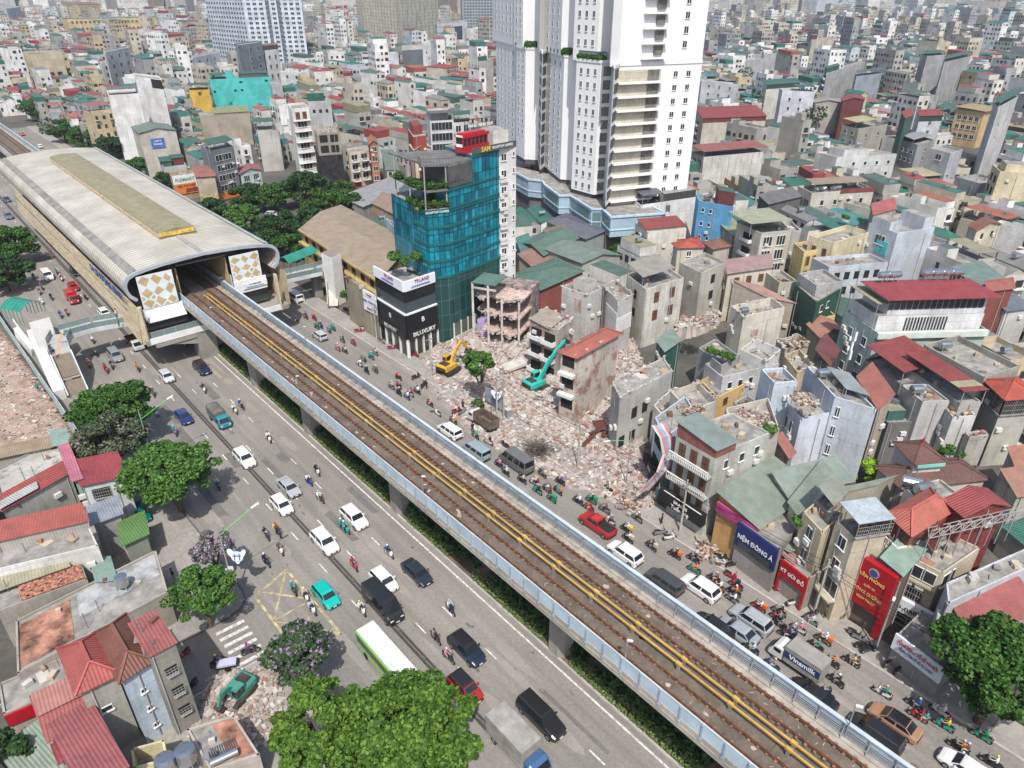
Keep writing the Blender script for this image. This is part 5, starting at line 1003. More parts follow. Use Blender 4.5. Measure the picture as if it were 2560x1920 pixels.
x=B_('olive_house','small house with an olive pitched sheet roof and tank',T_('C',(290,1480),(340,1510),(425,1490)),10,(.42,.4,.35),'lean',(.3,.33,.17),depth=(7,None));x.win(1,1,1,'w2',1.8,1.2,1,3)
x=B_('red_hip_house','small cream house with a bright red hipped roof',T_('C',(-10,1545),(20,1610),(150,1590)),9.5,(.6,.55,.48),'hipt',(.4,.07,.05));x.win(1,1,1,'w2',1,1.2,1,3)
x=B_('brown_hip_house','small house with a brown red hipped roof next to the bright red one',T_('C',(160,1560),(215,1600),(320,1580)),10,(.45,.4,.36),'hipt',(.22,.1,.07))
x=B_('palm_terrace_house','yellow house with palms on its brick paved roof terrace',T_('C',(890,1530),(990,1560),(1230,1490)),13.5,(.62,.55,.38),par=1.0,depth=(6,None));x.win(0,2,2,'shut',1.0,1.6,1.8,3.2)
x=B_('ochre_balcony_house','ochre house with a brown roof terrace and tall shutters',T_('C',(765,1590),(800,1620),(905,1600)),11,(.62,.5,.22),par=.8,depth=(6,None));x.win(1,2,2,'shut',1.2,2.0,1.2,3.2)
x=B_('black_sheet_shed','roof draped in black tarpaulin between grey walls',T_('C',(505,1280),(570,1310),(780,1260)),12.5,(.12,.12,.12),'lean',(.14,.14,.14),cat='shed')
x=B_('small_red_roof_house','small house with a plain red roof between pale walls',T_('C',(1228,1340),(1245,1380),(1390,1340)),13,(.42,.4,.36),'lean',(.36,.1,.09))
x=B_('rust_tile_house','small cream house with rusty ribbed roof near the right edge',T_('C',(1860,1450),(1910,1480),(2065,1440)),13,(.58,.53,.42),'gable2',(.22,.08,.05));x.win(1,2,1,'open',1.0,1.2,1.2,3)
x=B_('green_hall_right','grey green flat sheet roof behind the apartment with the red roof',T_('F',(1730,50),(1900,190),(2090,150)),12,Tin((.02,.09,.07)),'slab',(.16,.24,.21),cat='hall',depth=(10,None))
x=B_('red_box_right','small red sheet clad building at the right edge',T_('F',(1960,200),(1980,225),(2145,205)),13,Tin((.25,.07,.055)),'lean',(.3,.09,.07),cat='shed')
x=B_('slate_roof_right','low building with grey blue sheet roof at the right edge',T_('F',(1980,300),(2100,350),(2260,330)),9,(.5,.5,.48),'lean',(.13,.16,.19))
x=B_('beige_house_right','cream house with a bright sunlit stair at the upper right',T_('C',(1990,1040),(2060,1100),(2300,1120)),15.5,(.66,.58,.4),par=.8,depth=(9,None));x.room(.2,.8,.3,.9,2.4);x.win(0,2,2,'open',1.4,2,1.8,3.2)
x=B_('mint_apartment_house','mint green apartment house with white glazed penthouse and red roof',T_('F',(1060,345),(1265,490),(1975,470)),('F',1080,900),(.4,.5,.46),cat='apartment house',par=.9);mint=x
x.win(0,2,3,'w2',1.2,1.5,2.0,3.2,.1,.95);x.win(1,4,2,'w3',2.0,1.9,3.6,3.2,.02,.98,skip=((0,1),(0,2)));x.win(1,2,2,'solidbalc',4.2,2.4,3.4,3.2,.2,.68);x.slab(1,x.h-.5,.6,1.0,mat=M((.55,.6,.54),var=.1,key='mint_band'));x.acs(0,[(.2,9),(.25,8),(.3,7.2),(.12,9.5)])
x.room(.02,.98,.12,.9,3.2,(.66,.67,.68));x.room(.1,.98,.15,.88,3.0,(.6,.62,.66),z0=x.zr+3.2,name='penthouse')
a,d,L,o=x.face(1);q=x.pt(.25,.12,x.zr+1.6);mb=MB()
for k in range(14):mb.box(x.pt(.28+k*.028,.115,x.zr+1.7),(.24,.12,2.2),ax=d,ay=Vector((0,0,1)).cross(d))
mb.build('dark_curtain',M((.05,.055,.07),var=.3,key='dark_curtain'),x.root)
mb=MB()
for k in range(16):mb.box(x.pt(.12+k*.054,.143,x.zr+4.9),(L*.045,.1,1.5),ax=d,ay=Vector((0,0,1)).cross(d))
mb.build('penthouse_glazing',dark_gl,x.root)['kind']='stuff'
x.shed(.05,1.02,.05,.8,6.35,(.3,.04,.05),.25,posts=False,over=.5,name='roof');x.shed(-.0,.14,.15,.95,5.3,KHAKI,.1,name='terrace_canopy')
for k,(u,v)in enumerate(((.2,.75),(.3,.75),(.62,.8),(.72,.8),(.82,.8),(.9,.8))):tank(x.pt(u,v,x.zr+6.9),'steel roof tank, number %s from the left above the red roof of the mint house'%('one','two','three','four','five','six')[k],False,.55,2.2,.25)
x.plate(1,.25,.75,x.h-3.4,x.h-2.9,M((.03,.1,.15),key='awning_blue'),.9,0,'awning')
ant=thing('phone_mast','white cellular antennas on a thin mast beside the mint house','mast',G('F',1060,730,9));mb=MB();p=G('F',1060,730,9)
mb.tube([p,p+Vector((0,0,7))],.08,6);mb.build('pole',steel,ant);mb=MB()
for k,(dx,z)in enumerate(((.4,5.5),(-.35,5.2),(.2,3.9),(-.3,3.6),(.35,2.4))):mb.box(p+Vector((dx,.1,z)),(.3,.2,1.5 if k%2==0 else.6))
mb.build('antenna_panel',MATS['banner_white'],ant)
x=B_('long_red_roof_house','long flat red sheet canopy on a dark steel frame',[('3',960,60),('3',1165,200),('3',1400,130)],9.8,(.2,.2,.2),par=.3,depth=(8,8));x.shed(0,1,0,1,2.4,RED,.3)
x=B_('canopy_house','long grey house under a red roof with a beige strip',[('3',1190,50),('3',1660,360),('3',1840,345)],10.8,(.38,.37,.35),par=.3);x.shed(0,1,0,1,2.3,RED,.2);x.shed(.0,1,.1,.2,2.36,KHAKI,.02,posts=False,name='beige_strip')
x=B_('white_column_house','tall pale rendered house with a flat roof and one silver tank',[('3',1175,205),('3',1350,345),('3',1575,337)],('3',1160,870),(.52,.52,.52),par=.35);tank(x.pt(.1,.45),'silver tank on a frame on the tall pale house',False,.6,1.7,.1);x.tank(.5,.2,'small concrete box',False)if False else None
x=B_('white_column_house','lower white and concrete house between the pale and the grey ones',[('3',1545,400),('3',1600,475),('3',1790,462)],9.6,Wm((.56,.56,.55),.9),par=.3)
x=B_('concrete_step_house','low stained concrete house below the glazed red capped tower',[('3',1700,600),('3',1740,640),('3',1900,620)],7.2,Wm((.45,.44,.41),.9),par=.3)
x=B_('dark_wall_house','black mouldy house with a small blue hut on its roof',[('3',895,375),('3',1065,525),('3',1285,512)],('3',975,870),Wm((.17,.17,.17),.9),par=.25);x.room(.1,.75,.2,.6,1.6,Tin((.04,.14,.14)),(.3,.3,.22),name='roof_hut')
tank(x.pt(.6,.75,x.zr+.5),'big horizontal steel tank behind the blue roof hut',False,.62,2.6,2.2)
x=B_('red_gable_house','narrow old house with a faded red corrugated roof',[('3',815,140),('3',985,400),('3',1085,340)],10.8,(.38,.33,.28),'lean2',(.38,.13,.1))
x=B_('blue_white_tower_house','tall pale blue house with slim double windows down one corner',[('3',480,150),('3',622,305),('3',885,385)],12.6,(.55,.6,.67),par=.5,depth=(9,5.2));x.win(1,1,4,'w2',.6,1.5,1.3,3.0,.02,.28);tank(x.pt(.2,.7),'silver tank above the tall pale blue house',False,.6,1.8,.2);x.shed(.5,1,.3,.9,1.2,GREY,.3)
x=B_('blue_white_tower_house','pale blue house whose roof is heaped with discarded belongings',[('3',200,320),('3',340,488),('3',585,437)],('3',228,985),(.55,.59,.66),par=.6);rh=x;x.win(0,2,1,'w1',.55,1.8,1.6,3.2,.25,.75)
x=B_('blue_white_tower_house','tall blue white house end with an empty water basin on the roof',[('3',10,75),('3',120,190),('3',300,175)],13.5,(.5,.56,.64),par=.8,depth=(None,3.4));x.win(0,1,1,'w1',.5,1.8,6.5,3.2,.9,1.0)
x=B_('glazed_tower_house','tall concrete house with a glazed lantern under a red hipped roof at the right edge',[('3',1880,170),('3',2040,320),('3',2300,300)],('3',1860,900),(.4,.39,.34),par=0);x.roof('hipt',(.4,.07,.04),1.3,.5)
a,d,L,o=x.face(1);x.win(1,3,1,'grille',1.8,2.4,.2,3,0,1);x.win(0,3,1,'grille',1.8,2.4,.2,3,0,1)
x=B_('rough_wall_house','long bare concrete house wall with a railed roof and solar panel',T_('F',(1700,640),(1960,780),(2212,700)),12.0,Wm((.33,.32,.29),.9),par=.9,depth=(11,8));tank(x.pt(.35,.85),'silver tank on the railed roof of the bare concrete house',False,.6,1.9,.1)
x=B_('tile_roof_house','low house with dark brown tiled hip roof',[('3',985,890),('3',1180,1060),('3',1870,980)],6.4,(.5,.45,.4),'hip',(.13,.06,.045),cat='house');
x=B_('tile_tower','square tower with a pyramid of dark brown tiles and a red finial',[('3',1130,690),('3',1290,855),('3',1520,835)],8.8,(.55,.5,.5),'hipt',(.14,.06,.045),cat='tower');x.plate(1,0,1,x.h-.5,x.h-.05,M((.2,.5,.42),key='turquoise_trim'),.5,0,'eaves_band');mb=MB();c=(x.P[0]+x.P[2])/2;mb.tube([c+Vector((0,0,x.h+1.2)),c+Vector((0,0,x.h+2.4))],[.14,.02],6);mb.build('finial',MATS['letter_red'],x.root)
x=B_('sage_roof_hall','largest sage green sheet roof in front of the demolition site',T_('F',(250,1565),(510,1740),(760,1560)),7.2,(.5,.3,.12),'lean',(.22,.27,.22),cat='hall',depth=(None,11));x.plate(0,0,1,x.h-1.6,x.h-.2,M((.45,.06,.2),rough=.6,var=.3,scale=.6,key='pink_banner'),.3,0,'pink_banner')
x=B_('sage_roof_hall','sage green sheet roof split by a row of narrow openings',T_('F',(600,1440),(700,1540),(1100,1440)),8.0,(.4,.36,.3),'lean',(.23,.29,.25),cat='hall')
x=B_('sage_roof_hall','long sage green roof beside the dark brown tile roof',T_('F',(880,1560),(1010,1500),(1380,1420)),8.0,(.38,.36,.3),'slab',(.24,.28,.22),cat='hall')
x=B_('sage_roof_house','sage green sheet roof over the yellow window house',[('3',250,1180),('3',410,1400),('3',660,1100)],8.6,(.5,.44,.3),'lean2',(.23,.27,.22))
x=B_('sage_roof_house','grey green roof with an open wire cage under it',[('3',470,1165),('3',585,1300),('3',700,1180)],11.2,(.3,.28,.24),par=.3,depth=(None,3.2));x.shed(0,1,0,1,2.0,(.27,.29,.24),.2)
x=B_('beige_window_house','narrow beige house with four white windows and ochre trim',T_('J',(805,150),(850,75),(985,150)),('J',700,560),(.52,.44,.28),par=.3,depth=(4.2,4.0))if False else B_('beige_window_house','narrow beige house with white windows and ochre trim',[('3',425,1330),('3',520,1430),('3',620,1340)],10.5,(.52,.45,.31),par=.3,depth=(3.4,4.5));x.win(0,1,3,'w2',1.0,1.4,.8,3.0,.2,.8)
x=B_('beige_blue_roof_house','beige house with wire balcony cage under a pale blue rusty sheet roof',[('3',630,1330),('3',785,1480),('3',1050,1440)],('J',985,720),(.5,.44,.34),par=.3);bh=x;x.shed(0,1,0,.9,2.4,Tin((.42,.5,.55),rust=.8),.4);x.win(0,1,2,'w2',1.2,1.5,.9,3.0,.3,.75);x.win(0,1,1,'w3',2.6,2.0,6.6,3.0,.1,.9);x.slab(0,x.h-8.8,.9,.2);x.acs(0,[(.75,x.h-4.9),(.8,x.h-5.6)]);x.win(1,3,1,'grille',1.5,1.4,-1.6,3,0,1)
x=B_('red_roof_house','house with a bright orange red hipped roof and a round white balustraded balcony',[('3',1075,1275),('3',1255,1440),('3',1600,1230)],11.5,(.22,.07,.06),'hip',(.42,.11,.08));rrh=x;x.slab(0,x.h-2.6,1.2,.25,mat=M((.4,.55,.55),key='teal_slab'));a,d,L,o=x.face(0);balustrade(x.root,[a+o*1.15,a+d*L+o*1.15,a+d*L],x.h-2.5,.8,white_frame,.25,'balcony_balustrade',.14)
x=B_('red_clad_roof_house','dark red sheet clad attic block behind the scaffolding',[('3',1555,1170),('3',1700,1290),('3',2040,1200)],12.2,Tin((.25,.04,.04)),'gable2',(.3,.05,.05));
x=B_('flat_roof_row','grey flat roofs with tanks and air conditioners behind the red gables',[('3',1200,1060),('3',1340,1180),('3',1640,1100)],9.0,(.42,.4,.36),par=.4)
tank(x.pt(.1,.9),'blue banded steel tank, rear one on the grey flat roof',False,.75,2.2,2.7);tank(x.pt(.2,.4),'blue banded steel tank, front one on the grey flat roof',False,.75,2.2,.1);x.acs(3,[])
x=B_('brick_tile_house','low orange tiled roof house at the right edge',[('3',2050,790),('3',2150,930),('3',2400,900)],7.0,(.4,.42,.44),'lean',(.36,.16,.1))
x=B_('brick_tile_house','second low orange brown roof below the first at the right edge',[('3',2000,980),('3',2140,1120),('3',2400,1080)],7.6,(.4,.38,.33),'lean',(.33,.17,.12))
x=B_('notary_house','dark fronted house behind the tall red notary office sign',[('J',1225,270),('J',1430,400),('J',1560,250)],('J',1290,830),(.16,.12,.1),par=.3,depth=(4.4,6));nh=x;x.shed(0,1,0,.5,.3,(.25,.36,.3),.5,posts=False)
rs=M((.36,.012,.02),rough=.35,var=.08,scale=.5,key='red_sign');g1=M((.7,.5,.16),rough=.4,var=0,key='letter_gold')
p=x.plate(0,.02,.98,3.2,x.h-.3,rs,.7,0,'sign_panel');x.plate(0,.02,.16,.2,3.2,rs,.5,0,'red_pier');x.plate(0,.84,.98,.2,3.2,rs,.5,0,'red_pier')
for t_1,z,s_1 in(('VĂN PHÒNG',.68,.58),('LUẬT SƯ',.5,.38),('CÔNG CHỨNG',.34,.56),('DỊCH THUẬT',.2,.4)):x.write(0,.5,3.2+(x.h-3.5)*z,t_1,s_1,g1 if s_1>.3 else M((.7,.3,.25),var=0,key='letter_pink'),.78,sx=.8)
a,d,L,o=x.face(0);c=a+d*L*.5+o*.74+Vector((0,0,3.2+(x.h-3.5)*.83));mb=MB();mb.tube([c,c+o*.06],.55,20);mb.build('emblem_ring',M((.5,.52,.55),rough=.3,metal=.5,key='emblem_silver'),x.root);mb=MB();mb.tube([c,c+o*.08],.42,20);mb.build('emblem_disc',M((.05,.06,.25),var=0,key='emblem_blue'),x.root)
x=B_('ornate_house','narrow ornate beige house with arched barred balconies and a blue curtained top floor',[('J',1480,290),('J',1690,395),('J',1830,300)],('J',1510,780),(.5,.44,.34),par=.4,depth=(4.6,7));orn=x
x.win(0,1,2,'grille',2.8,2.2,3.2,3.2,.1,.9);x.win(0,1,1,'band',3.9,1.5,.5,3.2,0,1,name='blue_window');x.slab(0,x.h-2.3,.5,.2);x.slab(0,x.h-5.8,.8,.25,mat=M((.5,.32,.18),key='ochre_trim'));x.slab(0,x.h-9.0,.8,.25,mat=MATS['ochre_trim']);x.acs(0,[(.2,x.h-2.7),(.45,x.h-2.7),(.7,x.h-2.7),(.2,3.4)]);x.win(1,1,1,'w2',2.2,1.6,.6,3,.05,.4)
x.plate(0,-.2,1.15,2.3,4.0,MATS['banner_white'],.5,.3,'nail_salon_sign');x.write(0,.5,3.15,'miro nail',.95,M((.03,.03,.03),var=0,key='letter_black'),.98)
x=B_('grey_gable_wall','tall blank pale grey wall house behind the big tree at the right edge',[('J',1710,430),('J',1725,590),('J',2300,330)],8.8,(.46,.48,.52),par=.2,depth=(3.0,14))
x=B_('red_roof_low_house','low house with a broad dull red sheet roof beside the big tree',[('J',1715,590),('J',1850,745),('J',2300,640)],7.0,(.32,.3,.28),'lean',(.33,.09,.085))
x=B_('lottery_shop','low shop under a long white lottery banner',[('J',1500,860),('J',1700,1010),('J',1800,900)],4.2,(.3,.29,.27),par=.2,cat='shop',depth=(4.8,5));p=x.plate(0,-.02,1.02,2.3,4.3,MATS['banner_white'],.2,0,'banner');x.write(0,.5,3.7,'TỔNG ĐẠI LÝ XỔ SỐ HÀ NỘI',.62,MATS['letter_red'],.3,sx=.5);x.write(0,.5,3.0,'TRUNG TÂM XỔ SỐ TỰ CHỌN',.38,bu,.3,sx=.66)
x=B_('mattress_shop','low shop behind a navy mattress sign',[('J',465,115),('J',640,240),('J',700,170)],6.6,(.3,.28,.26),par=.2,cat='shop',depth=(5.6,6));nv=M((.02,.03,.13),rough=.5,var=.1,key='navy_sign');x.plate(0,0,1,3.4,6.6,nv,.25,0,'signboard');x.write(0,.5,4.9,'NỆM ĐÔNG Á',.85,wl,.32,sx=.9);x.plate(0,.1,.9,3.45,4.2,Glass((.05,.06,.05),.2),.05,.28,'window_strip')
x=B_('consignment_shop','small shop with red signboard and red posts',[('J',728,350),('J',832,430),('J',885,400)],4.8,(.35,.3,.27),par=.2,cat='shop',depth=(3.6,4));x.plate(0,0,1,2.7,4.8,rs,.25,0,'signboard');x.write(0,.5,3.7,'KÝ GỬI ĐỒ',.62,wl,.32);x.plate(0,0,.07,.1,2.7,rs,.3,0,'post');x.plate(0,.93,1,.1,2.7,rs,.3,0,'post')
x=B_('pink_roof_shop','low glass fronted shop with a faded pink roof',[('J',650,280),('J',740,330),('J',810,240)],4.6,(.3,.42,.38),'lean',(.38,.22,.2),cat='shop',depth=(3.2,4))
x=B_('sage_front_roof','low sage roof of the shop row next to the mattress sign',[('J',520,90),('J',700,245),('J',860,190)],5.4,(.3,.28,.26),'slab',(.24,.29,.25),cat='shop')
x=B_('curved_balcony_house','old pale green corner house with curved balustraded balconies and a sage lean-to roof',[('F',40,1180),('F',230,1290),('F',640,1110)],('J',165,165),Wm((.46,.47,.43),.9),par=.3,depth=(6.0,9.5));cb=x
for k in range(3):z=x.h-3.0-3.1*k;x.slab(0,z,1.0,.22);a,d,L,o=x.face(0);balustrade(x.root,[a+o*.95,a+d*L+o*.95],z+.1,.85,white_frame,.28,'balustrade',.14)
x.win(0,3,3,'shut',1.0,2.0,.8,3.1,.05,.95);x.win(1,3,1,'w1',.9,1.2,1.2,3.1);x.shed(0,.35,0,1.0,1.3,(.2,.26,.24),.9,posts=False,walls=(.3,.1,.08))
x.plate(0,-.1,1.05,2.2,4.0,M((.02,.02,.02),key='sign_black3'),.9,.2,'shop_sign');x.write(0,.5,3.5,'BRABUS',.62,wl,1.25);x.write(0,.5,2.7,'Tuấn Vẹ',.8,wl,1.25)
x=B_('light_blue_front_house','light blue house front beside the curved balconies, draped with a striped tarpaulin',[('E',2010,1010),('E',2090,1170),('E',2300,1010)],('E',1960,1540),(.45,.52,.58),par=.5,depth=(5.0,8));lbf=x;x.win(0,1,3,'open',2.8,1.6,1.4,3.2,.1,.9);x.plate(0,-.2,1.05,2.0,3.8,MATS['sign_black3'],.6,.1,'shop_sign');x.write(0,.5,3.0,'OX',.8,wl,.85)
x=B_('grey_side_house','plain grey house with half-demolished rear facing the rubble',[('E',1795,900),('E',1800,910),('E',2175,720)],('E',1755,1280),(.44,.44,.42),par=.3,depth=(4.5,12));x.win(1,3,2,'open',1.2,1.8,3.0,4.0,.0,.6,skip=((0,0),(1,2)));gs=x
x=B_('green_box_hut','dark green sheet box on a brick base beyond the rubble',[('E',1990,480),('E',2090,610),('E',2250,500)],8.5,Tin((.02,.12,.09)),'slab',(.22,.28,.24),cat='shed',depth=(4,5))
x=B_('brick_slope_house','narrow brick house slab with a red tiled hip roof standing alone in the rubble',[('E',1405,610),('E',1520,650),('E',1780,505)],('E',1480,1100),Wm((.52,.48,.42),.6,1),par=.2,depth=(2.8,11));slabh=x;x.roof('hip',(.34,.1,.07),1.0,.45,name='tile_roof');x.win(0,1,3,'open',2.2,1.8,.3,3.6);
for k in(1,2):x.slab(0,x.h-3.6*k+.3,.8,.5,mat=M((.6,.6,.58),var=.1,key='pale_balcony'))
W1=Wm((.48,.47,.45),.5);W2=Wm((.66,.66,.65),.3)
x=B_('grey_demolition_house','grey house with exposed white painted side walls at the edge of the ruin',[('E',1440,200),('E',1590,250),('E',1700,200)],11.5,W1,par=.9,depth=(6,4.5));x.room(.4,1,.2,.8,2.2,name='stair_room')
x=B_('grey_demolition_house','plain grey house next to the white painted wall',[('E',1700,200),('E',1790,290),('E',1885,245)],11.0,W1,par=1.0,depth=(8,None));x.plate(0,.3,1,3.5,8.5,W2,.08,0,'white_paint');x.plate(1,0,1,4.5,7.5,W2,.08,0,'white_paint')
x=B_('balcony_ruin','half-demolished house front with curved balconies and brick side',[('E',1200,400),('E',1400,480),('E',1590,330)],9.8,Wm((.45,.4,.35),.6,1),par=.6,depth=(6.5,6));x.win(0,2,3,'solidbalc',2.7,2.3,.8,3.2,.02,.98);x.shed(0,.9,.3,.95,.4,(.36,.31,.25),.5)
ru=thing('ruined_house','torn open concrete house with broken floors, dangling rubble and a green roof scrap','ruin',G('E',960,600));rr=random.Random(11)
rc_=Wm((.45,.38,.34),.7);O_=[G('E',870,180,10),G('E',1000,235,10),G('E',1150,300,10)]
Q0,Q1=G('E',850,560,0),G('E',1145,615,0);dr=(Q1-Q0).normalized();bkr=Vector((-dr.y,dr.x,0));bkr=bkr if bkr.y>0 else-bkr;Lr=(Q1-Q0).length
OCC.append([Q0,Q1,Q1+bkr*12,Q0+bkr*12])
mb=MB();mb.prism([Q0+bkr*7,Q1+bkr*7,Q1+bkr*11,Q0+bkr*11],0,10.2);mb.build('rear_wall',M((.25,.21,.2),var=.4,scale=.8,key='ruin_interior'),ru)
for lv,z in enumerate((3.2,6.4,9.6)):
 mb=MB();n=14;fr=[]
 for i in range(n+1):u=i/n;fr.append(Q0+dr*Lr*u+bkr*(rr.uniform(-.3,1.6)+lv*.5+(2.2 if u<.2 and lv<2 else 0)))
 poly=fr+[Q1+bkr*7,Q0+bkr*7];mb.prism([p.xy for p in poly],z-.35,z)
 mb.build('broken_floor',M((.48,.36,.32),var=.3,scale=1.2,key='broken_slab'),ru)
 mb=MB()
 for i in range(70):p=fr[rr.randrange(n)]+dr*rr.uniform(-.6,.6)+bkr*rr.uniform(-.3,.5);s_=rr.uniform(.1,.38);mb.blob(p+Vector((0,0,z-rr.uniform(-.1,.9))),s_,s_*.8,s_*.7,5,3,0,.3,rr)
 mb.build('hanging_debris',M((.42,.37,.34),var=.35,scale=2,key='debris_pink'),ru)['kind']='stuff'
for u in(.0,.33,.62,.98):
 mb=MB();p=Q0+dr*Lr*u+bkr*.8;mb.bar(p,p+Vector((0,0,12.2 if u in(0,.33)else 9.6)),.4);mb.build('column',M((.5,.46,.42),var=.2,key='ruin_column'),ru)
mb=MB();q=[Q0+bkr*.5,Q0+dr*Lr*.5+bkr*.5,Q0+dr*Lr*.5+bkr*6,Q0+bkr*6];mb.prism([p.xy for p in q],12.2,12.35);mb.build('roof_scrap',Tin((.1,.2,.17),rust=.6),ru);mb=MB();mb.bar(Q0+bkr*.8+Vector((0,0,11.2)),Q0+dr*Lr*.5+bkr*.8+Vector((0,0,11.2)),.3);mb.bar(Q0+dr*Lr*.33+bkr*.8+Vector((0,0,12)),Q0+dr*Lr*.33+bkr*6+Vector((0,0,12)),.3);mb.build('beam',MATS['ruin_column'],ru)
mb=MB();c=G('E',1190,500,0);mb.bar(c,c+Vector((0,0,8.5)),1.5,.5);mb.box(c+Vector((-.3,0,8.8)),(3.4,.5,1.6),rz=.3);mb.build('stair_stub',W2,ru)
mb=MB();mb.face([Q0+bkr*2.5+Vector((0,0,.2)),Q0+dr*3+bkr*2.5+Vector((0,0,.2)),Q0+dr*2.4+bkr*2.5+Vector((0,0,5.8)),Q0+bkr*2.5+Vector((0,0,4))]);mb.build('lilac_wall',M((.42,.35,.55),var=.2,key='lilac_paint'),ru)
for lb,cs,h,w,rf,rc,kw in(('long grey roofed house with broken red tiles',T_('F',(340,190),(560,265),(730,300)),8,(.42,.38,.32),'lean',(.36,.22,.18),{}),('flat roofed dark walled house behind the broken red tiles',T_('F',(535,90),(640,170),(760,165)),9.5,(.45,.43,.36),'flat',None,{}),('dark green clad house with two framed windows',T_('F',(740,180),(880,300),(1050,200)),10.5,Tin((.02,.1,.07)),'flat',None,{'wins':(1,2,1,'w1',1.0,1.3,1.2,3,.1,.6)}),('yellow balcony floor house under the green clad one',T_('F',(730,310),(850,420),(1000,380)),6.5,(.58,.5,.22),'flat',None,{'wins':(0,2,1,'open',1.4,1.8,.8,3,.1,.9)}),('small orange tiled gable hut between stained houses',T_('F',(825,440),(905,520),(1045,480)),6.0,(.3,.27,.23),'gable2',(.42,.2,.14),{}),('roofless white walled house with a steel tank',T_('F',(330,320),(410,390),(675,330)),8.5,(.6,.58,.5),'flat',None,{'par':1.6}),('white angular roofless rooms beside potted plants',T_('F',(390,600),(560,680),(650,600)),8.2,W2,'flat',None,{'par':1.8}),('grey flat roof covered with potted plants',T_('F',(120,590),(270,705),(380,640)),7.4,(.36,.37,.36),'flat',None,{'par':.6}),('long pale grey house below the potted plant roof',T_('F',(160,690),(275,780),(640,690)),6.4,(.46,.47,.5),'flat',None,{'wins':(1,3,1,'w1',.9,1.2,1.2,3,.05,.6)}),('ochre walled house below the long pale grey one',T_('F',(130,800),(245,910),(420,820)),4.6,(.6,.42,.18),'flat',None,{'wins':(1,1,1,'shut',1.1,1.3,.8,3,.1,.5)}),('curved cream balcony house next to the steel glazed stair',T_('F',(670,640),(760,750),(860,700)),7.0,(.6,.5,.34),'flat',None,{'par':1.0}),('steel framed glazed stair house with a maroon roof',T_('F',(870,640),(960,700),(1020,600)),8.6,Glass((.05,.07,.08),.2),'lean',(.15,.04,.04),{}),('rubble filled roofless house with timber scraps',T_('F',(620,540),(680,600),(830,560)),7.0,(.5,.47,.4),'flat',None,{'par':1.0}),('grey roofless house with collapsed top floor right of the rubble',T_('F',(-60,870),(60,1000),(240,930)),9.0,(.55,.52,.47),'flat',None,{'par':1.2}),('cluttered roof house heaped with furniture and plants',T_('F',(290,960),(345,1190),(640,1110)),10.8,Wm((.48,.46,.41),.9),'flat',None,{'par':.8,'depth':(8,None)}),('grey house with empty door and white painted rooms',T_('F',(-170,960),(-60,1080),(60,960)),6.5,W2,'flat',None,{'par':1.4}),('grey shed with a corrugated half roof beside the cluttered roof',T_('F',(345,940),(440,1010),(530,960)),9.0,(.4,.4,.4),'flat',None,{}),('narrow house with slanting red roof between tall pale ones',T_('F',(620,1220),(700,1290),(730,1260)),7.4,(.45,.43,.4),'lean',(.33,.12,.1),{}),('old villa with a long railed balcony and pink roof',T_('F',(300,60),(310,110),(590,70)),10.5,(.55,.51,.43),'lean',(.33,.22,.2),{'wins':(1,3,1,'shut',1.2,1.6,1.2,3)}),('stained grey house with small awnings',T_('F',(0,40),(140,110),(300,40)),12.0,Wm((.46,.44,.38),.9),'flat',None,{'wins':(1,1,2,'open',1.4,1.8,1.4,3.4)}),('flat grey roofed house with wire cages near the yellow balcony',T_('F',(760,110),(880,190),(1050,160)),12.0,(.4,.4,.4),'flat',None,{}),('white blue house with recessed balconies in the upper middle right',T_('F',(850,10),(960,70),(1340,40)),11.0,(.5,.55,.6),'flat',None,{'wins':(1,5,2,'open',1.2,1.6,1.4,3.2)})):
 kk=dict(kw);wn=kk.pop('wins',None);x=B_('house',lb,cs,h,w,rf,rc,**kk)
 if wn:x.win(*wn)
 if 'steel tank' in lb:tank(x.pt(.2,.6),'steel tank on the roofless white walled house',False,.65,1.6,.3)
rr=random.Random(63);dbm=MATS['debris_pink']
for b in ALLB:
 if b.root.get('label','').startswith(('grey house with exposed','half-demolished','narrow brick house slab','plain grey house with half','white angular','roofless','grey roofless','grey house with empty','plain grey house next','rubble filled','curved cream')):
  mb=MB();n=len(b.P)
  for i in range(n):
   a,dd,L,o=b.face(i);u=0
   while u<L:
    if rr.random()<.4:s_=rr.uniform(.1,.34);mb.blob(a+dd*u-o*.1+Vector((0,0,b.h+rr.uniform(-.15,.25))),s_*1.3,s_*.8,s_,5,3,0,.4,rr)
    u+=rr.uniform(.25,.8)
  for _ in range(26):p=b.pt(rr.uniform(.05,.95),rr.uniform(.05,.95));s_=rr.uniform(.08,.35);mb.blob(p,s_,s_,s_*.6,5,3,0,.4,rr)
  mb.build('broken_edge',dbm,b.root)['kind']='stuff'
  for _ in range(2):
   m2=MB();a,dd,L,o=b.face(rr.choice((0,1)));u0=rr.uniform(.1,.6);z0=rr.uniform(2,max(2.5,b.h-3));b.plate(rr.choice((0,1)),u0,u0+rr.uniform(.15,.35),z0,z0+rr.uniform(1.2,2.6),Wm((.5,.46,.42),.6,1),.04,0,'torn_plaster')
x=B_('row_house','narrow dark concrete house with a flat pinkish red sheet roof',[('4',690,320),('4',885,640),('4',1140,505)],('4',1410,1300),Wm((.26,.25,.22),1.0),par=.2);x.roof('slab',(.33,.1,.09),z=x.h,over=.15);x.win(1,1,3,'grille',1.0,.9,2.2,2.6,.4,.7)
x=B_('row_house','narrow blue painted house with a brown hipped sheet roof',[('4',370,415),('4',610,855),('4',880,680)],9.0,Wm((.44,.52,.6),.55),'hip',(.17,.06,.04),par=0);x.win(1,1,3,'w1',.5,.5,2.4,2.3,.3,.7)
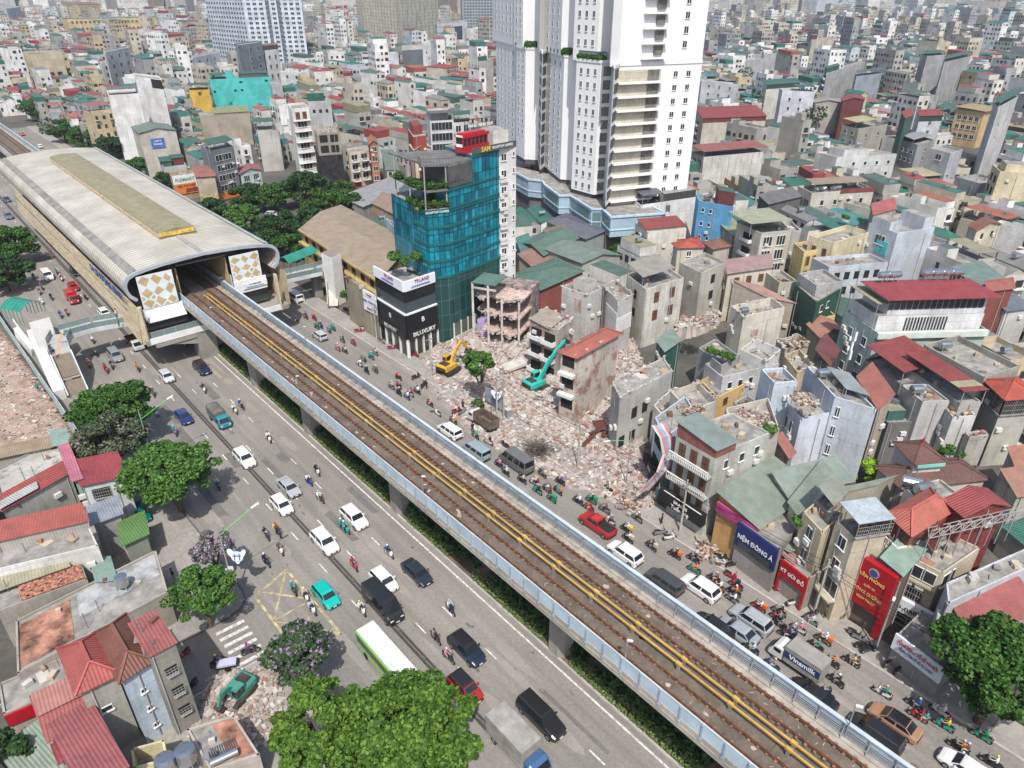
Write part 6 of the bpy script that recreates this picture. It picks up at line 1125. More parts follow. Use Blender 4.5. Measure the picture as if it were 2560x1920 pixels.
x=B_('row_house','narrow mouldy grey house with a red hipped sheet roof',[('4',20,570),('4',190,975),('4',555,800)],8.8,Wm((.33,.32,.29),1.0),'hip',(.34,.07,.06));x.win(1,1,1,'w1',.9,.6,3.0,2.3,.3,.6)
x=B_('red_shed','low shed with two shades of faded red sheet roofing',[('H',228,1190),('H',330,1455),('H',575,1330)],6.0,(.36,.34,.3),'slab',(.36,.11,.1),cat='shed');x.shed(0,1,.55,1.0,.35,(.45,.2,.17),0,posts=False,z0=x.h,name='faded_sheet')
x=B_('red_shed','small dark red sheet roof in the bottom left',[('H',365,1500),('H',400,1590),('H',630,1450)],5.6,(.35,.33,.3),'slab',(.3,.05,.055),cat='shed')
x=B_('red_shed','dull red sheet roof cut by the bottom edge',[('H',460,1600),('H',560,1800),('H',790,1640)],6.4,(.35,.33,.3),'slab',(.3,.085,.09),cat='shed',depth=(8,None))
x=B_('sage_shed','low sage green roof in the bottom left corner',[('H',100,1640),('H',220,1800),('H',430,1640)],4.0,(.35,.33,.3),'slab',(.26,.33,.27),cat='shed',depth=(6,5))
x=B_('flat_roof_house','wide low house with a stained flat terracotta and grey roof',[('H',100,730),('H',110,1040),('H',660,740)],4.6,(.36,.33,.29),par=.25,depth=(7.5,14));fr_=x;tank(x.pt(.72,.55),'upright steel tank on the stained flat roof',True,.62,1.4)
x.shed(.0,.35,.1,.9,.06,M((.33,.17,.12),var=.5,scale=.5,key='terracotta_patch'),0,posts=False,name='terracotta_paving',over=0)
x.shed(.4,.98,.45,.95,.08,M((.33,.34,.34),var=.3,scale=.5,key='grey_patch'),0,posts=False,name='grey_membrane',over=0)
x=B_('yard_wall_house','low stained house with collapsed orange tiles and khaki corrugated strip',[('H',-60,470),('H',-20,640),('H',560,430)],5.2,Wm((.33,.31,.27),1.0),par=.2,depth=(5.0,None));x.shed(.0,.85,.55,1,.7,(.34,.32,.22),.5,posts=False,name='khaki_roof');x.shed(.3,.95,.1,.5,.3,M((.34,.15,.1),var=.6,scale=3,key='loose_tiles'),.1,posts=False,name='loose_tiles')
x=B_('white_long_house','long white house with a mould streaked rear parapet and barred windows',[('H',-120,150),('H',-60,380),('H',630,215)],7.0,Wm((.62,.62,.6),.8),par=.4,depth=(6,None));wlh=x;x.shed(-.02,1.0,.6,1.1,1.6,(.36,.09,.07),.4,posts=False,walls=(.45,.42,.38),name='red_roof')
x=B_('red_roof_house','white house with plum red sheet roof beside the trees',[('D',500,1380),('D',535,1470),('D',808,1412)],7.0,(.6,.63,.66),'slab',(.3,.045,.055),depth=(6,None));x.win(1,1,1,'grille',2,1.4,1.0,3,.1,.6)
x=B_('mould_roof_house','flat mould blackened roof house next to the pink strip roof',[('D',-60,1330),('D',20,1640),('D',450,1400)],6.6,Wm((.4,.39,.36),1.0),par=.3,depth=(10,None));x.shed(0,1,0,.28,.5,(.32,.06,.05),.3,posts=False,name='red_strip_roof');x.shed(.0,.5,.0,.1,.9,CORR,.1,posts=False,name='corrugated_strip');x.zr
for v in x.root.children:
 if v.name.startswith('wall'):v.data.materials[1]=Wm((.42,.41,.38),1.3)
x=B_('pink_strip_house','thin strip house with a bright pink sheet roof',[('D',395,1225),('D',480,1440),('D',512,1430)],7.2,(.3,.42,.38),'slab',(.5,.16,.22),depth=None)
x=B_('green_scrap_house','small sage green sheet roof at the edge of the left rubble',[('D',335,1130),('D',360,1215),('D',440,1210)],7.0,(.33,.3,.26),'slab',(.25,.38,.33))
x=B_('ply_roof_house','long low wall topped with plywood boards beside the left rubble',[('D',-60,1220),('D',-30,1300),('D',325,1225)],6.8,(.4,.36,.3),'slab',(.33,.26,.17),depth=(2.5,None))
x=B_('green_kiosk','green sheet fronted lean-to by the parked motorbikes',[('H',770,30),('H',800,205),('H',910,155)],4.4,(.25,.27,.22),'slab',(.1,.22,.06),cat='kiosk',depth=(4.2,2.4))
x=B_('sage_kiosk','small sage roofed lean-to beside the collapsed tiles',[('H',600,310),('H',635,440),('H',730,430)],4.6,(.28,.28,.26),'slab',(.22,.33,.28),cat='kiosk')
x=B_('corrugated_canopy','open steel canopy with grey slats behind the green lean-to',[('H',580,-30),('H',600,75),('H',770,10)],5.6,(.3,.3,.3),'slab',(.28,.31,.36),cat='canopy')
x=B_('low_terrace','low brick floored ruin with a silver solar tank near the bottom edge',[('H',1270,1520),('H',1350,1660),('H',1670,1560)],4.2,(.42,.38,.34),par=.2,depth=(5,None));x.shed(.5,.98,.1,.95,.05,MATS['terracotta_patch'],0,posts=False,name='terracotta_paving',over=0)
so_=thing('solar_heater','solar water heater with a silver drum and slatted collector','solar heater',G('H',1430,1560,4.4));p=G('H',1440,1575,4.6);u_=(G('H',1500,1540,4.6)-G('H',1370,1600,4.6)).normalized();mb=MB();mb.tube([p-u_*1.1,p+u_*1.1],.3,12);mb.build('drum',steel_tank,so_);mb=MB();v_=Vector((-u_.y,u_.x,0))
for k in range(12):q=p+u_*(-1+k*.18)+v_*.35;mb.bar(q+Vector((0,0,.15)),q+v_*1.2+Vector((0,0,-.25)),.07)
mb.build('collector_tubes',M((.08,.08,.09),rough=.3,key='tube_dark'),so_)
tank(G('H',1215,1620,3.6),'large dull steel tank at the bottom edge beside the solar heater',True,.8,1.5);tank(G('H',1090,1680,3.6),'dull steel tank half cut by the bottom edge',True,.8,1.5)
x=B_('broken_room','roofless yellow washed room with jagged walls at the bottom edge',[('H',840,1520),('H',860,1650),('H',1080,1590)],3.6,(.55,.5,.32),par=1.4,depth=(None,None))
x=B_('back_house','low mixed roof house behind the scooters in the alley',[('H',0,1180),('H',20,1300),('H',300,1180)],3.8,(.36,.33,.29),par=.2,depth=(4,6));x.plate(1,.0,.5,2.2,3.6,rs,.2,0,'shop_sign')
RX0,RY0,RN,RM=-1500,40,3000,1500
ras=np.zeros((RM,RN),dtype=bool)
def rast(P,grow=0.0):
 """cells of the 1 m raster inside the convex polygon P"""
 xs=[p[0]for p in P];ys=[p[1]for p in P]
 x0,x1=int(min(xs)-grow-RX0),int(max(xs)+grow-RX0)+1;y0,y1=int(min(ys)-grow-RY0),int(max(ys)+grow-RY0)+1
 x0,x1,y0,y1=max(x0,0),min(x1,RN-1),max(y0,0),min(y1,RM-1)
 if x1<=x0 or y1<=y0:return None
 X,Y=np.meshgrid(np.arange(x0,x1)+RX0+.5,np.arange(y0,y1)+RY0+.5);n=len(P)
 ar=sum(P[i][0]*P[(i+1)%n][1]-P[(i+1)%n][0]*P[i][1]for i in range(n));sg=1 if ar>0 else-1;m=np.ones(X.shape,bool)
 for i in range(n):
  a,b=P[i],P[(i+1)%n];dx,dy=b[0]-a[0],b[1]-a[1];L=math.hypot(dx,dy)
  if L<1e-6:continue
  m&=sg*((Y-a[1])*dx-(X-a[0])*dy)/L>-grow
 return(slice(y0,y1),slice(x0,x1)),m
def hull(P):
 pts=sorted((p[0],p[1])for p in P)
 def half(ps):
  h=[]
  for p in ps:
   while len(h)>1 and(h[-1][0]-h[-2][0])*(p[1]-h[-2][1])-(h[-1][1]-h[-2][1])*(p[0]-h[-2][0])<=0:h.pop()
   h.append(p)
  return h[:-1]
 return half(pts)+half(pts[::-1])
def block(P,grow=0):
 r=rast(hull(P),grow)
 if r:ras[r[0]]|=r[1]
for P in OCC:
 block(P,.6);c=sum(P,Vector())/len(P)
 if c.length>280:v=c.normalized()*min(110,c.length*.12);block(list(P)+[p-v for p in P])
for q in([(-470,5),(-470,66),(110,66),(110,5)],[(-112,60),(-112,64),(-40,70),(-40,60)]):block([ST(*a)for a in q])
PARK=[G('A',*q)for q in((1320,1310),(1500,1180),(2212,1020),(2300,1500),(1980,1646),(1700,1640))];block(PARK)
SITE=[G('E',*q)for q in((640,560),(1000,500),(1420,560),(1900,560),(2000,900),(1780,1500),(1500,1520),(860,1150),(500,700))];block(SITE,0)
block([G('E',*q)for q in((1880,420),(2150,520),(2080,700),(1800,640))]);block([G('F',*q)for q in((-60,560),(120,330),(330,260),(330,420),(150,640))])
block([G('D',*q)for q in((-500,300),(0,380),(560,1000),(560,1260),(-500,1260))])
pal_w=[((.5,.46,.38),'beige'),((.62,.61,.58),'off white'),((.38,.37,.34),'grey'),((.5,.42,.28),'ochre'),((.74,.74,.73),'white'),((.33,.34,.35),'dark grey'),((.5,.55,.58),'pale blue')]
pal_r=[((.025,.15,.115),'dark green'),((.3,.05,.045),'red'),((.07,.13,.11),'grey green'),((.22,.22,.21),'grey'),((.34,.11,.075),'rusty red'),((.3,.28,.18),'khaki'),((.06,.24,.24),'teal grey')]
fw_m=[Wm(c,.5)for c,_ in pal_w];fr_m=[Tin(c)for c,_ in pal_r];fl_m=MATS['flat_roof'];wd_m=M((.035,.04,.045),rough=.4,var=0,key='far_window');tk_m=steel_tank
FM=fw_m+fr_m+[fl_m,wd_m,tk_m];NW,NR=len(fw_m),len(fr_m);IFL,IWD,ITK=NW+NR,NW+NR+1,NW+NR+2
def house_geo(mbw,mbr,c,ux,uy,w,d,h,wi,ri,kind,rr,det):
 """walls and windows go to mbw, roof to mbr; local frame ux (front width), uy (depth)"""
 P=[c-ux*w/2-uy*d/2,c+ux*w/2-uy*d/2,c+ux*w/2+uy*d/2,c-ux*w/2+uy*d/2];up=lambda p,z:Vector((p.x,p.y,z))
 for i in range(4):j=(i+1)%4;mbw.face([up(P[i],0),up(P[j],0),up(P[j],h),up(P[i],h)],wi)
 mbw.face([up(p,h)for p in P],IFL)
 R=NW+ri
 if kind in(0,1):
  f=rr.uniform(.5,1.0);s0=-d/2+(1-f)*d*rr.random();z=h+rr.uniform(1.6,2.8);sl=rr.uniform(.2,.8);q=[c-ux*w/2*1.04+uy*s0,c+ux*w/2*1.04+uy*s0,c+ux*w/2*1.04+uy*(s0+f*d),c-ux*w/2*1.04+uy*(s0+f*d)];zz=[z,z,z+sl,z+sl]
  mbr.face([up(p,k)for p,k in zip(q,zz)],R)
  if kind==0:
   m=R if rr.random()<.4 else wi
   for i in range(4):j=(i+1)%4;mbr.face([up(q[i],h),up(q[j],h),up(q[j],zz[j]-.05),up(q[i],zz[i]-.05)],m)
  else:
   for p,k in zip(q,zz):mbr.bar(up(p,h),up(p,k-.03),.14,mi=IWD)
   mbr.face([up(q[0],h+.9),up(q[0],h),up(q[1],h),up(q[1],h+.9)],wi)
 elif kind==2:
  r=rr.uniform(.7,1.5);m1,m2=c-uy*d*.52,c+uy*d*.52;o=1.06;A=[c+ux*w/2*o*a+uy*d/2*1.04*b for a,b in((-1,-1),(1,-1),(1,1),(-1,1))]
  mbr.face([up(A[1],h),up(A[2],h),up(m2,h+r),up(m1,h+r)],R);mbr.face([up(A[3],h),up(A[0],h),up(m1,h+r),up(m2,h+r)],R);mbr.face([up(P[0],h),up(P[1],h),up(m1,h+r*.95)],wi);mbr.face([up(P[2],h),up(P[3],h),up(m2,h+r*.95)],wi)
 elif kind==3:
  r=rr.uniform(.9,1.6);o=1.06;A=[c+ux*w/2*o*a+uy*d/2*1.04*b for a,b in((-1,-1),(1,-1),(1,1),(-1,1))];m1,m2=c-uy*(d-w)/2*.8,c+uy*(d-w)/2*.8
  mbr.face([up(A[1],h),up(A[2],h),up(m2,h+r),up(m1,h+r)],R);mbr.face([up(A[3],h),up(A[0],h),up(m1,h+r),up(m2,h+r)],R);mbr.face([up(A[0],h),up(A[1],h),up(m1,h+r)],R);mbr.face([up(A[2],h),up(A[3],h),up(m2,h+r)],R)
 else:
  for i in range(4):j=(i+1)%4;a,b=P[i],P[j];dd=(b-a).normalized();o=Vector((-dd.y,dd.x,0))*.1;mbw.face([up(a,h),up(b,h),up(b,h+.8),up(a,h+.8)],wi);mbw.face([up(b+o,h),up(a+o,h),up(a+o,h+.8),up(b+o,h+.8)],wi)
  s=rr.uniform(-.25,.25)*d;q=[c+ux*w*a+uy*(s+b)for a,b in((-.45,-1.5),(.1,-1.5),(.1,1.5),(-.45,1.5))];hh=h+rr.uniform(2,2.8)
  for i in range(4):j=(i+1)%4;mbr.face([up(q[i],h),up(q[j],h),up(q[j],hh),up(q[i],hh)],wi)
  mbr.face([up(p,hh)for p in q],R if rr.random()<.5 else IFL)
 if rr.random()<.45*det+.1:
  p=up(c+ux*w*rr.uniform(-.3,.3)+uy*d*rr.uniform(-.3,.3),h+(1.2 if kind==4 else 2.9 if kind<2 else 1.5));mbr.tube([p-ux*.8,p+ux*.8],.5,8,ITK)
 for fa,fb,L in((P[0],P[1],w),(P[3],P[0],d),(P[1],P[2],d)):
  dd=(fb-fa).normalized();o=Vector((dd.y,-dd.x,0))
  if o.dot(-c)<0:continue
  blank=L>w*1.3 and rr.random()<.55
  n=max(1,int(L/2.6));fl=int(h/3.3)
  for r_ in range(fl):
   if r_<fl-5:continue
   z=r_*3.3+1.1+(h-fl*3.3)*.6
   for k in range(n):
    if rr.random()<(.85 if blank else.22):continue
    ww=rr.uniform(.8,1.5)if rr.random()<.7 else 2.0;x=L*(k+.5)/n;a=fa+dd*(x-ww/2)+o*.05;b=fa+dd*(x+ww/2)+o*.05;hh=rr.uniform(1.2,1.8)
    mbw.face([up(a,z),up(b,z),up(b,z+hh),up(a,z+hh)],IWD)
    if det>.5 and rr.random()<.35:mbw.box(fa+dd*x+o*.45+Vector((0,0,z-.25)),(ww+.8,.9,.16),ax=dd,ay=Vector((0,0,1)).cross(dd),mi=wi)
rc=random.Random(21);houses=[]
def theta(x,y):
 t=min(1,max(0,(x+40)/90));return R(42*(1-t)+14*t)
def fill(y0,y1,cell,sc,hmin,hmax,dens):
 cy=y0
 while cy<y1:
  half=.78*cy+60;cx_=-half-cell
  while cx_<half+cell:
   c0=Vector((cx_+rc.uniform(-4,4),cy+rc.uniform(-4,4),0));th=theta(c0.x,c0.y)+rc.gauss(0,.12);ux=Vector((math.cos(th),math.sin(th),0));uy=Vector((-ux.y,ux.x,0))
   v=-cell/2
   while v<cell/2:
    d=rc.uniform(10,15)*sc;u=-cell/2
    while u<cell/2:
     w=rc.choice((3.8,4.2,4.6,5.2,6,8))*sc;c=c0+ux*(u+w/2)+uy*(v+d/2)
     if abs(c.x)<.78*c.y+25 and c.y>y0-10 and rc.random()<dens:
      P=[c-ux*w/2-uy*d/2,c+ux*w/2-uy*d/2,c+ux*w/2+uy*d/2,c-ux*w/2+uy*d/2];r=rast(P,-.3)
      if r is not None and r[1].any()and(ras[r[0]]&r[1]).sum()<=0.06*r[1].sum():
       ras[r[0]]|=r[1];houses.append((c,ux,uy,w,d,hmin,hmax))
     u+=w+.15
    v+=d+(rc.uniform(2.2,4)if int(v)%2 else.4)
   cx_+=cell
  cy+=cell
fill(70,420,34,1.0,5.5,10.5,1.0)
fill(430,1500,60,1.35,7,18,.95)
def pick(c,rr):
 left=c.x<10
 wts=(.3,.3,.13,.1,.08,.06,.03)if left else(.36,.14,.14,.17,.05,.1,.04)
 wi=rr.choices(range(NW),(.2,.22,.14,.06,.24,.08,.06))[0];ri=rr.choices(range(NR),wts)[0];kind=rr.choices((0,1,2,3,4),(.26,.22,.24,.1,.18)if left else(.2,.22,.12,.05,.41))[0];return wi,ri,kind
houses.sort(key=lambda h:h[0].length)
def inview(c):
 v=np.array([c.x,c.y,-H+8]);p=np.array([v[0]*_rt[0]+v[1]*_fw[0]+v[2]*-_dn[0],v[0]*_rt[1]+v[1]*_fw[1]+v[2]*-_dn[1],v[0]*_rt[2]+v[1]*_fw[2]+v[2]*-_dn[2]])
 u,w=1280+F*p[0]/p[2],960+F*p[1]/p[2];return p[2]>0 and-40<u<2600 and-30<w<1960
NIND=150;far=MB();n_i=0;used=set()
LMK=[(G('A',1540,720),'turquoise building'),(G('2',1600,520),'radio mast'),(G('A',800,1000),'tall blank white house'),(G('A',1420,1250),'slim grey office'),(G('5',600,1100),'teal glass tower'),(G('1',1000,1600),'white apartment tower'),(G('C',200,1200),'mould streaked white block'),(G('C',1100,1400),'house with the red roof band'),(G('F',1300,900),'mint apartment house'),(G('C',1900,900),'peach coloured block'),(G('C',900,500),'tall narrow beige house'),(G('E',1300,600),'ruined concrete house'),(G('A',1950,1150),'slim white six storey house'),(G('B',120,1200),'cream and brick villas'),(G('B',660,900),'modern blue glass band house'),(G('C',1100,690),'big plain grey house'),(G('C',700,850),'bluish white stepped house'),(G('3',500,900),'tall pale blue houses'),(G('J',1300,700),'red notary sign'),(G('A',1400,900),'olive roofed concrete house'),(G('C',1500,1330),'striped yellow canopy'),(G('C',200,750),'red sheet attic block')]
ROOFW={0:'sheet shed on top',1:'open sheet canopy',2:'gabled sheet roof',3:'hipped sheet roof',4:'flat roof and stair box'}
for(c,ux,uy,w,d,h0,h1)in houses:
 rr=random.Random(int(c.x*13+c.y*7));wi,ri,kind=pick(c,rr)
 h=rr.uniform(h0,h1)*(1.0 if rr.random()<.87 else rr.uniform(1.5,2.2))
 if c.y<140:h=min(h,4+rr.random()*2)
 elif c.y<260:h=min(h,6.5+rr.random()*(3 if c.x<20 else 5))
 if n_i<NIND and inview(c):
  n_i+=1;lm=min(LMK,key=lambda q:(q[0]-c).length);v=c-lm[0];rel=('behind' if v.y>0 else 'before')if abs(v.y)>abs(v.x)else('right of' if v.x>0 else 'left of')
  base=('tall' if h>12 else 'low' if h<8 else 'mid height')+' '+pal_w[wi][1]+' house, '+(pal_r[ri][1]+' ' if kind<4 else '')+ROOFW[kind]+','
  for extra in('','close ','well ','just ','far ','diagonally ','further ','directly '):
   l2=base+' '+extra+rel+' the '+lm[1]
   if l2 not in used:break
  if len(l2.split())>16:l2=l2.replace('mid height ','')
  if len(l2.split())>16:l2=l2.replace('sheet shed on top','sheet shed').replace('flat roof and stair box','flat roof')
  while len(l2.split())>16:l2=l2.replace('off white','cream').replace('dark grey','grey').replace('dark green','green').replace('grey green','green').replace('pale blue','blue')if any(q in l2 for q in('off white','dark grey','dark green','grey green','pale blue'))else ' '.join(l2.split()[1:])
  if l2 in used:l2=' '.join(l2.split()[:3])+' number %d steps from the '%0+lm[1]if False else l2.replace(' house,',' dwelling,',1)
  used.add(l2);root=thing('tube_house',l2,'house',c,'dense small houses of the city');mw,mr_=MB(),MB();house_geo(mw,mr_,c,ux,uy,w,d,h,wi,ri,kind,rr,1)
  for m_b,nm in((mw,'wall'),(mr_,'roof')):
   us=sorted(set(m_b.m));mp_={k:i for i,k in enumerate(us)};m_b.m=[mp_[k]for k in m_b.m];m_b.build(nm,[FM[k]for k in us],root)
 elif abs(c.x)<.76*c.y+20:house_geo(far,far,c,ux,uy,w,d,h,wi,ri,kind,rr,.6 if c.y<350 else 0)
for i in range(420):
 y=1450+2300*(i/420)**1.3+rc.uniform(-60,60);x=rc.uniform(-.75,.75)*y;th=rc.uniform(0,1.5);ux=Vector((math.cos(th),math.sin(th),0));uy=Vector((-ux.y,ux.x,0));w=rc.uniform(18,60)
 house_geo(far,far,Vector((x,y,0)),ux,uy,w,rc.uniform(14,30),rc.uniform(12,40)if rc.random()<.7 else rc.uniform(40,80),rc.choice((0,1,2,4,6)),rc.randrange(NR),4,rc,0)
for i in range(5000):
 y=1450+1900*rc.random()**1.2;x=rc.uniform(-.75,.75)*y;th=rc.uniform(.2,.9);ux=Vector((math.cos(th),math.sin(th),0));uy=Vector((-ux.y,ux.x,0));P=Vector((x,y,0));w,d,h=rc.uniform(8,20),rc.uniform(10,24),rc.uniform(8,22);wi,ri,kind=pick(P,rc);q=[P-ux*w/2-uy*d/2,P+ux*w/2-uy*d/2,P+ux*w/2+uy*d/2,P-ux*w/2+uy*d/2]
 for k in(0,3,1):j=(k+1)%4;far.face([q[k],q[j],q[j]+Vector((0,0,h)),q[k]+Vector((0,0,h))],wi)
 far.face([p+Vector((0,0,h))for p in q],NW+ri if kind<4 else IFL)
tag(far.build('distant_houses',FM),'sea of small distant houses with green, red and grey roofs reaching the horizon','houses',kind='stuff')
for lb,cs,h,bz,wc,cols,rows in(('cream block with blue glass stair at the top right edge',[('C',1690,95),('C',1760,120),('C',2090,130)],38,4,(.5,.5,.5),10,6),('dark blue glass office at the top of the picture right of the tower',[('C',1090,60),('C',1100,90),('C',1480,60)],60,4,(.12,.18,.24),16,12),('pale slab block at the top right corner',[('C',1900,40),('C',1930,60),('C',2140,60)],60,4,(.5,.52,.56),12,12),('cream slab block just right of the white tower at the top',[('C',150,60),('C',170,90),('C',560,95)],42,4,(.56,.54,.48),16,9),('second cream slab block right of the tower at the top',[('C',560,50),('C',570,75),('C',830,70)],42,4,(.54,.52,.47),12,9),('dark teal glass block in the top left corner',[('A',30,60),('A',60,80),('A',420,60)],55,4,(.06,.1,.13),14,9)):
 highrise(lb,cs,h,bz,wc,cols,rows,dz_=3.6)
tyre=M((.02,.02,.02),rough=.9,var=0,key='tyre');rim_m=M((.35,.36,.37),rough=.35,metal=.7,var=0,key='wheel_rim');cgl=Glass((.015,.02,.024),.08,key='car_glass');lampm=M((.75,.75,.72),rough=.2,var=0,key='headlight');tail=M((.35,.01,.01),rough=.3,var=0,key='taillight');blk_p=M((.02,.02,.02),rough=.5,var=0,key='black_plastic')
def paintm(c):
 k='paint_%.2f_%.2f_%.2f'%c
 if k not in MATS:m,t,b=_mat(k);b.inputs['Base Color'].default_value=(*c,1);b.inputs['Roughness'].default_value=.3;b.inputs['Coat Weight'].default_value=.6;b.inputs['Coat Roughness'].default_value=.08
 return MATS[k]
def loft(mb,secs,mi=0):
 b=len(mb.v);n=len(secs[0])
 for s in secs:mb.v+=[tuple(p)for p in s]
 for i in range(len(secs)-1):
  for k in range(n):k2=(k+1)%n;mb.f.append((b+i*n+k,b+(i+1)*n+k,b+(i+1)*n+k2,b+i*n+k2));mb.m.append(mi)
 mb.f.append(tuple(b+k for k in range(n)));mb.m.append(mi);e=b+(len(secs)-1)*n;mb.f.append(tuple(e+n-1-k for k in range(n)));mb.m.append(mi)
def sec(x,w,zb,zt):return[(x,-w*.9,zb),(x,-w,zb+.14),(x,-w,zt-.16),(x,-w*.93,zt-.05),(x,-w*.8,zt),(x,w*.8,zt),(x,w*.93,zt-.05),(x,w,zt-.16),(x,w,zb+.14),(x,w*.9,zb)]
CT={'sedan':(4.6,1.8,.92,.98,1.45,-1.75,1.25,-1.0,.45),'hatch':(4.1,1.76,.98,1.02,1.55,-1.95,1.15,-1.55,.45),'suv':(4.7,1.88,1.08,1.12,1.74,-2.2,1.2,-1.75,.5),'mpv':(4.8,1.85,1.05,1.1,1.75,-2.3,1.5,-2.05,.7),'pickup':(5.3,1.9,1.15,1.2,1.82,-.75,1.35,-.45,.65),'canopy':(5.3,1.9,1.15,1.2,1.85,-2.55,1.35,-2.4,.65),'van':(5.9,2.05,1.25,1.3,2.5,-2.85,2.3,-2.75,1.35),'microbus':(5.0,1.9,1.15,1.25,2.0,-2.45,1.9,-2.35,1.0)}
VEH=[]
def car(kind,lab,q,col,ang=0,back=False,roofc=None,rack=False,cat='car',grp=None,z0=0):
 L,W,zh,zb,zr,c0,c1,r0,r1=CT[kind];p=G(*q,.6);p.z=z0;rz=DIR+(math.pi if back else 0)+R(ang)
 root=thing(kind if kind in('sedan','van','microbus')else{'hatch':'hatchback','suv':'suv_car','mpv':'people_carrier','pickup':'pickup_truck','canopy':'pickup_truck'}[kind],lab,cat,p,grp,rz);VEH.append((p,lab));pm=paintm(col);a,w=L/2,W/2;bl_=zb
 mb=MB();S_=[sec(-a,w*.82,.38,bl_-.12),sec(-a+.12,w*.95,.26,bl_),sec(c0,w,.22,bl_+.01),sec(0,w,.22,bl_),sec(c1-.1,w,.22,zh+.04),sec(a-.45,w*.96,.22,zh-.12),sec(a-.12,w*.88,.26,zh-.26),sec(a,w*.74,.34,zh-.42)]
 if kind in('van','microbus'):S_=S_[:3]+[sec(0,w,.22,zb),sec(c1,w,.22,zb),sec(a-.3,w*.96,.24,zh-.1),sec(a,w*.84,.3,zh-.5)]
 loft(mb,S_);tw,bw_=w*.76,w*.92
 if kind in('van','microbus'):tw,bw_=w*.86,w*.97
 B0=[(c0,-bw_,bl_-.05),(c1,-bw_,bl_-.05),(c1,bw_,bl_-.05),(c0,bw_,bl_-.05)];Tm=[(r0-.08,-tw-.02,zr-.08),(r1+.1,-tw-.02,zr-.08),(r1+.1,tw+.02,zr-.08),(r0-.08,tw+.02,zr-.08)];Tt=[(r0+.1,-tw*.85,zr),(r1-.1,-tw*.85,zr),(r1-.1,tw*.85,zr),(r0+.1,tw*.85,zr)]
 b=len(mb.v);mb.v+=B0+Tm+Tt
 for o in(0,4):
  for k in range(4):k2=(k+1)%4;mb.f.append((b+o+k,b+o+k2,b+o+4+k2,b+o+4+k));mb.m.append(1 if roofc and o==4 else 0)
 mb.f.append((b+8,b+9,b+10,b+11));mb.m.append(1 if roofc else 0)
 if kind=='pickup':mb.box((-1.65,0,1.18),(1.75,1.45,.06),0,2)
 if rack or kind=='suv':
  for y in(-1,1):mb.bar((r0+.2,y*tw*.8,zr+.06),(r1-.2,y*tw*.8,zr+.06),.05)
 for y in(-1,1):mb.box((c1-.45,y*(w+.1),zb+.06),(.14,.2,.14))
 mb.build('body',[pm,paintm(roofc)if roofc else pm,blk_p],root,local=True)
 g=MB()
 def pane(A,B_,C,D2,i0=.06,i1=.94,j0=.1,j1=.9):
  A,B_,C,D2=map(Vector,(A,B_,C,D2));f=lambda i,j:(A*(1-i)+B_*i)*(1-j)+(D2*(1-i)+C*i)*j;n=(B_-A).cross(D2-A).normalized()*.012;g.face([f(i0,j0)+n,f(i1,j0)+n,f(i1,j1)+n,f(i0,j1)+n])
 pane(B0[1],B0[2],Tm[2],Tm[1]);pane(B0[3],B0[0],Tm[0],Tm[3])
 n=4 if kind=='van' else 3 if kind in('mpv','microbus','canopy')else 2
 for k in range(n):u0,u1=k/n+.03,(k+1)/n-.02;pane(B0[0],B0[1],Tm[1],Tm[0],u0,u1);pane(B0[2],B0[3],Tm[3],Tm[2],u0,u1)
 g.build('glass',cgl,root,local=True);rr_=.33 if kind not in('van','pickup','canopy','suv')else.38
 for x in(-a+.85,a-.85):
  for y in(-1,1):m2=MB();m2.tube([(x,y*(w-.2),rr_),(x,y*(w+.01),rr_)],rr_,14,0);m2.tube([(x,y*w,rr_),(x,y*(w+.02),rr_)],rr_*.6,10,1);m2.build('wheel',[tyre,rim_m],root,local=True,uv=False)
 for y in(-1,1):
  m2=MB();m2.box((a-.14,y*w*.62,zh-.42),(.16,w*.34,.16));m2.build('headlight',lampm,root,local=True,uv=False);m2=MB();m2.box((-a+.04,y*w*.72,zb-.22),(.1,w*.26,.2));m2.build('taillight',tail,root,local=True,uv=False)
 m2=MB();m2.box((a-.02,0,.5),(.06,W*.5,.22));m2.box((-a,0,.45),(.06,W*.7,.2));m2.build('bumper_grille',blk_p,root,local=True,uv=False);m2=MB();m2.box((a+.02,0,.52),(.02,.42,.13));m2.build('number_plate',lampm,root,local=True,uv=False);return root
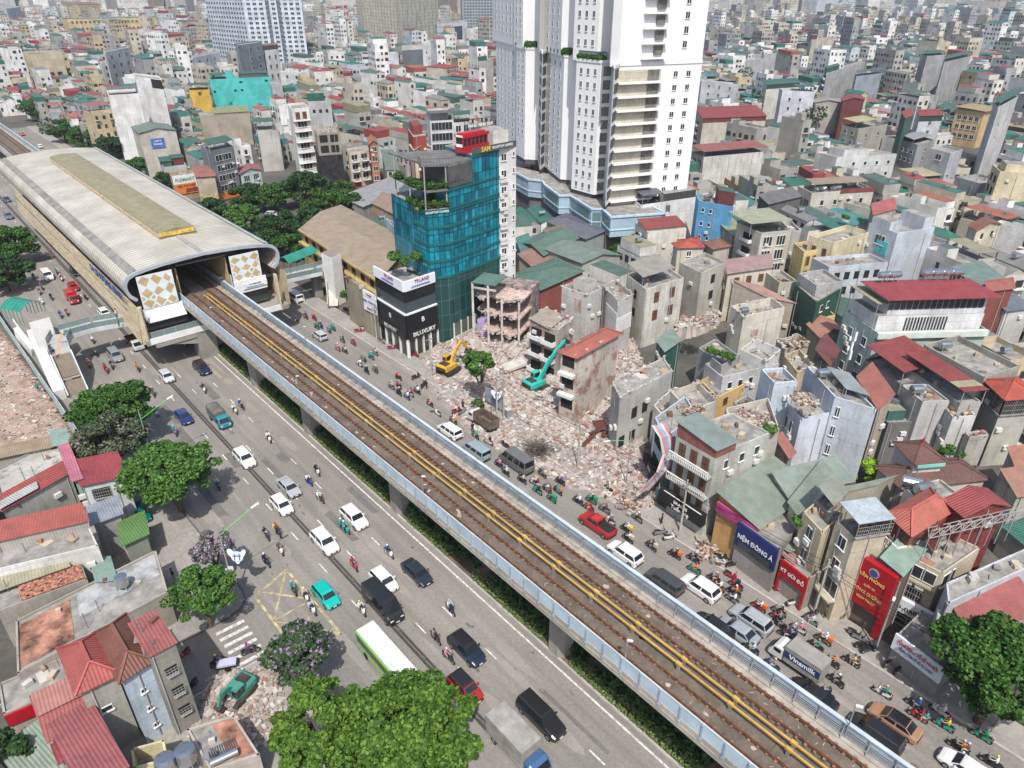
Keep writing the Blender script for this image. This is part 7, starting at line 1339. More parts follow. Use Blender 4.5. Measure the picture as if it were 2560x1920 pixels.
def truck(lab,q,cabc,boxc,L=5.6,W=1.95,bz=2.9,kind='box',back=False,ang=0,boxm=None,z0=0):
 p=G(*q,.6);p.z=0;rz=DIR+(math.pi if back else 0)+R(ang);root=thing('truck',lab,'truck',p,None,rz);VEH.append((p,lab));a,w=L/2,W/2;pm=paintm(cabc);mb=MB()
 loft(mb,[sec(a-1.55,w*.97,.5,2.05),sec(a-.9,w,.45,2.1),sec(a-.5,w*.98,.4,1.9),sec(a-.12,w*.96,.4,1.2),sec(a,w*.92,.45,1.0)]);mb.build('cab',pm,root,local=True)
 g=MB();g.face([(a-.47,-w*.8,1.83),(a-.1,-w*.82,1.25),(a-.1,w*.82,1.25),(a-.47,w*.8,1.83)][::-1])
 for y in(-1,1):g.box((a-.95,y*w*1.0,1.55),(.75,.03,.45))
 g.face([(a-.46,-w*.8,1.86),(a-.46,w*.8,1.86),(a-.09,w*.82,1.27),(a-.09,-w*.82,1.27)]);g.build('glass',cgl,root,local=True)
 m2=MB();m2.box((-.75,0,.62),(L-1.6,W*.5,.25));m2.build('chassis',blk_p,root,local=True);Lb=L-1.7;xb=-a+Lb/2;bm=boxm or paintm(boxc)
 mb=MB()
 if kind=='box':mb.box((xb,0,(bz+.8)/2),(Lb,W+.1,bz-.8));[mb.bar((-a,y*(w+.05),bz),(-a+Lb,y*(w+.05),bz),.06)for y in(-1,0,1)]
 elif kind=='canvas':S2=[[(x,-w,1.35),(x,-w,2.35-d),(x,-w*.6,2.6-d),(x,w*.6,2.6-d),(x,w,2.35-d),(x,w,1.35)]for x,d in((-a,.06),(-a+Lb*.25,0),(-a+Lb*.5,.08),(-a+Lb*.75,0),(-a+Lb,.06))];loft(mb,S2)
 else:
  mb.box((xb,0,.85),(Lb,W,.1))
  hh=1.5 if kind=='high' else.5
  for y in(-1,1):mb.box((xb,y*w,.85+hh/2),(Lb,.06,hh))
  mb.box((-a,0,.85+hh/2),(.06,W,hh));mb.box((-a+Lb,0,.85+hh/2),(.06,W,hh))
 mb.build('cargo_body',bm,root,local=True)
 if kind=='canvas':m2=MB();[m2.box((xb,y*w,1.1),(Lb,.06,.5))for y in(-1,1)];m2.box((-a,0,1.1),(.06,W,.5));m2.box((xb,0,.85),(Lb,W,.1));m2.build('side_board',pm,root,local=True)
 for x in(-a+1.0,a-.85):
  for y in(-1,1):m2=MB();m2.tube([(x,y*(w-.3),.4),(x,y*(w-.02),.4)],.4,14,0);m2.tube([(x,y*w,.4),(x,y*(w+.01),.4)],.2,10,1);m2.build('wheel',[tyre,rim_m],root,local=True,uv=False)
 for y in(-1,1):m2=MB();m2.box((a-.02,y*w*.7,.85),(.06,.3,.18));m2.build('headlight',lampm,root,local=True,uv=False)
 return root
Wc,Kc,Nc,Sc,Rc,Gc,Tc=(.7,.7,.7),(.015,.015,.017),(.012,.022,.05),(.33,.35,.37),(.35,.012,.015),(.06,.065,.07),(.0,.38,.33)
for a in(('microbus','white passenger van ahead of the red cars on the left road',('D',305,128),Wc),('hatch','small red hatchback just behind the red box truck',('D',472,200),Rc),('hatch','white hatchback passing under the left footbridge',('D',672,368),Wc),('suv','black car half under the station side wall',('D',488,100),Kc),('sedan','dark sedan near the far end of the station wall',('A',42,1282),Gc),('suv','blue grey pickup style car by the far station wall',('A',55,1390),(.08,.14,.18)),('mpv','grey silver people carrier in the shadow near the divider',('D',742,640),(.2,.23,.25)),('hatch','light silver hatchback just out of the station shadow',('D',1072,775),(.45,.47,.48)),('suv','dark navy car with glass roof nearest the hedge below the station',('D',1298,722),Nc,0,False,Kc),('sedan','bright navy blue sedan beside the divider',('D',1180,1032),(.012,.03,.13)),('suv','white car with a luggage rack on its roof',('D',1572,1302),Wc,0,False,None,True),('sedan','silver sedan in the middle lane with a yellow plate',('D',1858,1485),Sc),('hatch','white hatchback behind the silver sedan nearer the divider',('D',1812,1602),Wc),('suv','large white sport utility car in the right lane',('I',92,38),Wc),('suv','white car with black side windows left of the large white one',('H',2088,192),Wc),('hatch','turquoise electric taxi beside the divider',('H',2096,535),Tc),('sedan','dark blue grey sedan in the right lane',('I',495,388),(.02,.03,.04)),('hatch','white hatchback squeezed ahead of the black van',('I',283,440),Wc),('van','long black limousine van',('I',277,600),Kc),('suv','navy car with black glass roof in the centre lane near the bottom',('I',815,880),(.01,.02,.04),0,False,Kc),('hatch','red hatchback with black roof beside the big bright tree',('I',808,1128),(.3,.01,.015),0,False,Kc),('canopy','black pickup with a covered bed near the bottom edge',('I',1295,1318),Kc),('suv','white car seen below the deck beside the second pillar',('D',1758,790),Wc,0,True),('suv','white car seen below the deck left of the third pillar',('E',540,1605),Wc,0,True),('hatch','dark red car in the shade under the viaduct',('I',1870,1072),(.2,.01,.015),0,True),('microbus','white people carrier on the right road near the footbridge',('D',1900,268),Wc,0,True),('hatch','silver hatchback on the right road near the viaduct',('D',2055,512),(.42,.44,.45),0,True),('mpv','white car beside the far parapet by the open truck',('E',705,1125),Wc,0,True),('microbus','blue grey van half hidden by the far parapet',('E',875,1258),(.25,.32,.36),0,True),('van','dark grey minibus beside the rubble',('E',1132,1330),(.12,.125,.125),0,True),('pickup','red pickup carrying a motorbike',('I',1655,82),Rc,0,True),('suv','white coupe style car behind the red pickup',('I',1832,265),Wc,0,True),('mpv','dark grey people carrier by the far parapet',('I',2085,448),(.05,.055,.06),0,True),('suv','white car with a sunroof in front of the flower shop',('J',130,487),Wc,0,True),('suv','silver grey car with roof rails right of the silver sedan',('J',455,692),Sc,0,True,None,True),('sedan','silver blue sedan behind the milk truck',('J',372,762),(.26,.3,.33),0,True),('sedan','black sedan hidden partly by the parapet left of the silver sedan',('J',215,735),Kc,0,True),('sedan','black sedan below the milk truck',('J',855,1175),Kc,0,True),('mpv','black people carrier beside the viaduct lamp',('J',1255,1425),Kc,0,True),('sedan','two tone bronze and black luxury sedan',('J',1380,1345),(.33,.19,.12),0,True,Kc),('sedan','white car cut off by the bottom right edge',('J',1850,1655),Wc,0,True),('hatch','dark green car parked under the left tree',('H',905,8),(.0,.1,.09)),('hatch','grey car parked under the trees at the left edge',('D',70,130),Gc),('hatch','silver car parked among the park trees',('A',1752,1378),(.5,.5,.5),40),('hatch','white car on the far right road beyond the station',('A',258,942),Wc,0,True),('sedan','pale red car on the far right road beyond the station',('A',142,862),(.5,.15,.15),0,True)):car(*a)
t1_=truck('red box truck on the left road',('D',466,278),Rc,(.35,.015,.02),5.0,1.8,2.4);t2_=truck('old white and red flatbed truck leaving the station shadow',('D',868,562),(.45,.5,.5),(.2,.05,.04),6.2,2.0,kind='open')
t3_=truck('teal blue truck with grey canvas cover',('D',1412,1052),(.03,.2,.26),(0,0,0),5.4,1.8,kind='canvas',boxm=M((.13,.13,.12),rough=.9,var=.2,scale=1,key='grey_canvas'))
t4_=truck('grey milk delivery truck with navy lettering band',('J',750,968),(.6,.6,.6),(.0,.0,.0),5.5,1.86,2.8,back=True,boxm=M((.27,.26,.24),var=.12,scale=.7,key='truck_grey'))
mb=MB();mb.box((-.85,1.0,1.85),(3.7,.03,.85));bp2=mb.build('lettering_band',M((.02,.04,.14),rough=.5,var=.05,key='truck_navy'),t4_,local=True);tt=text_part('Vinamilk',.8,wl,(0,0,0),Matrix.Identity(3),None,bold=True);tt.parent=t4_;tt.location=(-.85,1.03,1.85);tt.rotation_euler=(math.pi/2,0,math.pi)
t5_=truck('box truck with grey roof and blue cab at the bottom edge',('I',1150,1535),(.04,.1,.22),(0,0,0),6.6,2.1,3.1,boxm=M((.3,.29,.27),var=.2,scale=.6,key='truck_roof_grey'));t6_=truck('small white truck with empty brown stake bed beside the rubble',('E',918,1068),(.6,.6,.6),(0,0,0),5.8,1.9,kind='high',back=True,boxm=M((.16,.12,.09),var=.3,scale=1,key='stake_brown'))
p=G('I',325,985,1.0);p.z=0;bus=thing('city_bus','lime green and white city bus beside the big bright tree','bus',p,None,DIR);bus.scale=(.84,.88,.9);lime=paintm((.2,.48,.07));mb=MB();a=5.9;loft(mb,[sec(-a,1.12,.4,2.6),sec(-a+.3,1.24,.32,2.95),sec(a-.6,1.24,.32,2.95),sec(a-.1,1.18,.34,2.7),sec(a,1.1,.4,1.2)]);mb.build('body',lime,bus,local=True)
mb=MB();mb.box((-.6,0,3.0),(9.8,2.25,.16));[mb.box((-4.6+k*2,0,3.1),(.12,2.2,.05))for k in range(5)];[mb.box((x,0,3.15),(1.3,1.5,.25))for x in(-3.2,1.4)];mb.build('roof_panel',M((.62,.63,.62),rough=.5,var=.12,scale=.8,key='bus_roof'),bus,local=True);mb=MB();[mb.box((-.2,y*1.235,2.0),(10.4,.04,.95))for y in(-1,1)];mb.box((a-.35,0,2.93),(1.5,1.9,.1));mb.build('glass',cgl,bus,local=True);mb=MB();mb.face([(a+.01,-1.0,1.25),(a+.01,1.0,1.25),(a-.1,1.0,2.6),(a-.1,-1.0,2.6)]);mb.build('windscreen',cgl,bus,local=True)
for x in(-3.6,3.8):
 for y in(-1,1):m2=MB();m2.tube([(x,y*.95,.5),(x,y*1.26,.5)],.5,14);m2.build('wheel',tyre,bus,local=True,uv=False)
for y in(-1,1):m2=MB();m2.bar((a-.2,y*1.1,2.4),(a+.25,y*1.45,2.1),.1);m2.box((a+.25,y*1.45,1.95),(.12,.22,.45));m2.build('mirror',blk_p,bus,local=True)
def skin_mesh(name,nodes,edges,regions):
 me=bpy.data.meshes.new(name);me.from_pydata([n[:3]for n in nodes],edges,[]);ob=bpy.data.objects.new(name,me);scene.collection.objects.link(ob)
 ob.modifiers.new('s','SKIN');sk=me.skin_vertices[0].data
 for i,n in enumerate(nodes):sk[i].radius=(n[3],n[3]if len(n)<5 else n[4])
 sk[0].use_root=True;m=ob.modifiers.new('u','SUBSURF');m.levels=1;dg=bpy.context.evaluated_depsgraph_get();out=bpy.data.meshes.new_from_object(ob.evaluated_get(dg));bpy.data.objects.remove(ob)
 for k in range(3):out.materials.append(None)
 for p in out.polygons:p.material_index=regions(p.center);p.use_smooth=True
 return out
RN_=[(-.35,0,.86,.15,.17),(-.33,0,1.05,.14,.17),(-.3,0,1.27,.15,.2),(-.27,0,1.4,.06),(-.24,0,1.55,.1,.11),(-.2,0,1.62,.09)];ED=[(0,1),(1,2),(2,3),(3,4),(4,5)]
for sgn in(-1,1):
 b=len(RN_);RN_+=[(-.3,.2*sgn,1.33,.065),(-.12,.27*sgn,1.12,.05),(.14,.27*sgn,1.08,.04),(.24,.26*sgn,1.07,.045)];ED+=[(2,b),(b,b+1),(b+1,b+2),(b+2,b+3)];b=len(RN_);RN_+=[(-.3,.13*sgn,.83,.11),(.1,.19*sgn,.78,.085),(.0,.17*sgn,.36,.06),(.12,.17*sgn,.3,.05)];ED+=[(0,b),(b,b+1),(b+1,b+2),(b+2,b+3)]
rider_me=skin_mesh('rider',RN_,ED,lambda c:2 if(c.z>1.42 or(c.x>.1 and c.z>1.0))else(0 if c.z>.93 else 1))
SN=[(0,0,.95,.15,.13),(0,0,1.15,.15,.12),(0,0,1.38,.18,.12),(0,0,1.52,.06),(.02,0,1.64,.1),(.03,0,1.72,.08)];SE=[(0,1),(1,2),(2,3),(3,4),(4,5)]
for sgn in(-1,1):
 b=len(SN);SN+=[(0,.2*sgn,1.42,.06),(.03,.26*sgn,1.12,.048),(.12,.25*sgn,.88,.038),(.15,.25*sgn,.8,.04)];SE+=[(2,b),(b,b+1),(b+1,b+2),(b+2,b+3)];b=len(SN);SN+=[(0,.1*sgn,.88,.1),(.06*sgn,.11*sgn,.48,.07),(.05*sgn,.11*sgn,.08,.05),(.05*sgn+.14,.11*sgn,.05,.045)];SE+=[(0,b),(b,b+1),(b+1,b+2),(b+2,b+3)]
stand_me=skin_mesh('stander',SN,SE,lambda c:2 if c.z>1.54 or(abs(c.y)>.2 and c.z<1.0)else(0 if c.z>.95 else 1))
mb=MB()
loft(mb,[[(x,-w,zb),(x,-w,zt),(x,w,zt),(x,w,zb)]for x,w,zb,zt in((-.85,.05,.62,.75),(-.6,.14,.4,.78),(-.15,.15,.3,.74),(.1,.12,.28,.5),(.3,.1,.3,.5))]);loft(mb,[[(x,-w,zb),(x,-w,zt),(x,w,zt),(x,w,zb)]for x,w,zb,zt in((.28,.14,.35,.95),(.42,.17,.4,1.02),(.62,.12,.45,.85),(.7,.05,.5,.7))]);bike_body=mb.build('b',blk_p,uv=False).data
mb=MB();mb.box((-.4,0,.8),(.75,.26,.09));bike_seat=mb.build('s',blk_p,uv=False).data
mb=MB();mb.bar((.42,-.33,1.07),(.42,.33,1.07),.045);mb.bar((.42,0,.95),(.42,0,1.1),.07);[mb.box((.4,y*.28,1.2),(.03,.11,.08))for y in(-1,1)];mb.bar((.5,0,.9),(.72,0,.3),.07);mb.box((-.88,0,.75),(.08,.16,.1));bike_bars=mb.build('h',blk_p,uv=False).data
mb=MB();mb.tube([(0,-.06,0),(0,.06,0)],.29,14,0);mb.tube([(0,-.065,0),(0,.065,0)],.16,10,1);bike_wheel=mb.build('w',[tyre,rim_m],uv=False).data
mb=MB();mb.blob((-.23,0,1.63),.135,.125,.13,10,6);hel_r=mb.build('he',blk_p,uv=False,smooth=True).data;hel_s=hel_r.copy()
for v in hel_s.vertices:v.co.x+=.26;v.co.z+=.1
for o in list(scene.objects):
 if o.name in('b','s','h','w','he'):bpy.data.objects.remove(o)
def slot(ob,mats):
 for i,m in enumerate(mats):ob.material_slots[i].link='OBJECT';ob.material_slots[i].material=m
CN={'black':(.02,.02,.022),'white':(.65,.65,.65),'red':(.35,.02,.025),'blue':(.02,.06,.25),'green':(.02,.25,.12),'teal':(.02,.3,.28),'grey':(.2,.2,.21),'pink':(.55,.2,.28),'orange':(.6,.15,.03),'beige':(.45,.38,.28),'navy':(.015,.02,.06),'purple':(.15,.07,.2),'brown':(.14,.08,.05),'yellow':(.6,.45,.05),'pale blue':(.4,.5,.65)}
CM={k:M(v,rough=.7,var=0,key='cloth_'+k)for k,v in CN.items()};BM={k:paintm(v)for k,v in CN.items()};skin_m=M((.38,.22,.15),rough=.6,var=0,key='skin')
BASEB={}
def mk(me,name,par,loc=(0,0,0),mats=None):o=bpy.data.objects.new(name,me);scene.collection.objects.link(o);o.parent=par;o.location=loc;slot(o,mats)if mats else None;return o
rb=random.Random(17);seenl=set()
def near_lab(p):
 v=min(VEH,key=lambda q:(q[0]-p).length);d=p-v[0];s,t=d.x*D_.x+d.y*D_.y,d.x*N_.x+d.y*N_.y;rel=('right of' if t>0 else 'left of')if abs(t)>abs(s)else('below' if s>0 else 'above');sh=' '.join(v[1].split()[:5])
 for w in(' with',' and',' in',' on',' just',' beside',' the',' by',' near',' a',' of',' to',' ahead',' half',' its',' passing'):sh=sh[:-len(w)]if sh.endswith(w)else sh
 return rel,sh
def uniq(parts,rel,sh):
 for ex in('','close ','well ','just ','further ','a little ','directly ','farther ','slightly ','some way ','not far '):
  l='%s %s%s the %s'%(parts,ex,rel,sh)
  if l not in seenl:break
 seenl.add(l);return ' '.join(l.split()[:16])
def bike(q,back=False,ang=0,ride=True,bc=None,sc=None,hc=None,box=None,pas=False,z=0,lean=0):
 p=G(*q,.45);p.z=z;bc=bc or rb.choice(('black','black','black','white','red','navy','grey','blue'));sc=sc or rb.choice(('black','white','red','blue','grey','pink','beige','navy','purple','brown','teal','black'));hc=hc or rb.choice(('white','black','red','pale blue','black','beige','yellow','grey'));rz=DIR+(math.pi if back else 0)+R(ang+rb.uniform(-6,6));rel,sh=near_lab(p)
 root=thing('motorbike',uniq(bc+(' motorbike ridden by someone in '+sc if ride else ' parked motorbike'),rel,sh),'motorbike',p,'motorbikes in traffic' if ride else 'parked motorbikes',rz)
 mk(bike_body,'body',root,mats=[BM[bc]]);mk(bike_seat,'seat',root);mk(bike_bars,'handlebar',root);mk(bike_wheel,'wheel',root,(-.64,0,.29));mk(bike_wheel,'wheel',root,(.7,0,.29))
 if box:b=thing('delivery_box',uniq(box+' box on the motorbike',rel,sh),'box',p,None,rz);mb=MB();mb.box((-.72,0,1.1),(.45,.42,.42));mb.build('case',CM[box],b,local=True);mb=MB();mb.box((-.72,0,1.33),(.47,.44,.05));mb.build('lid',CM[box],b,local=True)
 for k in range((1+pas)if ride else 0):
  s2=sc if k==0 else rb.choice(list(CN));pr=thing('person',uniq('person in %s with %s helmet%s'%(s2,hc,' on motorbike' if k==0 else ' riding pillion'),rel,sh),'person',p+Vector((math.cos(rz),math.sin(rz),0))*(-.36*k),'motorbike riders',rz)
  mk(rider_me,'body',pr,mats=[CM[s2],CM[rb.choice(('black','navy','grey','black','beige'))],skin_m]);mk(hel_r,'helmet',pr,mats=[BM[hc]])
def person(q,lab,sc='black',pc='navy',z=0,hat='black',rz=None):
 p=G(*q,z+.9);p.z=z;pr=thing('person',lab,'person',p,None,rb.uniform(0,6)if rz is None else rz);mk(stand_me,'body',pr,mats=[CM[sc],CM[pc],skin_m]);mk(hel_s,'hair',pr,mats=[CM[hat]])
for t,L_ in(('D',((172,75),(218,140),(365,105),(395,150),(268,205),(255,235),(330,270),(268,300),(550,268),(390,385,'blue','blue'),(430,370),(572,700),(683,735,'red','red'),(718,710),(885,725,'black','orange'),(1310,860,'white','black'),(1550,965),(1508,995,'white','white'),(985,885,'navy','purple'),(1005,1010,'white','black'),(1125,1135,'purple','teal'),(1728,1175,'white','white'),(2037,1385,'white','black'),(1985,1450),(2057,1560,'black','white'),(1400,1475,'black','pale blue'),(1185,565))),('H',((1710,150),(1785,130,'black','brown'),(1800,245,'white','brown'),(1710,320,'navy','navy'),(1885,500,'black','teal'),(1965,545,'white','beige'),(2005,625,'white','pale blue'),(2200,95,'teal','teal'))),('I',((35,110,'teal','teal'),(315,265,'white','blue'),(88,345,'red','red'),(138,630,'white','white'),(710,625,'navy','pale blue'),(615,810,'black','grey'),(697,935,'black','pink')))):
 for e in L_:bike((t,e[0],e[1]),bc=e[2]if len(e)>2 else None,sc=e[3]if len(e)>2 else None,pas=rb.random()<.08)
for t,L_ in(('D',((1965,390),(2020,400,'red','red'),(2035,455,'green','green'),(2060,450,'blue','blue'),(2115,480),(2140,465,'green','teal'),(2200,540),(1785,265,'white','grey'),(1905,415),(2170,595,'pink','pink'),(595,545),(615,630))),('E',((15,540),(30,610),(85,560,'red','red'),(225,625),(200,650,'teal','teal'),(150,665),(125,695,'white','white'),(170,740),(225,735,'green','green'),(375,780,'black','orange'),(330,840),(378,835,'red','grey'),(378,880),(430,905),(455,885),(495,870),(578,950,'black','pink'),(727,1060,'black','white'),(870,1155,'black','teal'),(955,1195,'white','black'),(1020,1340),(1065,1390,'black','pale blue'),(1170,1440),(1250,1455,'white','pale blue'),(1300,1400,'black','purple','beige'),(1330,1500),(1270,1510,'teal','black'),(1400,1510),(1415,1450,'black','purple'),(1360,1560,'green','green','green'),(1530,1575),(1615,1570,'green','black','green'),(1722,1500),(1600,1620,'red','red'),(1700,1630))),('I',((1735,60,'white','purple'),(1840,110,'black','white','yellow'),(1850,170,'black','white','beige'),(1910,40),(2000,220,'black','black','beige'),(2150,275,'black','black','orange'))),('J',((85,300),(90,370,'green','orange'),(220,430),(245,480,'orange','white'),(360,470,'red','navy'),(345,515,'black','orange'),(335,560),(505,610,'red','white','orange'),(635,640),(625,680,'red','grey'),(640,720),(680,790),(720,800,'white','navy'),(760,750,'white','pink'),(835,700,'grey','pale blue'),(920,820,'brown','white','orange'),(870,862,'black','green'),(970,965,'black','orange'),(1100,960,'black','beige'),(1000,1085,'black','black'),(1300,1160,'white','green'),(455,880,'black','pale blue'),(590,985),(935,1170,'navy','navy'),(1510,1240,'black','blue'),(1530,1310,'red','red'),(1670,1280),(1695,1370,'teal','yellow'),(1940,1440,'green','green'),(1790,1510,'black','orange'),(2000,1610,'black','white')))):
 for e in L_:bike((t,e[0],e[1]),back=True,bc=e[2]if len(e)>2 else None,sc=e[3]if len(e)>3 else None,box=e[4]if len(e)>4 else None,pas=rb.random()<.1)
for t,L_ in(('H',((880,205,80),(935,100,10),(890,500,60),(905,600,70),(935,585,65),(960,625,60),(890,320,70),(925,560,70),(860,650,70),(1020,395,0),(1230,1130,-60),(1180,930,-60))),('E',((45,340,60),(70,365,60),(100,395,60),(140,400,60),(122,480,60),(155,465,60),(240,500,60),(270,550,0),(335,590,60),(480,632,20),(628,1010,180),(750,995,90),(787,1000,95),(1060,1215,180),(535,830,120),(490,775,90),(1880,1400,70))),('J',((265,290,30),(340,335,60),(330,410,0),(480,400,0),(850,660,70),(728,585,70),(1130,790,10),(1155,815,10),(1180,865,40),(1215,890,60),(1350,975,75),(1410,1015,75),(2050,90,70),(1930,20,60))),('I',((2120,160,60),(2060,130,60)))):
 for x,y,an in L_:bike((t,x,y),ang=an,ride=False,z=.15 if t=='H' or t=='J' and x>700 else 0)
bike(('H',1610,890),ang=75,bc='black',sc='purple');bike(('H',1410,965),ang=75,bc='black',sc='black',hc='yellow');bike(('H',190,1280),ang=75,bc='white',sc='black');bike(('H',240,1440),ang=75,bc='black',sc='navy')
for a in((('E',632,905),'person in tan uniform directing traffic by the rubble','beige','beige'),(('E',852,1100),'person in black standing by the open truck cab','black','black'),(('E',790,955),'person in black beside two parked motorbikes','black','black'),(('E',555,825),'person in black beside a parked scooter near the yellow digger','black','black'),(('E',972,1005),'person in grey behind the open truck','grey','navy'),(('E',1235,1330),'person in dark red behind the grey minibus','red','black'),(('H',1108,400),'person in navy on the left pavement beside the feathery tree','navy','grey',.15),(('D',345,620),'person in black and pink at the head of the stair','black','pink',6.3),(('D',760,425),'person in green on the left footbridge','green','black',6.3),(('D',745,368),'person in white on the left footbridge','white','black',6.3),(('D',1788,105),'person in pale blue on the right footbridge','pale blue','black',6.6),(('D',1802,100),'person in red on the right footbridge','red','black',6.6),(('D',240,842),'worker in dark green crouching on the left rubble','green','black',.5),(('D',340,872),'worker in green vest and yellow helmet by the fence','green','beige',0,'yellow'),(('J',940,640),'person in brown on the pavement by the beige house','brown','black',.15),(('I',2070,45),'person in black by the shops beyond the red pickup','black','black'),(('F',400,1010),'worker in black on the cluttered rooftop','black','navy',10.3),(('J',1475,1010),'person in black beside the lottery banner shop','black','black',.15)):person(*a)
def leafm(key,dk,md,lt,sp=None):
 m,t,b=_mat(key);b.inputs['Roughness'].default_value=.6;b.inputs['Specular IOR Level'].default_value=.2
 g=_n(t,'ShaderNodeNewGeometry');r=t.nodes.new('ShaderNodeValToRGB');e=r.color_ramp.elements;e[0].color=(*dk,1);e[0].position=0;e[1].color=(*lt,1);e[1].position=1;x=e.new(.5);x.color=(*md,1)
 if sp:x=e.new(.86);x.color=(*lt,1);x=e.new(.88);x.color=(*sp,1);e[-1].color=(*sp,1)
 t.links.new(g.outputs['Random Per Island'],r.inputs[0]);t.links.new(r.outputs[0],b.inputs['Base Color']);b.inputs['Subsurface Weight'].default_value=0
 return m
LM={'mid':leafm('leaf_mid',(.016,.05,.008),(.03,.085,.014),(.07,.15,.025)),'bright':leafm('leaf_bright',(.018,.052,.008),(.05,.115,.014),(.13,.21,.03)),'dark':leafm('leaf_dark',(.01,.03,.008),(.02,.055,.014),(.045,.09,.025)),'feather':leafm('leaf_feather',(.02,.06,.01),(.05,.125,.02),(.1,.19,.04)),'crape':leafm('leaf_crape',(.03,.06,.02),(.07,.1,.05),(.3,.2,.34),(.42,.26,.46)),'crape2':leafm('leaf_crape2',(.02,.05,.015),(.035,.07,.025),(.07,.1,.05),(.25,.17,.3)),'crape3':leafm('leaf_crape3',(.03,.05,.02),(.05,.075,.03),(.11,.13,.08),(.2,.15,.17)),'lime':leafm('leaf_lime',(.1,.2,.01),(.2,.36,.02),(.32,.5,.05)),'hedge':leafm('leaf_hedge',(.05,.09,.025),(.11,.17,.05),(.2,.27,.09))}
bark=M((.12,.09,.065),var=.3,scale=3,key='bark')
def leaves(cl,n,size,seed,name,mat,parent,origin,elong=1.5,flat=.5):
 """n small leaf faces scattered on the shells of the clumps cl = [(centre, rx, rz)]"""
 g=np.random.default_rng(seed);C=np.array([[c.x,c.y,c.z]for c,_,_ in cl])-np.array(origin);Rr=np.array([[a,a,b]for _,a,b in cl]);w=(Rr[:,0]**2);k=g.choice(len(cl),n,p=w/w.sum())
 d=g.normal(size=(n,3));d/=np.linalg.norm(d,axis=1)[:,None];rad=g.uniform(.55,1.02,n)**.6;P=C[k]+d*Rr[k]*rad[:,None]
 nr=d*.6+g.normal(size=(n,3))*.55+np.array([0,0,flat]);nr/=np.linalg.norm(nr,axis=1)[:,None];a=g.normal(size=(n,3));u=np.cross(nr,a);u/=np.linalg.norm(u,axis=1)[:,None];v=np.cross(nr,u);s=size*g.uniform(.6,1.3,n)[:,None]
 V=np.stack((P-u*s*.5,P+v*s*elong*.5,P+u*s*.5,P-v*s*elong*.5),1).reshape(-1,3);me=bpy.data.meshes.new(name);me.vertices.add(4*n);me.vertices.foreach_set('co',V.ravel());me.loops.add(4*n);me.loops.foreach_set('vertex_index',np.arange(4*n));me.polygons.add(n);me.polygons.foreach_set('loop_start',np.arange(n)*4);me.update();me.validate();me.materials.append(mat)
 o=bpy.data.objects.new(name,me);scene.collection.objects.link(o)
 if parent:o.parent=parent
 else:o.location=origin
 return o
def tree(q,lab,cz,rx,rz,kind='mid',n=5000,size=.35,ncl=26,seed=1,gz=0.0,name='tree',grp=None,lean=0,cs=(.2,.36)):
 c=G(*q,cz);rr=random.Random(seed);base=Vector((c.x+lean,c.y,gz));root=thing(name,lab,'tree',base,grp);cl=[]
 for i in range(ncl):
  a,u=rr.uniform(0,6.283),rr.uniform(-.75,1);f=math.sqrt(max(0,1-u*u))*rr.uniform(.45,.95);s=rr.uniform(*cs);cl.append((c+Vector((math.cos(a)*f*rx,math.sin(a)*f*rx,u*rz*.8)),rx*s,rx*s*.6))
 leaves(cl,n,size,seed,'crown',LM[kind],root,base);mb=MB();fk=base+Vector((0,0,max(1.2,(cz-gz)*.45)));r0=.05*rx+.07;mb.tube([base,base+(fk-base)*.5+Vector((.05,0,0)),fk],[r0*1.3,r0,r0*.85],8)
 for cc,_,_ in rr.sample(cl,min(9,ncl)):mb.tube([fk,fk+(cc-fk)*.5+Vector((0,0,.3)),cc],[r0*.6,r0*.35,.03],5)
 mb.build('trunk',bark,root,uv=False);return root
tree(('I',395,1450),'huge bright green broad leaved tree at the bottom edge',8.0,6.4,3.2,'bright',38000,.27,170,3,cs=(.1,.19));tree(('H',2050,1350),'second bright green tree at the bottom edge, left of the huge one',8.2,3.8,3.0,'bright',16000,.27,70,4,cs=(.14,.24))
tree(('H',1905,890),'dark tree with purple blossoms beside the zebra crossing',6.0,3.3,2.2,'crape2',7000,.26,30,5);tree(('H',1360,225),'small tree covered in pale purple blossom',5.6,2.3,1.6,'crape',5000,.2,22,6,.15);tree(('H',1290,510),'feathery green tree on the pavement corner',5.2,3.5,2.1,'feather',10000,.21,60,7,.15,cs=(.15,.26))
tree(('D',1090,1370),'large mid green tree over the left roadside, nearest of the big ones',7.0,5.9,3.0,'feather',17000,.3,110,8,cs=(.13,.22));tree(('D',700,1150),'grey green tree with faint pink blossom between two larger ones',7.0,4.8,2.6,'crape3',8000,.3,30,9);tree(('D',725,960),'large dark green roadside tree below the footbridge stair',7.2,5.9,2.8,'mid',14000,.32,90,10,cs=(.14,.24))
tree(('J',2090,1000),'big dark green street tree at the right edge',7.6,5.8,3.4,'mid',18000,.3,110,11,.15,cs=(.13,.22));tree(('E',890,690),'single feathery tree standing on the demolition site',8.0,2.9,1.9,'feather',5200,.3,24,12,0,lean=.3);tree(('E',885,955),'low bush at the foot of the site tree',1.0,1.3,.7,'mid',1200,.2,8,13,name='bush')
tree(('E',75,260),'thin feathery tree in front of the market hall',4.5,2.6,1.9,'feather',2600,.28,16,14,.1);tree(('3',890,925),'bright lime green bush between the black house and the sheds',2.2,2.1,2.2,'lime',2600,.26,12,15,name='bush');tree(('3',1600,790),'dark green shrub beside the brown tiled roof',5.0,1.8,1.0,'mid',1500,.26,8,16,name='bush');tree(('H',10,1570),'dark tree crown in the bottom left corner',4,2.6,2,'dark',3000,.3,14,17)
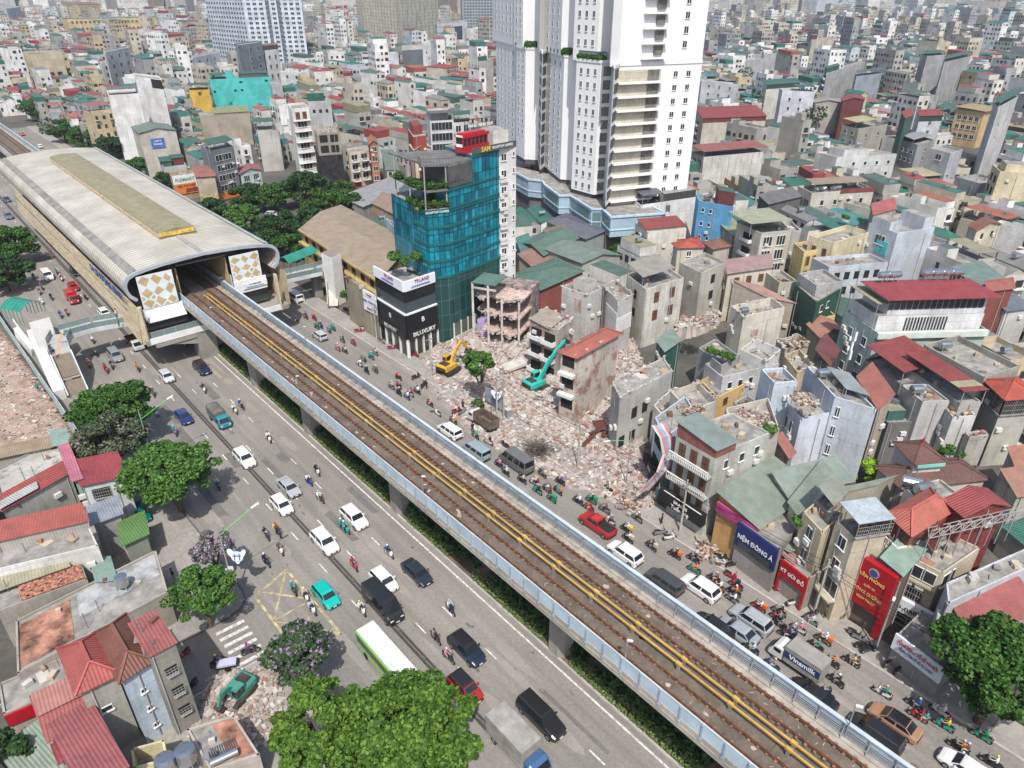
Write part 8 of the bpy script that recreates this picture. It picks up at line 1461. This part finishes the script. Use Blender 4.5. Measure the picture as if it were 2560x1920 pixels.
for i,(q,r,k)in enumerate(((('A',45,560),8,'dark'),(('A',240,690),8,'mid'),(('A',400,830),7,'mid'),(('A',560,880),7.5,'mid'),(('A',700,940),6.5,'dark'),(('A',890,1060),4.5,'mid'),(('A',1060,1170),5,'dark'),(('A',1380,1340),5,'dark'),(('A',1590,1260),6,'dark'),(('A',1760,1260),6,'mid'),(('A',1960,1200),8,'dark'),(('A',2110,1300),7,'mid'),(('A',1560,1400),6,'feather'),(('A',1800,1440),6,'dark'),(('A',2010,1440),7,'dark'),(('A',2140,1470),5,'mid'),(('A',1700,1560),5,'dark'),(('A',1840,1570),4.5,'mid'),(('A',30,1570),7,'mid'),(('D',10,100),6,'dark'),(('C',750,1110),3.4,'mid'),(('B',100,1310),5,'dark'),(('B',15,1210),4,'mid'),(('B',1800,1610),2.6,'mid'))):
 tree(q,['dark crown at the far left edge by the railway','rounded green tree beside the red banners far left','green tree between the far road and low shops','round crown just behind the far end of the station','dark tree touching the rear edge of the station roof','small tree behind the station roof by the narrow white sign','dark tree peeping over the station roof near the grey sheds','dark park tree nearest the orange billboard','park tree in front of the pale blue house','park tree right of the pale blue house','tallest dark park tree below the netted tower','park tree at the right end below the netted tower','light feathery park tree near the station roof','dark park tree beside the parked silver car','wide dark tree in the middle of the park','park tree next to the tan market roof','dark park tree close to the right station arch','small park tree by the green footbridge canopy','green roadside tree at the left edge','dark roadside tree at the left edge above the stair','single tree behind the white flat topped houses','tree beside the grey panelled hall roof','small tree above the grey panelled hall','tree at the foot of the white tower'][i],max(4.5,r*.8),r*1.02,r*.58,k,int(1000*r),.46 if r>4 else.32,34,40+i,cs=(.17,.3))
for q,z,r,lb in((('5',90,935),16.6,2.1,'palms on the roof of the black shop, left clump'),(('5',240,930),16.4,2.0,'palms on the roof of the black shop, right clump'),(('5',250,820),18.2,1.9,'tall tree above the roof palms'),(('F',210,620),8.2,1.2,'potted plants on the grey roof, left group'),(('F',300,650),8.2,1.3,'potted plants on the grey roof, right group'),(('F',570,1120),11.2,1.0,'plants along the edge of the cluttered roof'),(('F',1850,560),9.5,.8,'small plant on the mint house balcony'),(('C',1065,1400),14,.9,'left palm on the yellow terrace'),(('C',1160,1415),14,.7,'right palm on the yellow terrace'),(('J',1600,800),2.2,.9,'potted shrub beside the nail salon'),(('3',330,1350),8.6,.9,'plants in the cage above the sage roof')):
 c=G(*q,z);rt_=thing('roof_plant',lb,'plant',c-Vector((0,0,r*.5)),'rooftop plants');leaves([(c+Vector((math.cos(k*2.1)*r*.55,math.sin(k*2.1)*r*.55,(k%3)*.25*r)),r*.55,r*.4)for k in range(6)],int(420*r),.24,int(z*10),'foliage',LM['feather'],rt_,c-Vector((0,0,r*.5)),2.2)
for k,(P0_,z)in enumerate([(te[0]+(te[1]-te[0])*u+bk*.8,z)for z in(26.8,30.1)for u in(.1,.5,.9)]+[(te[1]+(te[2]-te[1])*u+bk*.8,z)for z in(26.8,30.1)for u in(.4,.9)]+[(te[0]+bk*5,30.1),(te[2]+bk*6,26.8)]):
 c=Vector((P0_.x,P0_.y,z));rt_=thing('terrace_plant','potted plant on the %s coffee terrace of the teal tower, place %s'%('upper' if z>28 else 'lower',['one','two','three','four','five','six','seven','eight','nine','ten','eleven','twelve'][k]),'plant',c,'terrace plants');leaves([(c+Vector((j*.5-.5,0,.3*(j%2))),.6,.6)for j in range(3)],420,.22,300+k,'foliage',LM['mid'],rt_,c,2)
for k,(a,b)in enumerate(((2,3),(4,5),(7,8),(8,9),(10,11))):
 A,B_=twr.P[a],twr.P[b];o=(B_-A).normalized();inw=Vector((-o.y,o.x,0))*(1 if twr.ccw else-1);L=(B_-A).length;cs_=[(A+o*(L*(j+.5)/5)+inw*.8+Vector((0,0,HL+1.0)),1.2,1.1 if k!=4 else.6)for j in range(5)];rt_=thing('ledge_plants','shrubs on the planted ledge of the white tower, bay %s from the left'%('one','two','three','four','five')[k],'plants',A+Vector((0,0,HL)),'ledge planting');leaves(cs_,int(420*L)+600,.34,70+k,'foliage',LM['mid'],rt_,A+Vector((0,0,HL)))
hd,sh=[],[];rr=random.Random(9);s=-126.0
while s<70:
 gap=any(abs(s-q)<2.3 for q in(-109.2,-89.5,-64.8,-34.9,-8,19,-51));
 if not gap:hd.append((ST(s,36.85,.55),.75,.55))
 if rr.random()<.8:sh.append((ST(s,37.7+rr.random()*.5,.9),.9,.8));sh.append((ST(s+.3,39.2+rr.random()*.9,.8),.9,.8))
 s+=.8
o=leaves(hd,30000,.17,91,'hedge',LM['hedge'],None,(0,0,0),1.3);tag(o,'clipped light green hedge along the kerb beneath the viaduct','hedge',kind='stuff')
o=leaves(sh,16000,.34,92,'undergrowth',LM['dark'],None,(0,0,0),2.4);tag(o,'dark spiky shrubs growing in the shade under the viaduct','shrubs',kind='stuff')
tc=[]
for i in range(260):
 y=rr.uniform(290,1300);x=rr.uniform(-.7,.7)*y;tc.append((Vector((x,y,rr.uniform(5,11))),rr.uniform(2.5,6),rr.uniform(2,4)))
o=leaves(tc,30000,.9,93,'distant_foliage',LM['dark'],None,(0,0,0));tag(o,'dark tree tops scattered among the far houses','trees',kind='stuff')
rub=ground_mat('rubble_ground',(.28,.24,.215),(.46,.41,.375),.9,6.0);chm=leafm('rubble_piece',(.22,.15,.12),(.36,.33,.3),(.55,.53,.5),(.3,.15,.1));
def inside(p,P):return all((P[(i+1)%len(P)][0]-P[i][0])*(p[1]-P[i][1])-(P[(i+1)%len(P)][1]-P[i][1])*(p[0]-P[i][0])>=0 for i in range(len(P)))
def rubble(name,P,hfun,n,lab,seed,smax=.5,mat=None,gm=None):
 hp=hull(P);xs=[p[0]for p in hp];ys=[p[1]for p in hp];st_=.7;nx,ny=int((max(xs)-min(xs))/st_)+2,int((max(ys)-min(ys))/st_)+2;rr=random.Random(seed);mb=MB();Z={}
 for j in range(ny):
  for i in range(nx):x,y=min(xs)+i*st_,min(ys)+j*st_;Z[i,j]=(max(0.03,hfun(x,y)+rr.uniform(-.12,.12))if inside((x,y),hp)else-.15);mb.v.append((x+rr.uniform(-.2,.2),y+rr.uniform(-.2,.2),Z[i,j]))
 for j in range(ny-1):
  for i in range(nx-1):a=j*nx+i;mb.f.append((a,a+1,a+nx+1,a+nx));mb.m.append(0)
 tag(mb.build(name+'_ground',gm or rub),kind='structure');mb=MB();k=0
 while k<n:
  x,y=rr.uniform(min(xs),max(xs)),rr.uniform(min(ys),max(ys))
  if not inside((x,y),hp):k+=.3;continue
  i,j=int((x-min(xs))/st_),int((y-min(ys))/st_);z=Z.get((i,j),0);s=smax*rr.random()**3+.07;ax=Vector((rr.uniform(-1,1),rr.uniform(-1,1),rr.uniform(-.3,.3))).normalized();ay=ax.cross(Vector((rr.uniform(-.5,.5),rr.uniform(-.5,.5),1))).normalized();mb.box((x,y,z+s*.12),(s*rr.uniform(.8,2.0),s*rr.uniform(.5,1.2),s*rr.uniform(.2,.6)),ax=ax,ay=ay);k+=1
  if k%90==0 and k:q=Vector((x,y,z+.25));mb.bar(q-ax*rr.uniform(.6,1.6),q+ax*rr.uniform(.6,1.6),rr.uniform(.12,.3))if rr.random()<.5 else mb.box(q,(rr.uniform(.8,1.9),rr.uniform(.6,1.3),.16),ax=ax,ay=ay)
 tag(mb.build(name,mat or chm,uv=False),lab,'rubble',kind='stuff');return Z
def sitez(x,y):
 s,t=x*D_.x+y*D_.y,x*N_.x+y*N_.y;e=min(1,max(0,(t-64)/8));return e*(.6+.7*math.sin(x*.45+1)*math.cos(y*.37)+.4*math.sin(x*1.3+y*.9)+.25*math.sin(x*2.9)*math.cos(y*2.3))+(1.3*math.exp(-((s+70)**2+(t-84)**2)/30))
rubble('rubble',[(p.x,p.y)for p in SITE],sitez,20000,'pink grey heap of bricks, plaster and broken concrete on the demolition site',31,.5)
rubble('rubble_spill',[G('E',*q).xy for q in((1500,1100),(1900,1000),(2000,1560),(2040,1640),(1700,1560))],lambda x,y:.5,1800,'loose pale rubble spilling from the site to the kerb',32,.5)
rubble('rear_rubble',[G('F',*q).xy for q in((-60,560),(60,330),(300,240),(330,330),(200,480))],lambda x,y:2.2+.5*math.sin(x),1400,'broken bricks between the roofless houses',33,.6)
rubble('left_rubble',[G('D',*q).xy for q in((-120,380),(30,520),(420,1080),(460,1180),(-120,1230))],lambda x,y:.35+.2*math.sin(x*.8)*math.cos(y),3500,'brown rubble and scraps on the cleared lot at the left edge',34,.4,gm=ground_mat('brown_rubble',(.24,.17,.13),(.4,.31,.26),.4,4))
rubble('corner_rubble',[G('H',*q).xy for q in((1330,1060),(1800,1000),(1870,1400),(1500,1646),(1180,1480))],lambda x,y:.3+.15*math.sin(x*2),2600,'pinkish rubble around the green excavator at the bottom left',35,.4)
for k,(q,s_,an)in enumerate(((('E',1120,700),(4.2,2.6,.5),.3),(('E',1320,690),(5,.4,.4),.7),(('E',1010,720),(3.2,.3,.3),1.9),(('E',1250,640),(2.6,1.6,.35),.1))):p=G(*q,.9);mb=MB();mb.box(p,s_,ax=Vector((math.cos(an),math.sin(an),.25)).normalized(),ay=Vector((-math.sin(an),math.cos(an),0)));tag(mb.build('concrete_slab',conc_l),['large tilted concrete slab behind the site tree','fallen concrete beam left of the turquoise excavator boom','thin fallen post beside the site tree','smaller broken slab right of the large tilted one'][k],'slab')
for k,(q,s_)in enumerate(((('E',1672,1080),(1.9,2.2,.06)),(('E',1655,1125),(3.0,.8,.06)),(('E',1600,1180),(3.2,.7,.06)),(('E',1700,1145),(1.4,.8,.06)))):p=G(*q,.9);mb=MB();mb.box(p,s_,rz=.2+k*.4);tag(mb.build('rusty_sheet',M((.12,.04,.03),var=.2,key='rust_sheet')),['square rusty brown sheet lying on the rubble','long rusty strip under the square sheet','bent rusty strip nearest the minibus','small rusty sheet by the grey house'][k],'metal sheet')
for q,r,n,lb in((('E',1270,1240),1.9,260,'tangled bundle of grey rebar beside the road'),(('E',1740,1130),1.6,160,'dark tangle of rods at the foot of the grey house')):
 p=G(*q,.8);mb=MB()
 for i in range(n):a=Vector((rr.gauss(0,r*.5),rr.gauss(0,r*.4),rr.uniform(-.6,.7)));d=Vector((rr.gauss(0,1),rr.gauss(0,1),rr.gauss(0,.4))).normalized();mb.bar(p+a-d*.7,p+a+d*.7,.05)
 tag(mb.build('rebar_bundle',M((.13,.11,.1),var=.3,key='rebar')),lb,'rebar')
def digger(q,lab,col,ang,boom,z=0.4,sc_=1.0):
 """tracked excavator; boom = (shoulder rise, reach, elbow z, tip reach, tip z)"""
 p=G(*q,z);root=thing('excavator',lab,'excavator',p,None,R(ang));root.scale=(sc_,)*3;pm=M(col,rough=.45,var=.15,scale=1.2);dk=M((.05,.045,.04),var=.3,key='track_dark')
 for y in(-1,1):mb=MB();loft(mb,[[(x,y*1.15-.3,zb),(x,y*1.15-.3,zt),(x,y*1.15+.3,zt),(x,y*1.15+.3,zb)]for x,zb,zt in((-1.9,.3,.55),(-1.5,.02,.8),(1.5,.02,.8),(1.9,.3,.55))]);mb.build('track',dk,root,local=True)
 mb=MB();loft(mb,[[(x,-w,.95),(x,-w,zt-.15),(x,-w+.15,zt),(x,w-.15,zt),(x,w,zt-.15),(x,w,.95)]for x,w,zt in((-2.2,1.1,1.7),(-1.9,1.3,1.95),(.2,1.3,1.85),(1.1,1.2,1.6))]);mb.build('upper_body',pm,root,local=True)
 mb=MB();mb.box((.55,.85,2.0),(1.4,.85,1.5));mb.build('cab',pm,root,local=True);mb=MB();mb.box((.55,.85,2.1),(1.44,.75,.95));mb.box((.6,.85,2.1),(1.2,.9,.95));mb.build('cab_glass',cgl,root,local=True);mb=MB();mb.box((-1.1,0,1.98),(1.2,1.6,.12));mb.box((-2.1,0,1.3),(.3,2.2,.6));mb.build('engine_cover',dk,root,local=True)
 x1,z1,x2,z2,x3,z3=boom;y=-.15;mb=MB();mb.bar((.6,y,1.6),((x1+.6)/2,y,(z1+1.6)/2+.5),.42,.6);mb.bar(((x1+.6)/2,y,(z1+1.6)/2+.5),(x1,y,z1),.4,.5);mb.build('boom',pm,root,local=True);mb=MB();mb.bar((x1,y,z1),(x2,y,z2),.32,.4);mb.build('arm',pm,root,local=True);mb=MB();mb.bar((1.0,y,1.4),(x1*.6,y,z1*.6+.2),.16);mb.build('hydraulic_ram',steel,root,local=True)
 mb=MB();loft(mb,[[(x2-.1,y-.5,z2+.2),(x2+.5,y-.5,z2),(x3+.3,y-.5,z3),(x3-.5,y-.5,z3+.2)],[(x2-.1,y+.5,z2+.2),(x2+.5,y+.5,z2),(x3+.3,y+.5,z3),(x3-.5,y+.5,z3+.2)]]);mb.build('bucket',dk,root,local=True)
digger(('E',700,740),'yellow excavator reaching behind the site tree',(.55,.33,.04),55,(3.6,4.6,5.6,2.2,5.2,1.4));digger(('E',1260,850),'turquoise excavator with its boom raised against the brick slab house',(.03,.42,.35),40,(4.6,6.0,6.4,7.2,6.9,6.4));digger(('H',1540,1180),'small green excavator on the rubble at the bottom left',(.06,.24,.19),-115,(2.2,2.8,2.9,1.4,2.7,.3),.2,.78)
def lamp(q,lab,h,arm,col,z=0.15):
 p=G(*q);p.z=z;o=thing('street_lamp',lab,'street lamp',p,'street lamps');mb=MB();mb.tube([p,p+Vector((0,0,h))],[.11,.06],8);mb.build('pole',MATS['handrail'],o);e=p+Vector((0,0,h-1))+arm;mb=MB();mb.tube([p+Vector((0,0,h-1.6)),e],.04,6);mb.build('arm',col,o);mb=MB();mb.bar(e-arm*.02,e+arm.normalized()*.8,.24,.1);mb.build('lamp_head',MATS['lamp_white'],o);return p
gn=M((.1,.5,.12),rough=.5,var=0,key='lamp_green');lp_=lamp(('H',1515,545),'grey street lamp with a green arm carrying a lotus emblem',10.5,Vector((3.0,2.4,1.2)),gn);lamp(('D',1010,1400),'street lamp with a green arm rising out of the big roadside trees',10.5,Vector((3.0,2.4,1.2)),gn);lamp(('J',1255,890),'leaning pole with yellow bands in front of the notary office',9.5,Vector((-1.2,-1.6,.6)),M((.5,.36,.06),key='pole_yellow'));lamp(('E',1838,1480),'street lamp with a green arm in front of the grey house',9.0,Vector((-3.0,-1.4,.3)),gn);lamp(('E',1050,1060),'thin grey street lamp beside the white round sign',9.5,Vector((-.6,.2,.3)),MATS['handrail'])
def emblem(q,z,lab,r):
 c=G(*q,z);o=thing('lotus_sign',lab,'sign',c);ux=Vector((1,0,0));oo=Vector((.1,-.95,.2)).normalized();uz=oo.cross(ux)*1.0;uz=uz if uz.z>0 else-uz
 for nm,s,mt,of in(('sign_outline',1.0,M((.03,.12,.3),var=0,key='lotus_blue'),0),('sign_face',.88,MATS['banner_white'],.03)):
  mb=MB()
  for cx_,cz_,a,w,l in((0,0,0,1,1),(-.75,.5,.6,.55,1.0),(.85,.5,-.5,.4,.85),(0,-.95,0,.3,.3)):
   pts=[]
   for k in range(16):t_=k/16*2*math.pi;x,y=math.cos(t_)*w*r*s,math.sin(t_)*l*r*s;x,y=x*math.cos(a)-y*math.sin(a),x*math.sin(a)+y*math.cos(a);pts.append(c+ux*(x+cx_*r)+uz*(y+cz_*r)+oo*(.04+of+.004*cx_))
   mb.face(pts);mb.face([p-oo*.05 for p in reversed(pts)])
  mb.build(nm,mt,o)
 mb=MB();mb.bar(c-ux*r*.6+uz*r*.15+oo*.1,c+ux*r*.6+uz*r*.15+oo*.1,.12,.08);[mb.bar(c+ux*k*r*.35+oo*.1-uz*r*.6,c+ux*k*r*.35+oo*.1+uz*r*.5,.1,.08)for k in(-1,1)];mb.build('emblem',MATS['lotus_blue'],o)
emblem(('H',1525,285),6.2,'white and blue lotus shaped emblem on the lamp post',.75);emblem(('E',1010,895),3.6,'round white emblem sign beside the grey hoarding on the site',.7)
bn=thing('banner','white banner hanging on the lamp post below the lotus emblem','banner',lp_+Vector((0,0,2.4)));mb=MB();mb.box(lp_+Vector((.35,-.15,3.4)),(.6,.03,2.4));mb.box(lp_+Vector((-.35,-.15,3.2)),(.6,.03,2.2));mb.build('cloth',MATS['banner_white'],bn)
fe=thing('site_fence','long pale blue sheet fence around the cleared lot on the left','fence',G('D',260,780));mb=MB();a,b=ST(-175,8.0),ST(-105,9.5)
for k in range(36):p,q=a+(b-a)*k/36,a+(b-a)*(k+.96)/36;mb.bar(p+Vector((0,0,1.2)),q+Vector((0,0,1.2)),.08,2.4)
mb.build('panel',M((.42,.5,.5),var=.2,key='fence_sheet'),fe)['kind']='stuff'
hb=thing('hoarding','tilted grey advertising hoarding under the site tree','hoarding',G('E',985,980));mb=MB();a,b=G('E',935,960),G('E',1045,1020);mb.bar(a+Vector((0,0,2.4)),b+Vector((0,0,2.2)),.12,2.6);mb.build('board',M((.3,.32,.38),var=.2,key='hoarding_grey'),hb);mb=MB();[mb.bar(a+(b-a)*k,a+(b-a)*k+Vector((0,0,2)),.1)for k in(.1,.5,.9)];mb.build('post',steel,hb)
bx=thing('utility_cabinet','grey utility cabinet beside the blue street name plate','cabinet',G('E',1085,1040));p=G('E',1085,1040);mb=MB();mb.box(p+Vector((0,0,.8)),(1.0,.8,1.6),.5);mb.build('body',steel,bx);mb=MB();mb.box(p+Vector((0,0,1.64)),(1.1,.9,.08),.5);mb.build('lid',conc_l,bx)
ct=thing('hand_cart','hand cart loaded with a striped mattress on the zebra crossing','cart',G('H',1465,1000));p=G('H',1465,1000);mb=MB();mb.box(p+Vector((0,0,.75)),(1.9,.95,.2),.25);mb.build('mattress',M((.45,.45,.6),var=.1,key='mattress'),ct);mb=MB();mb.box(p+Vector((0,0,.58)),(2.1,1.0,.06),.25);[mb.tube([p+Vector((.2,y-.04,.3)),p+Vector((.2,y+.04,.3))],.3,10)for y in(-.5,.5)];mb.build('frame',blk_p,ct)
tp_=thing('striped_tarpaulin','long red and blue striped tarpaulin hanging off the light blue house front','tarpaulin',G('E',2060,1500));P=[('E',2060,1050,12.2),('E',2110,1130,10.8),('E',2130,1230,8.5),('E',2090,1340,6.5),('E',2010,1430,4.6),('E',1960,1480,3.6)];mb=MB();pv=None
for k,(t,x,y,z)in enumerate(P):
 c=G(t,x,y,z)-Vector((.5,1.2,0));row=[c+Vector((u*.9,u*.35,math.sin(u*5+k)*.12))for u in(-1,-.6,-.2,.2,.6,1)]
 if pv:[mb.face([pv[i],pv[i+1],row[i+1],row[i]],i%3)for i in range(5)]
 pv=row
mb.build('cloth',[M((.5,.48,.48),key='tarp_white'),M((.42,.2,.2),key='tarp_red'),M((.25,.3,.42),key='tarp_blue')],tp_)
sc_=thing('steel_scaffold','grey steel truss scaffold with a dark red sail on the roofs at the right','scaffold',G('J',1900,100,10));mb=MB();c=G('J',1600,170,12);e=G('J',2212,30,12)
for k in range(9):
 p,q=c+(e-c)*k/9,c+(e-c)*(k+1)/9;w=Vector((.8,1.6,0))
 for A,B_ in((p,q),(p+w,q+w),(p,p+w),(p,q+w),(p+Vector((0,0,1)),q+Vector((0,0,1))),(p,q+Vector((0,0,1))),(p+Vector((0,0,1)),p),(p,p-Vector((0,0,3)))):mb.bar(A,B_,.07)
mb.build('truss',grille_m,sc_);mb=MB();a,b,d=G('J',1720,20,13),G('J',1590,190,11),G('J',1640,270,8.5);mb.face([a,b,d]);mb.face([x_+Vector((.03,.03,0))for x_ in(d,b,a)]);mb.build('sail',M((.12,.02,.02),rough=.8,key='sail_red'),sc_)
for q,z,r,n,lb in((('3',360,330),13.0,1.6,160,'heap of discarded belongings on the pale blue house'),(('F',450,1060),11.4,2.4,260,'furniture, boxes and planks heaped on the cluttered roof'),(('F',730,560),7.2,1.6,120,'timber scraps inside the roofless house'),(('F',80,1000),9.4,1.6,90,'broken boards on the grey roofless house'),(('F',150,430),8.0,2.2,160,'tin sheets and debris by the roofless white rooms'),(('J',190,260),.3,1.6,140,'white sacks and rubbish heaped on the pavement'),(('E',1870,1560),.3,2.0,180,'white sacks and rubbish at the foot of the striped tarpaulin'),(('J',640,450),.6,.9,60,'round flower arrangements outside the shop')):
 p=G(*q,z);rr=random.Random(int(z*100+n));mb=MB();[mb.box(p+Vector((rr.gauss(0,r*.5),rr.gauss(0,r*.5),rr.uniform(0,.35))),(rr.uniform(.1,.7),rr.uniform(.1,.5),rr.uniform(.05,.35)),rr.uniform(0,3),rr.randrange(6))for _ in range(n)]
 tag(mb.build('clutter',[M((.45,.43,.4),key='scrap_pale'),CM['beige'],CM['brown'],M((.3,.16,.12),key='scrap_red'),CM['grey'],M((.35,.28,.2),key='board_pale')]),lb,'clutter',kind='stuff')
mb=MB();rr=random.Random(77);dp=M((.34,.34,.33),key='drain_pipe')
for b in ALLB:
 d=b.c.length
 if d>260 or b.zr<3:continue
 for _ in range(rr.randint(3,9)if b.flat else 0):
  p=b.pt(rr.uniform(.1,.9),rr.uniform(.1,.9));k=rr.random()
  if k<.5:mb.box(p+Vector((0,0,.25)),(rr.uniform(.3,1.1),rr.uniform(.3,.8),rr.uniform(.2,.8)),rr.uniform(0,3),rr.randrange(6))
  elif k<.7:mb.bar(p,p+Vector((0,0,rr.uniform(1,2.4))),.06,mi=4)
  elif k<.85:q=b.pt(rr.uniform(.1,.9),rr.uniform(.1,.9));mb.bar(p+Vector((0,0,.1)),p+(q-p)*.5+Vector((0,0,.1)),.09,mi=4)
  else:mb.box(p+Vector((0,0,.06)),(rr.uniform(1,2.2),rr.uniform(.8,1.6),.08),rr.uniform(0,3),rr.randrange(6))
 for i in(0,1):
  if rr.random()<.75:a,dd,L,o=b.face(i);u=rr.uniform(.06,.94);p=a+dd*L*u+o*.09;m2=MB();m2.bar(p,p+Vector((0,0,b.zr)),.1);m2.build('drain_pipe',dp,b.root,uv=False)
  if rr.random()<.6 and b.h>6 and 'shop' not in b.cat and b not in(nh,orn)and d>68:b.acs(i,[(rr.uniform(.1,.9),rr.uniform(3,b.h-1.5))for _ in range(rr.randint(1,3))])
tag(mb.build('roof_clutter',[M((.45,.43,.4),key='scrap_pale'),CM['beige'],CM['brown'],M((.3,.16,.12),key='scrap_red'),CM['grey'],MATS['board_pale']]),'pots, boards, pipes and odds and ends lying about on the near flat roofs','clutter',kind='stuff')
mb=MB();
for t0,z in((61.2,7.0),(61.4,7.6),(61.3,6.5)):
 for s0 in range(-110,60,18):pr_=[ST(s0+18*k/6,t0,z-.5*math.sin(math.pi*k/6))for k in range(7)];mb.tube(pr_,.035,4,caps=False)
o=mb.build('overhead_cable',blk_p,uv=False);tag(o,'sagging black cables strung along the right pavement','cables')
for i,s0 in enumerate(range(-110,60,18)):o=thing('utility_pole','concrete utility pole, number %s along the right pavement from the black shop'%['one','two','three','four','five','six','seven','eight','nine','ten'][i],'utility pole',ST(s0,61.3),'utility poles');mb=MB();mb.tube([ST(s0,61.3),ST(s0,61.3,8.2)],[.16,.1],8);mb.build('pole',conc,o);mb=MB();mb.box(ST(s0,61.3,7.3),(.12,1.4,.12),DIR);mb.build('crossarm',steel,o)
um=thing('parasol','small red and white parasol beside the lottery shop','parasol',G('J',1620,830));p=G('J',1620,830);mb=MB();[mb.face([p+Vector((math.cos(k*.785)*1.0,math.sin(k*.785)*1.0,2.1)),p+Vector((math.cos(k*.785+.785),math.sin(k*.785+.785),2.1)),p+Vector((0,0,2.55))],k%2)for k in range(8)];mb.build('canopy',[CM['white'],CM['red']],um);mb=MB();mb.bar(p,p+Vector((0,0,2.5)),.06);mb.build('pole',steel,um)
fl=thing('flag','small red flag on the pavement by the beige house','flag',G('J',1000,690));p=G('J',1000,690);mb=MB();mb.bar(p,p+Vector((0,0,2.6)),.05);mb.build('pole',steel,fl);mb=MB();mb.box(p+Vector((.1,-.05,1.9)),(.55,.04,1.2),.6);mb.build('cloth',CM['orange'],fl)
hz=MB();hz.box((0,1990,74),(6400,4100,170));hm,t_,b_=_mat('haze');t_.nodes.remove(b_);pv_=t_.nodes.new('ShaderNodeVolumePrincipled');pv_.inputs['Color'].default_value=(.86,.92,1,1);pv_.inputs['Density'].default_value=.00015;pv_.inputs['Anisotropy'].default_value=.3
t_.links.new(pv_.outputs[0],[n for n in t_.nodes if n.type=='OUTPUT_MATERIAL'][0].inputs['Volume']);tag(hz.build('haze',hm,uv=False),kind='stuff')
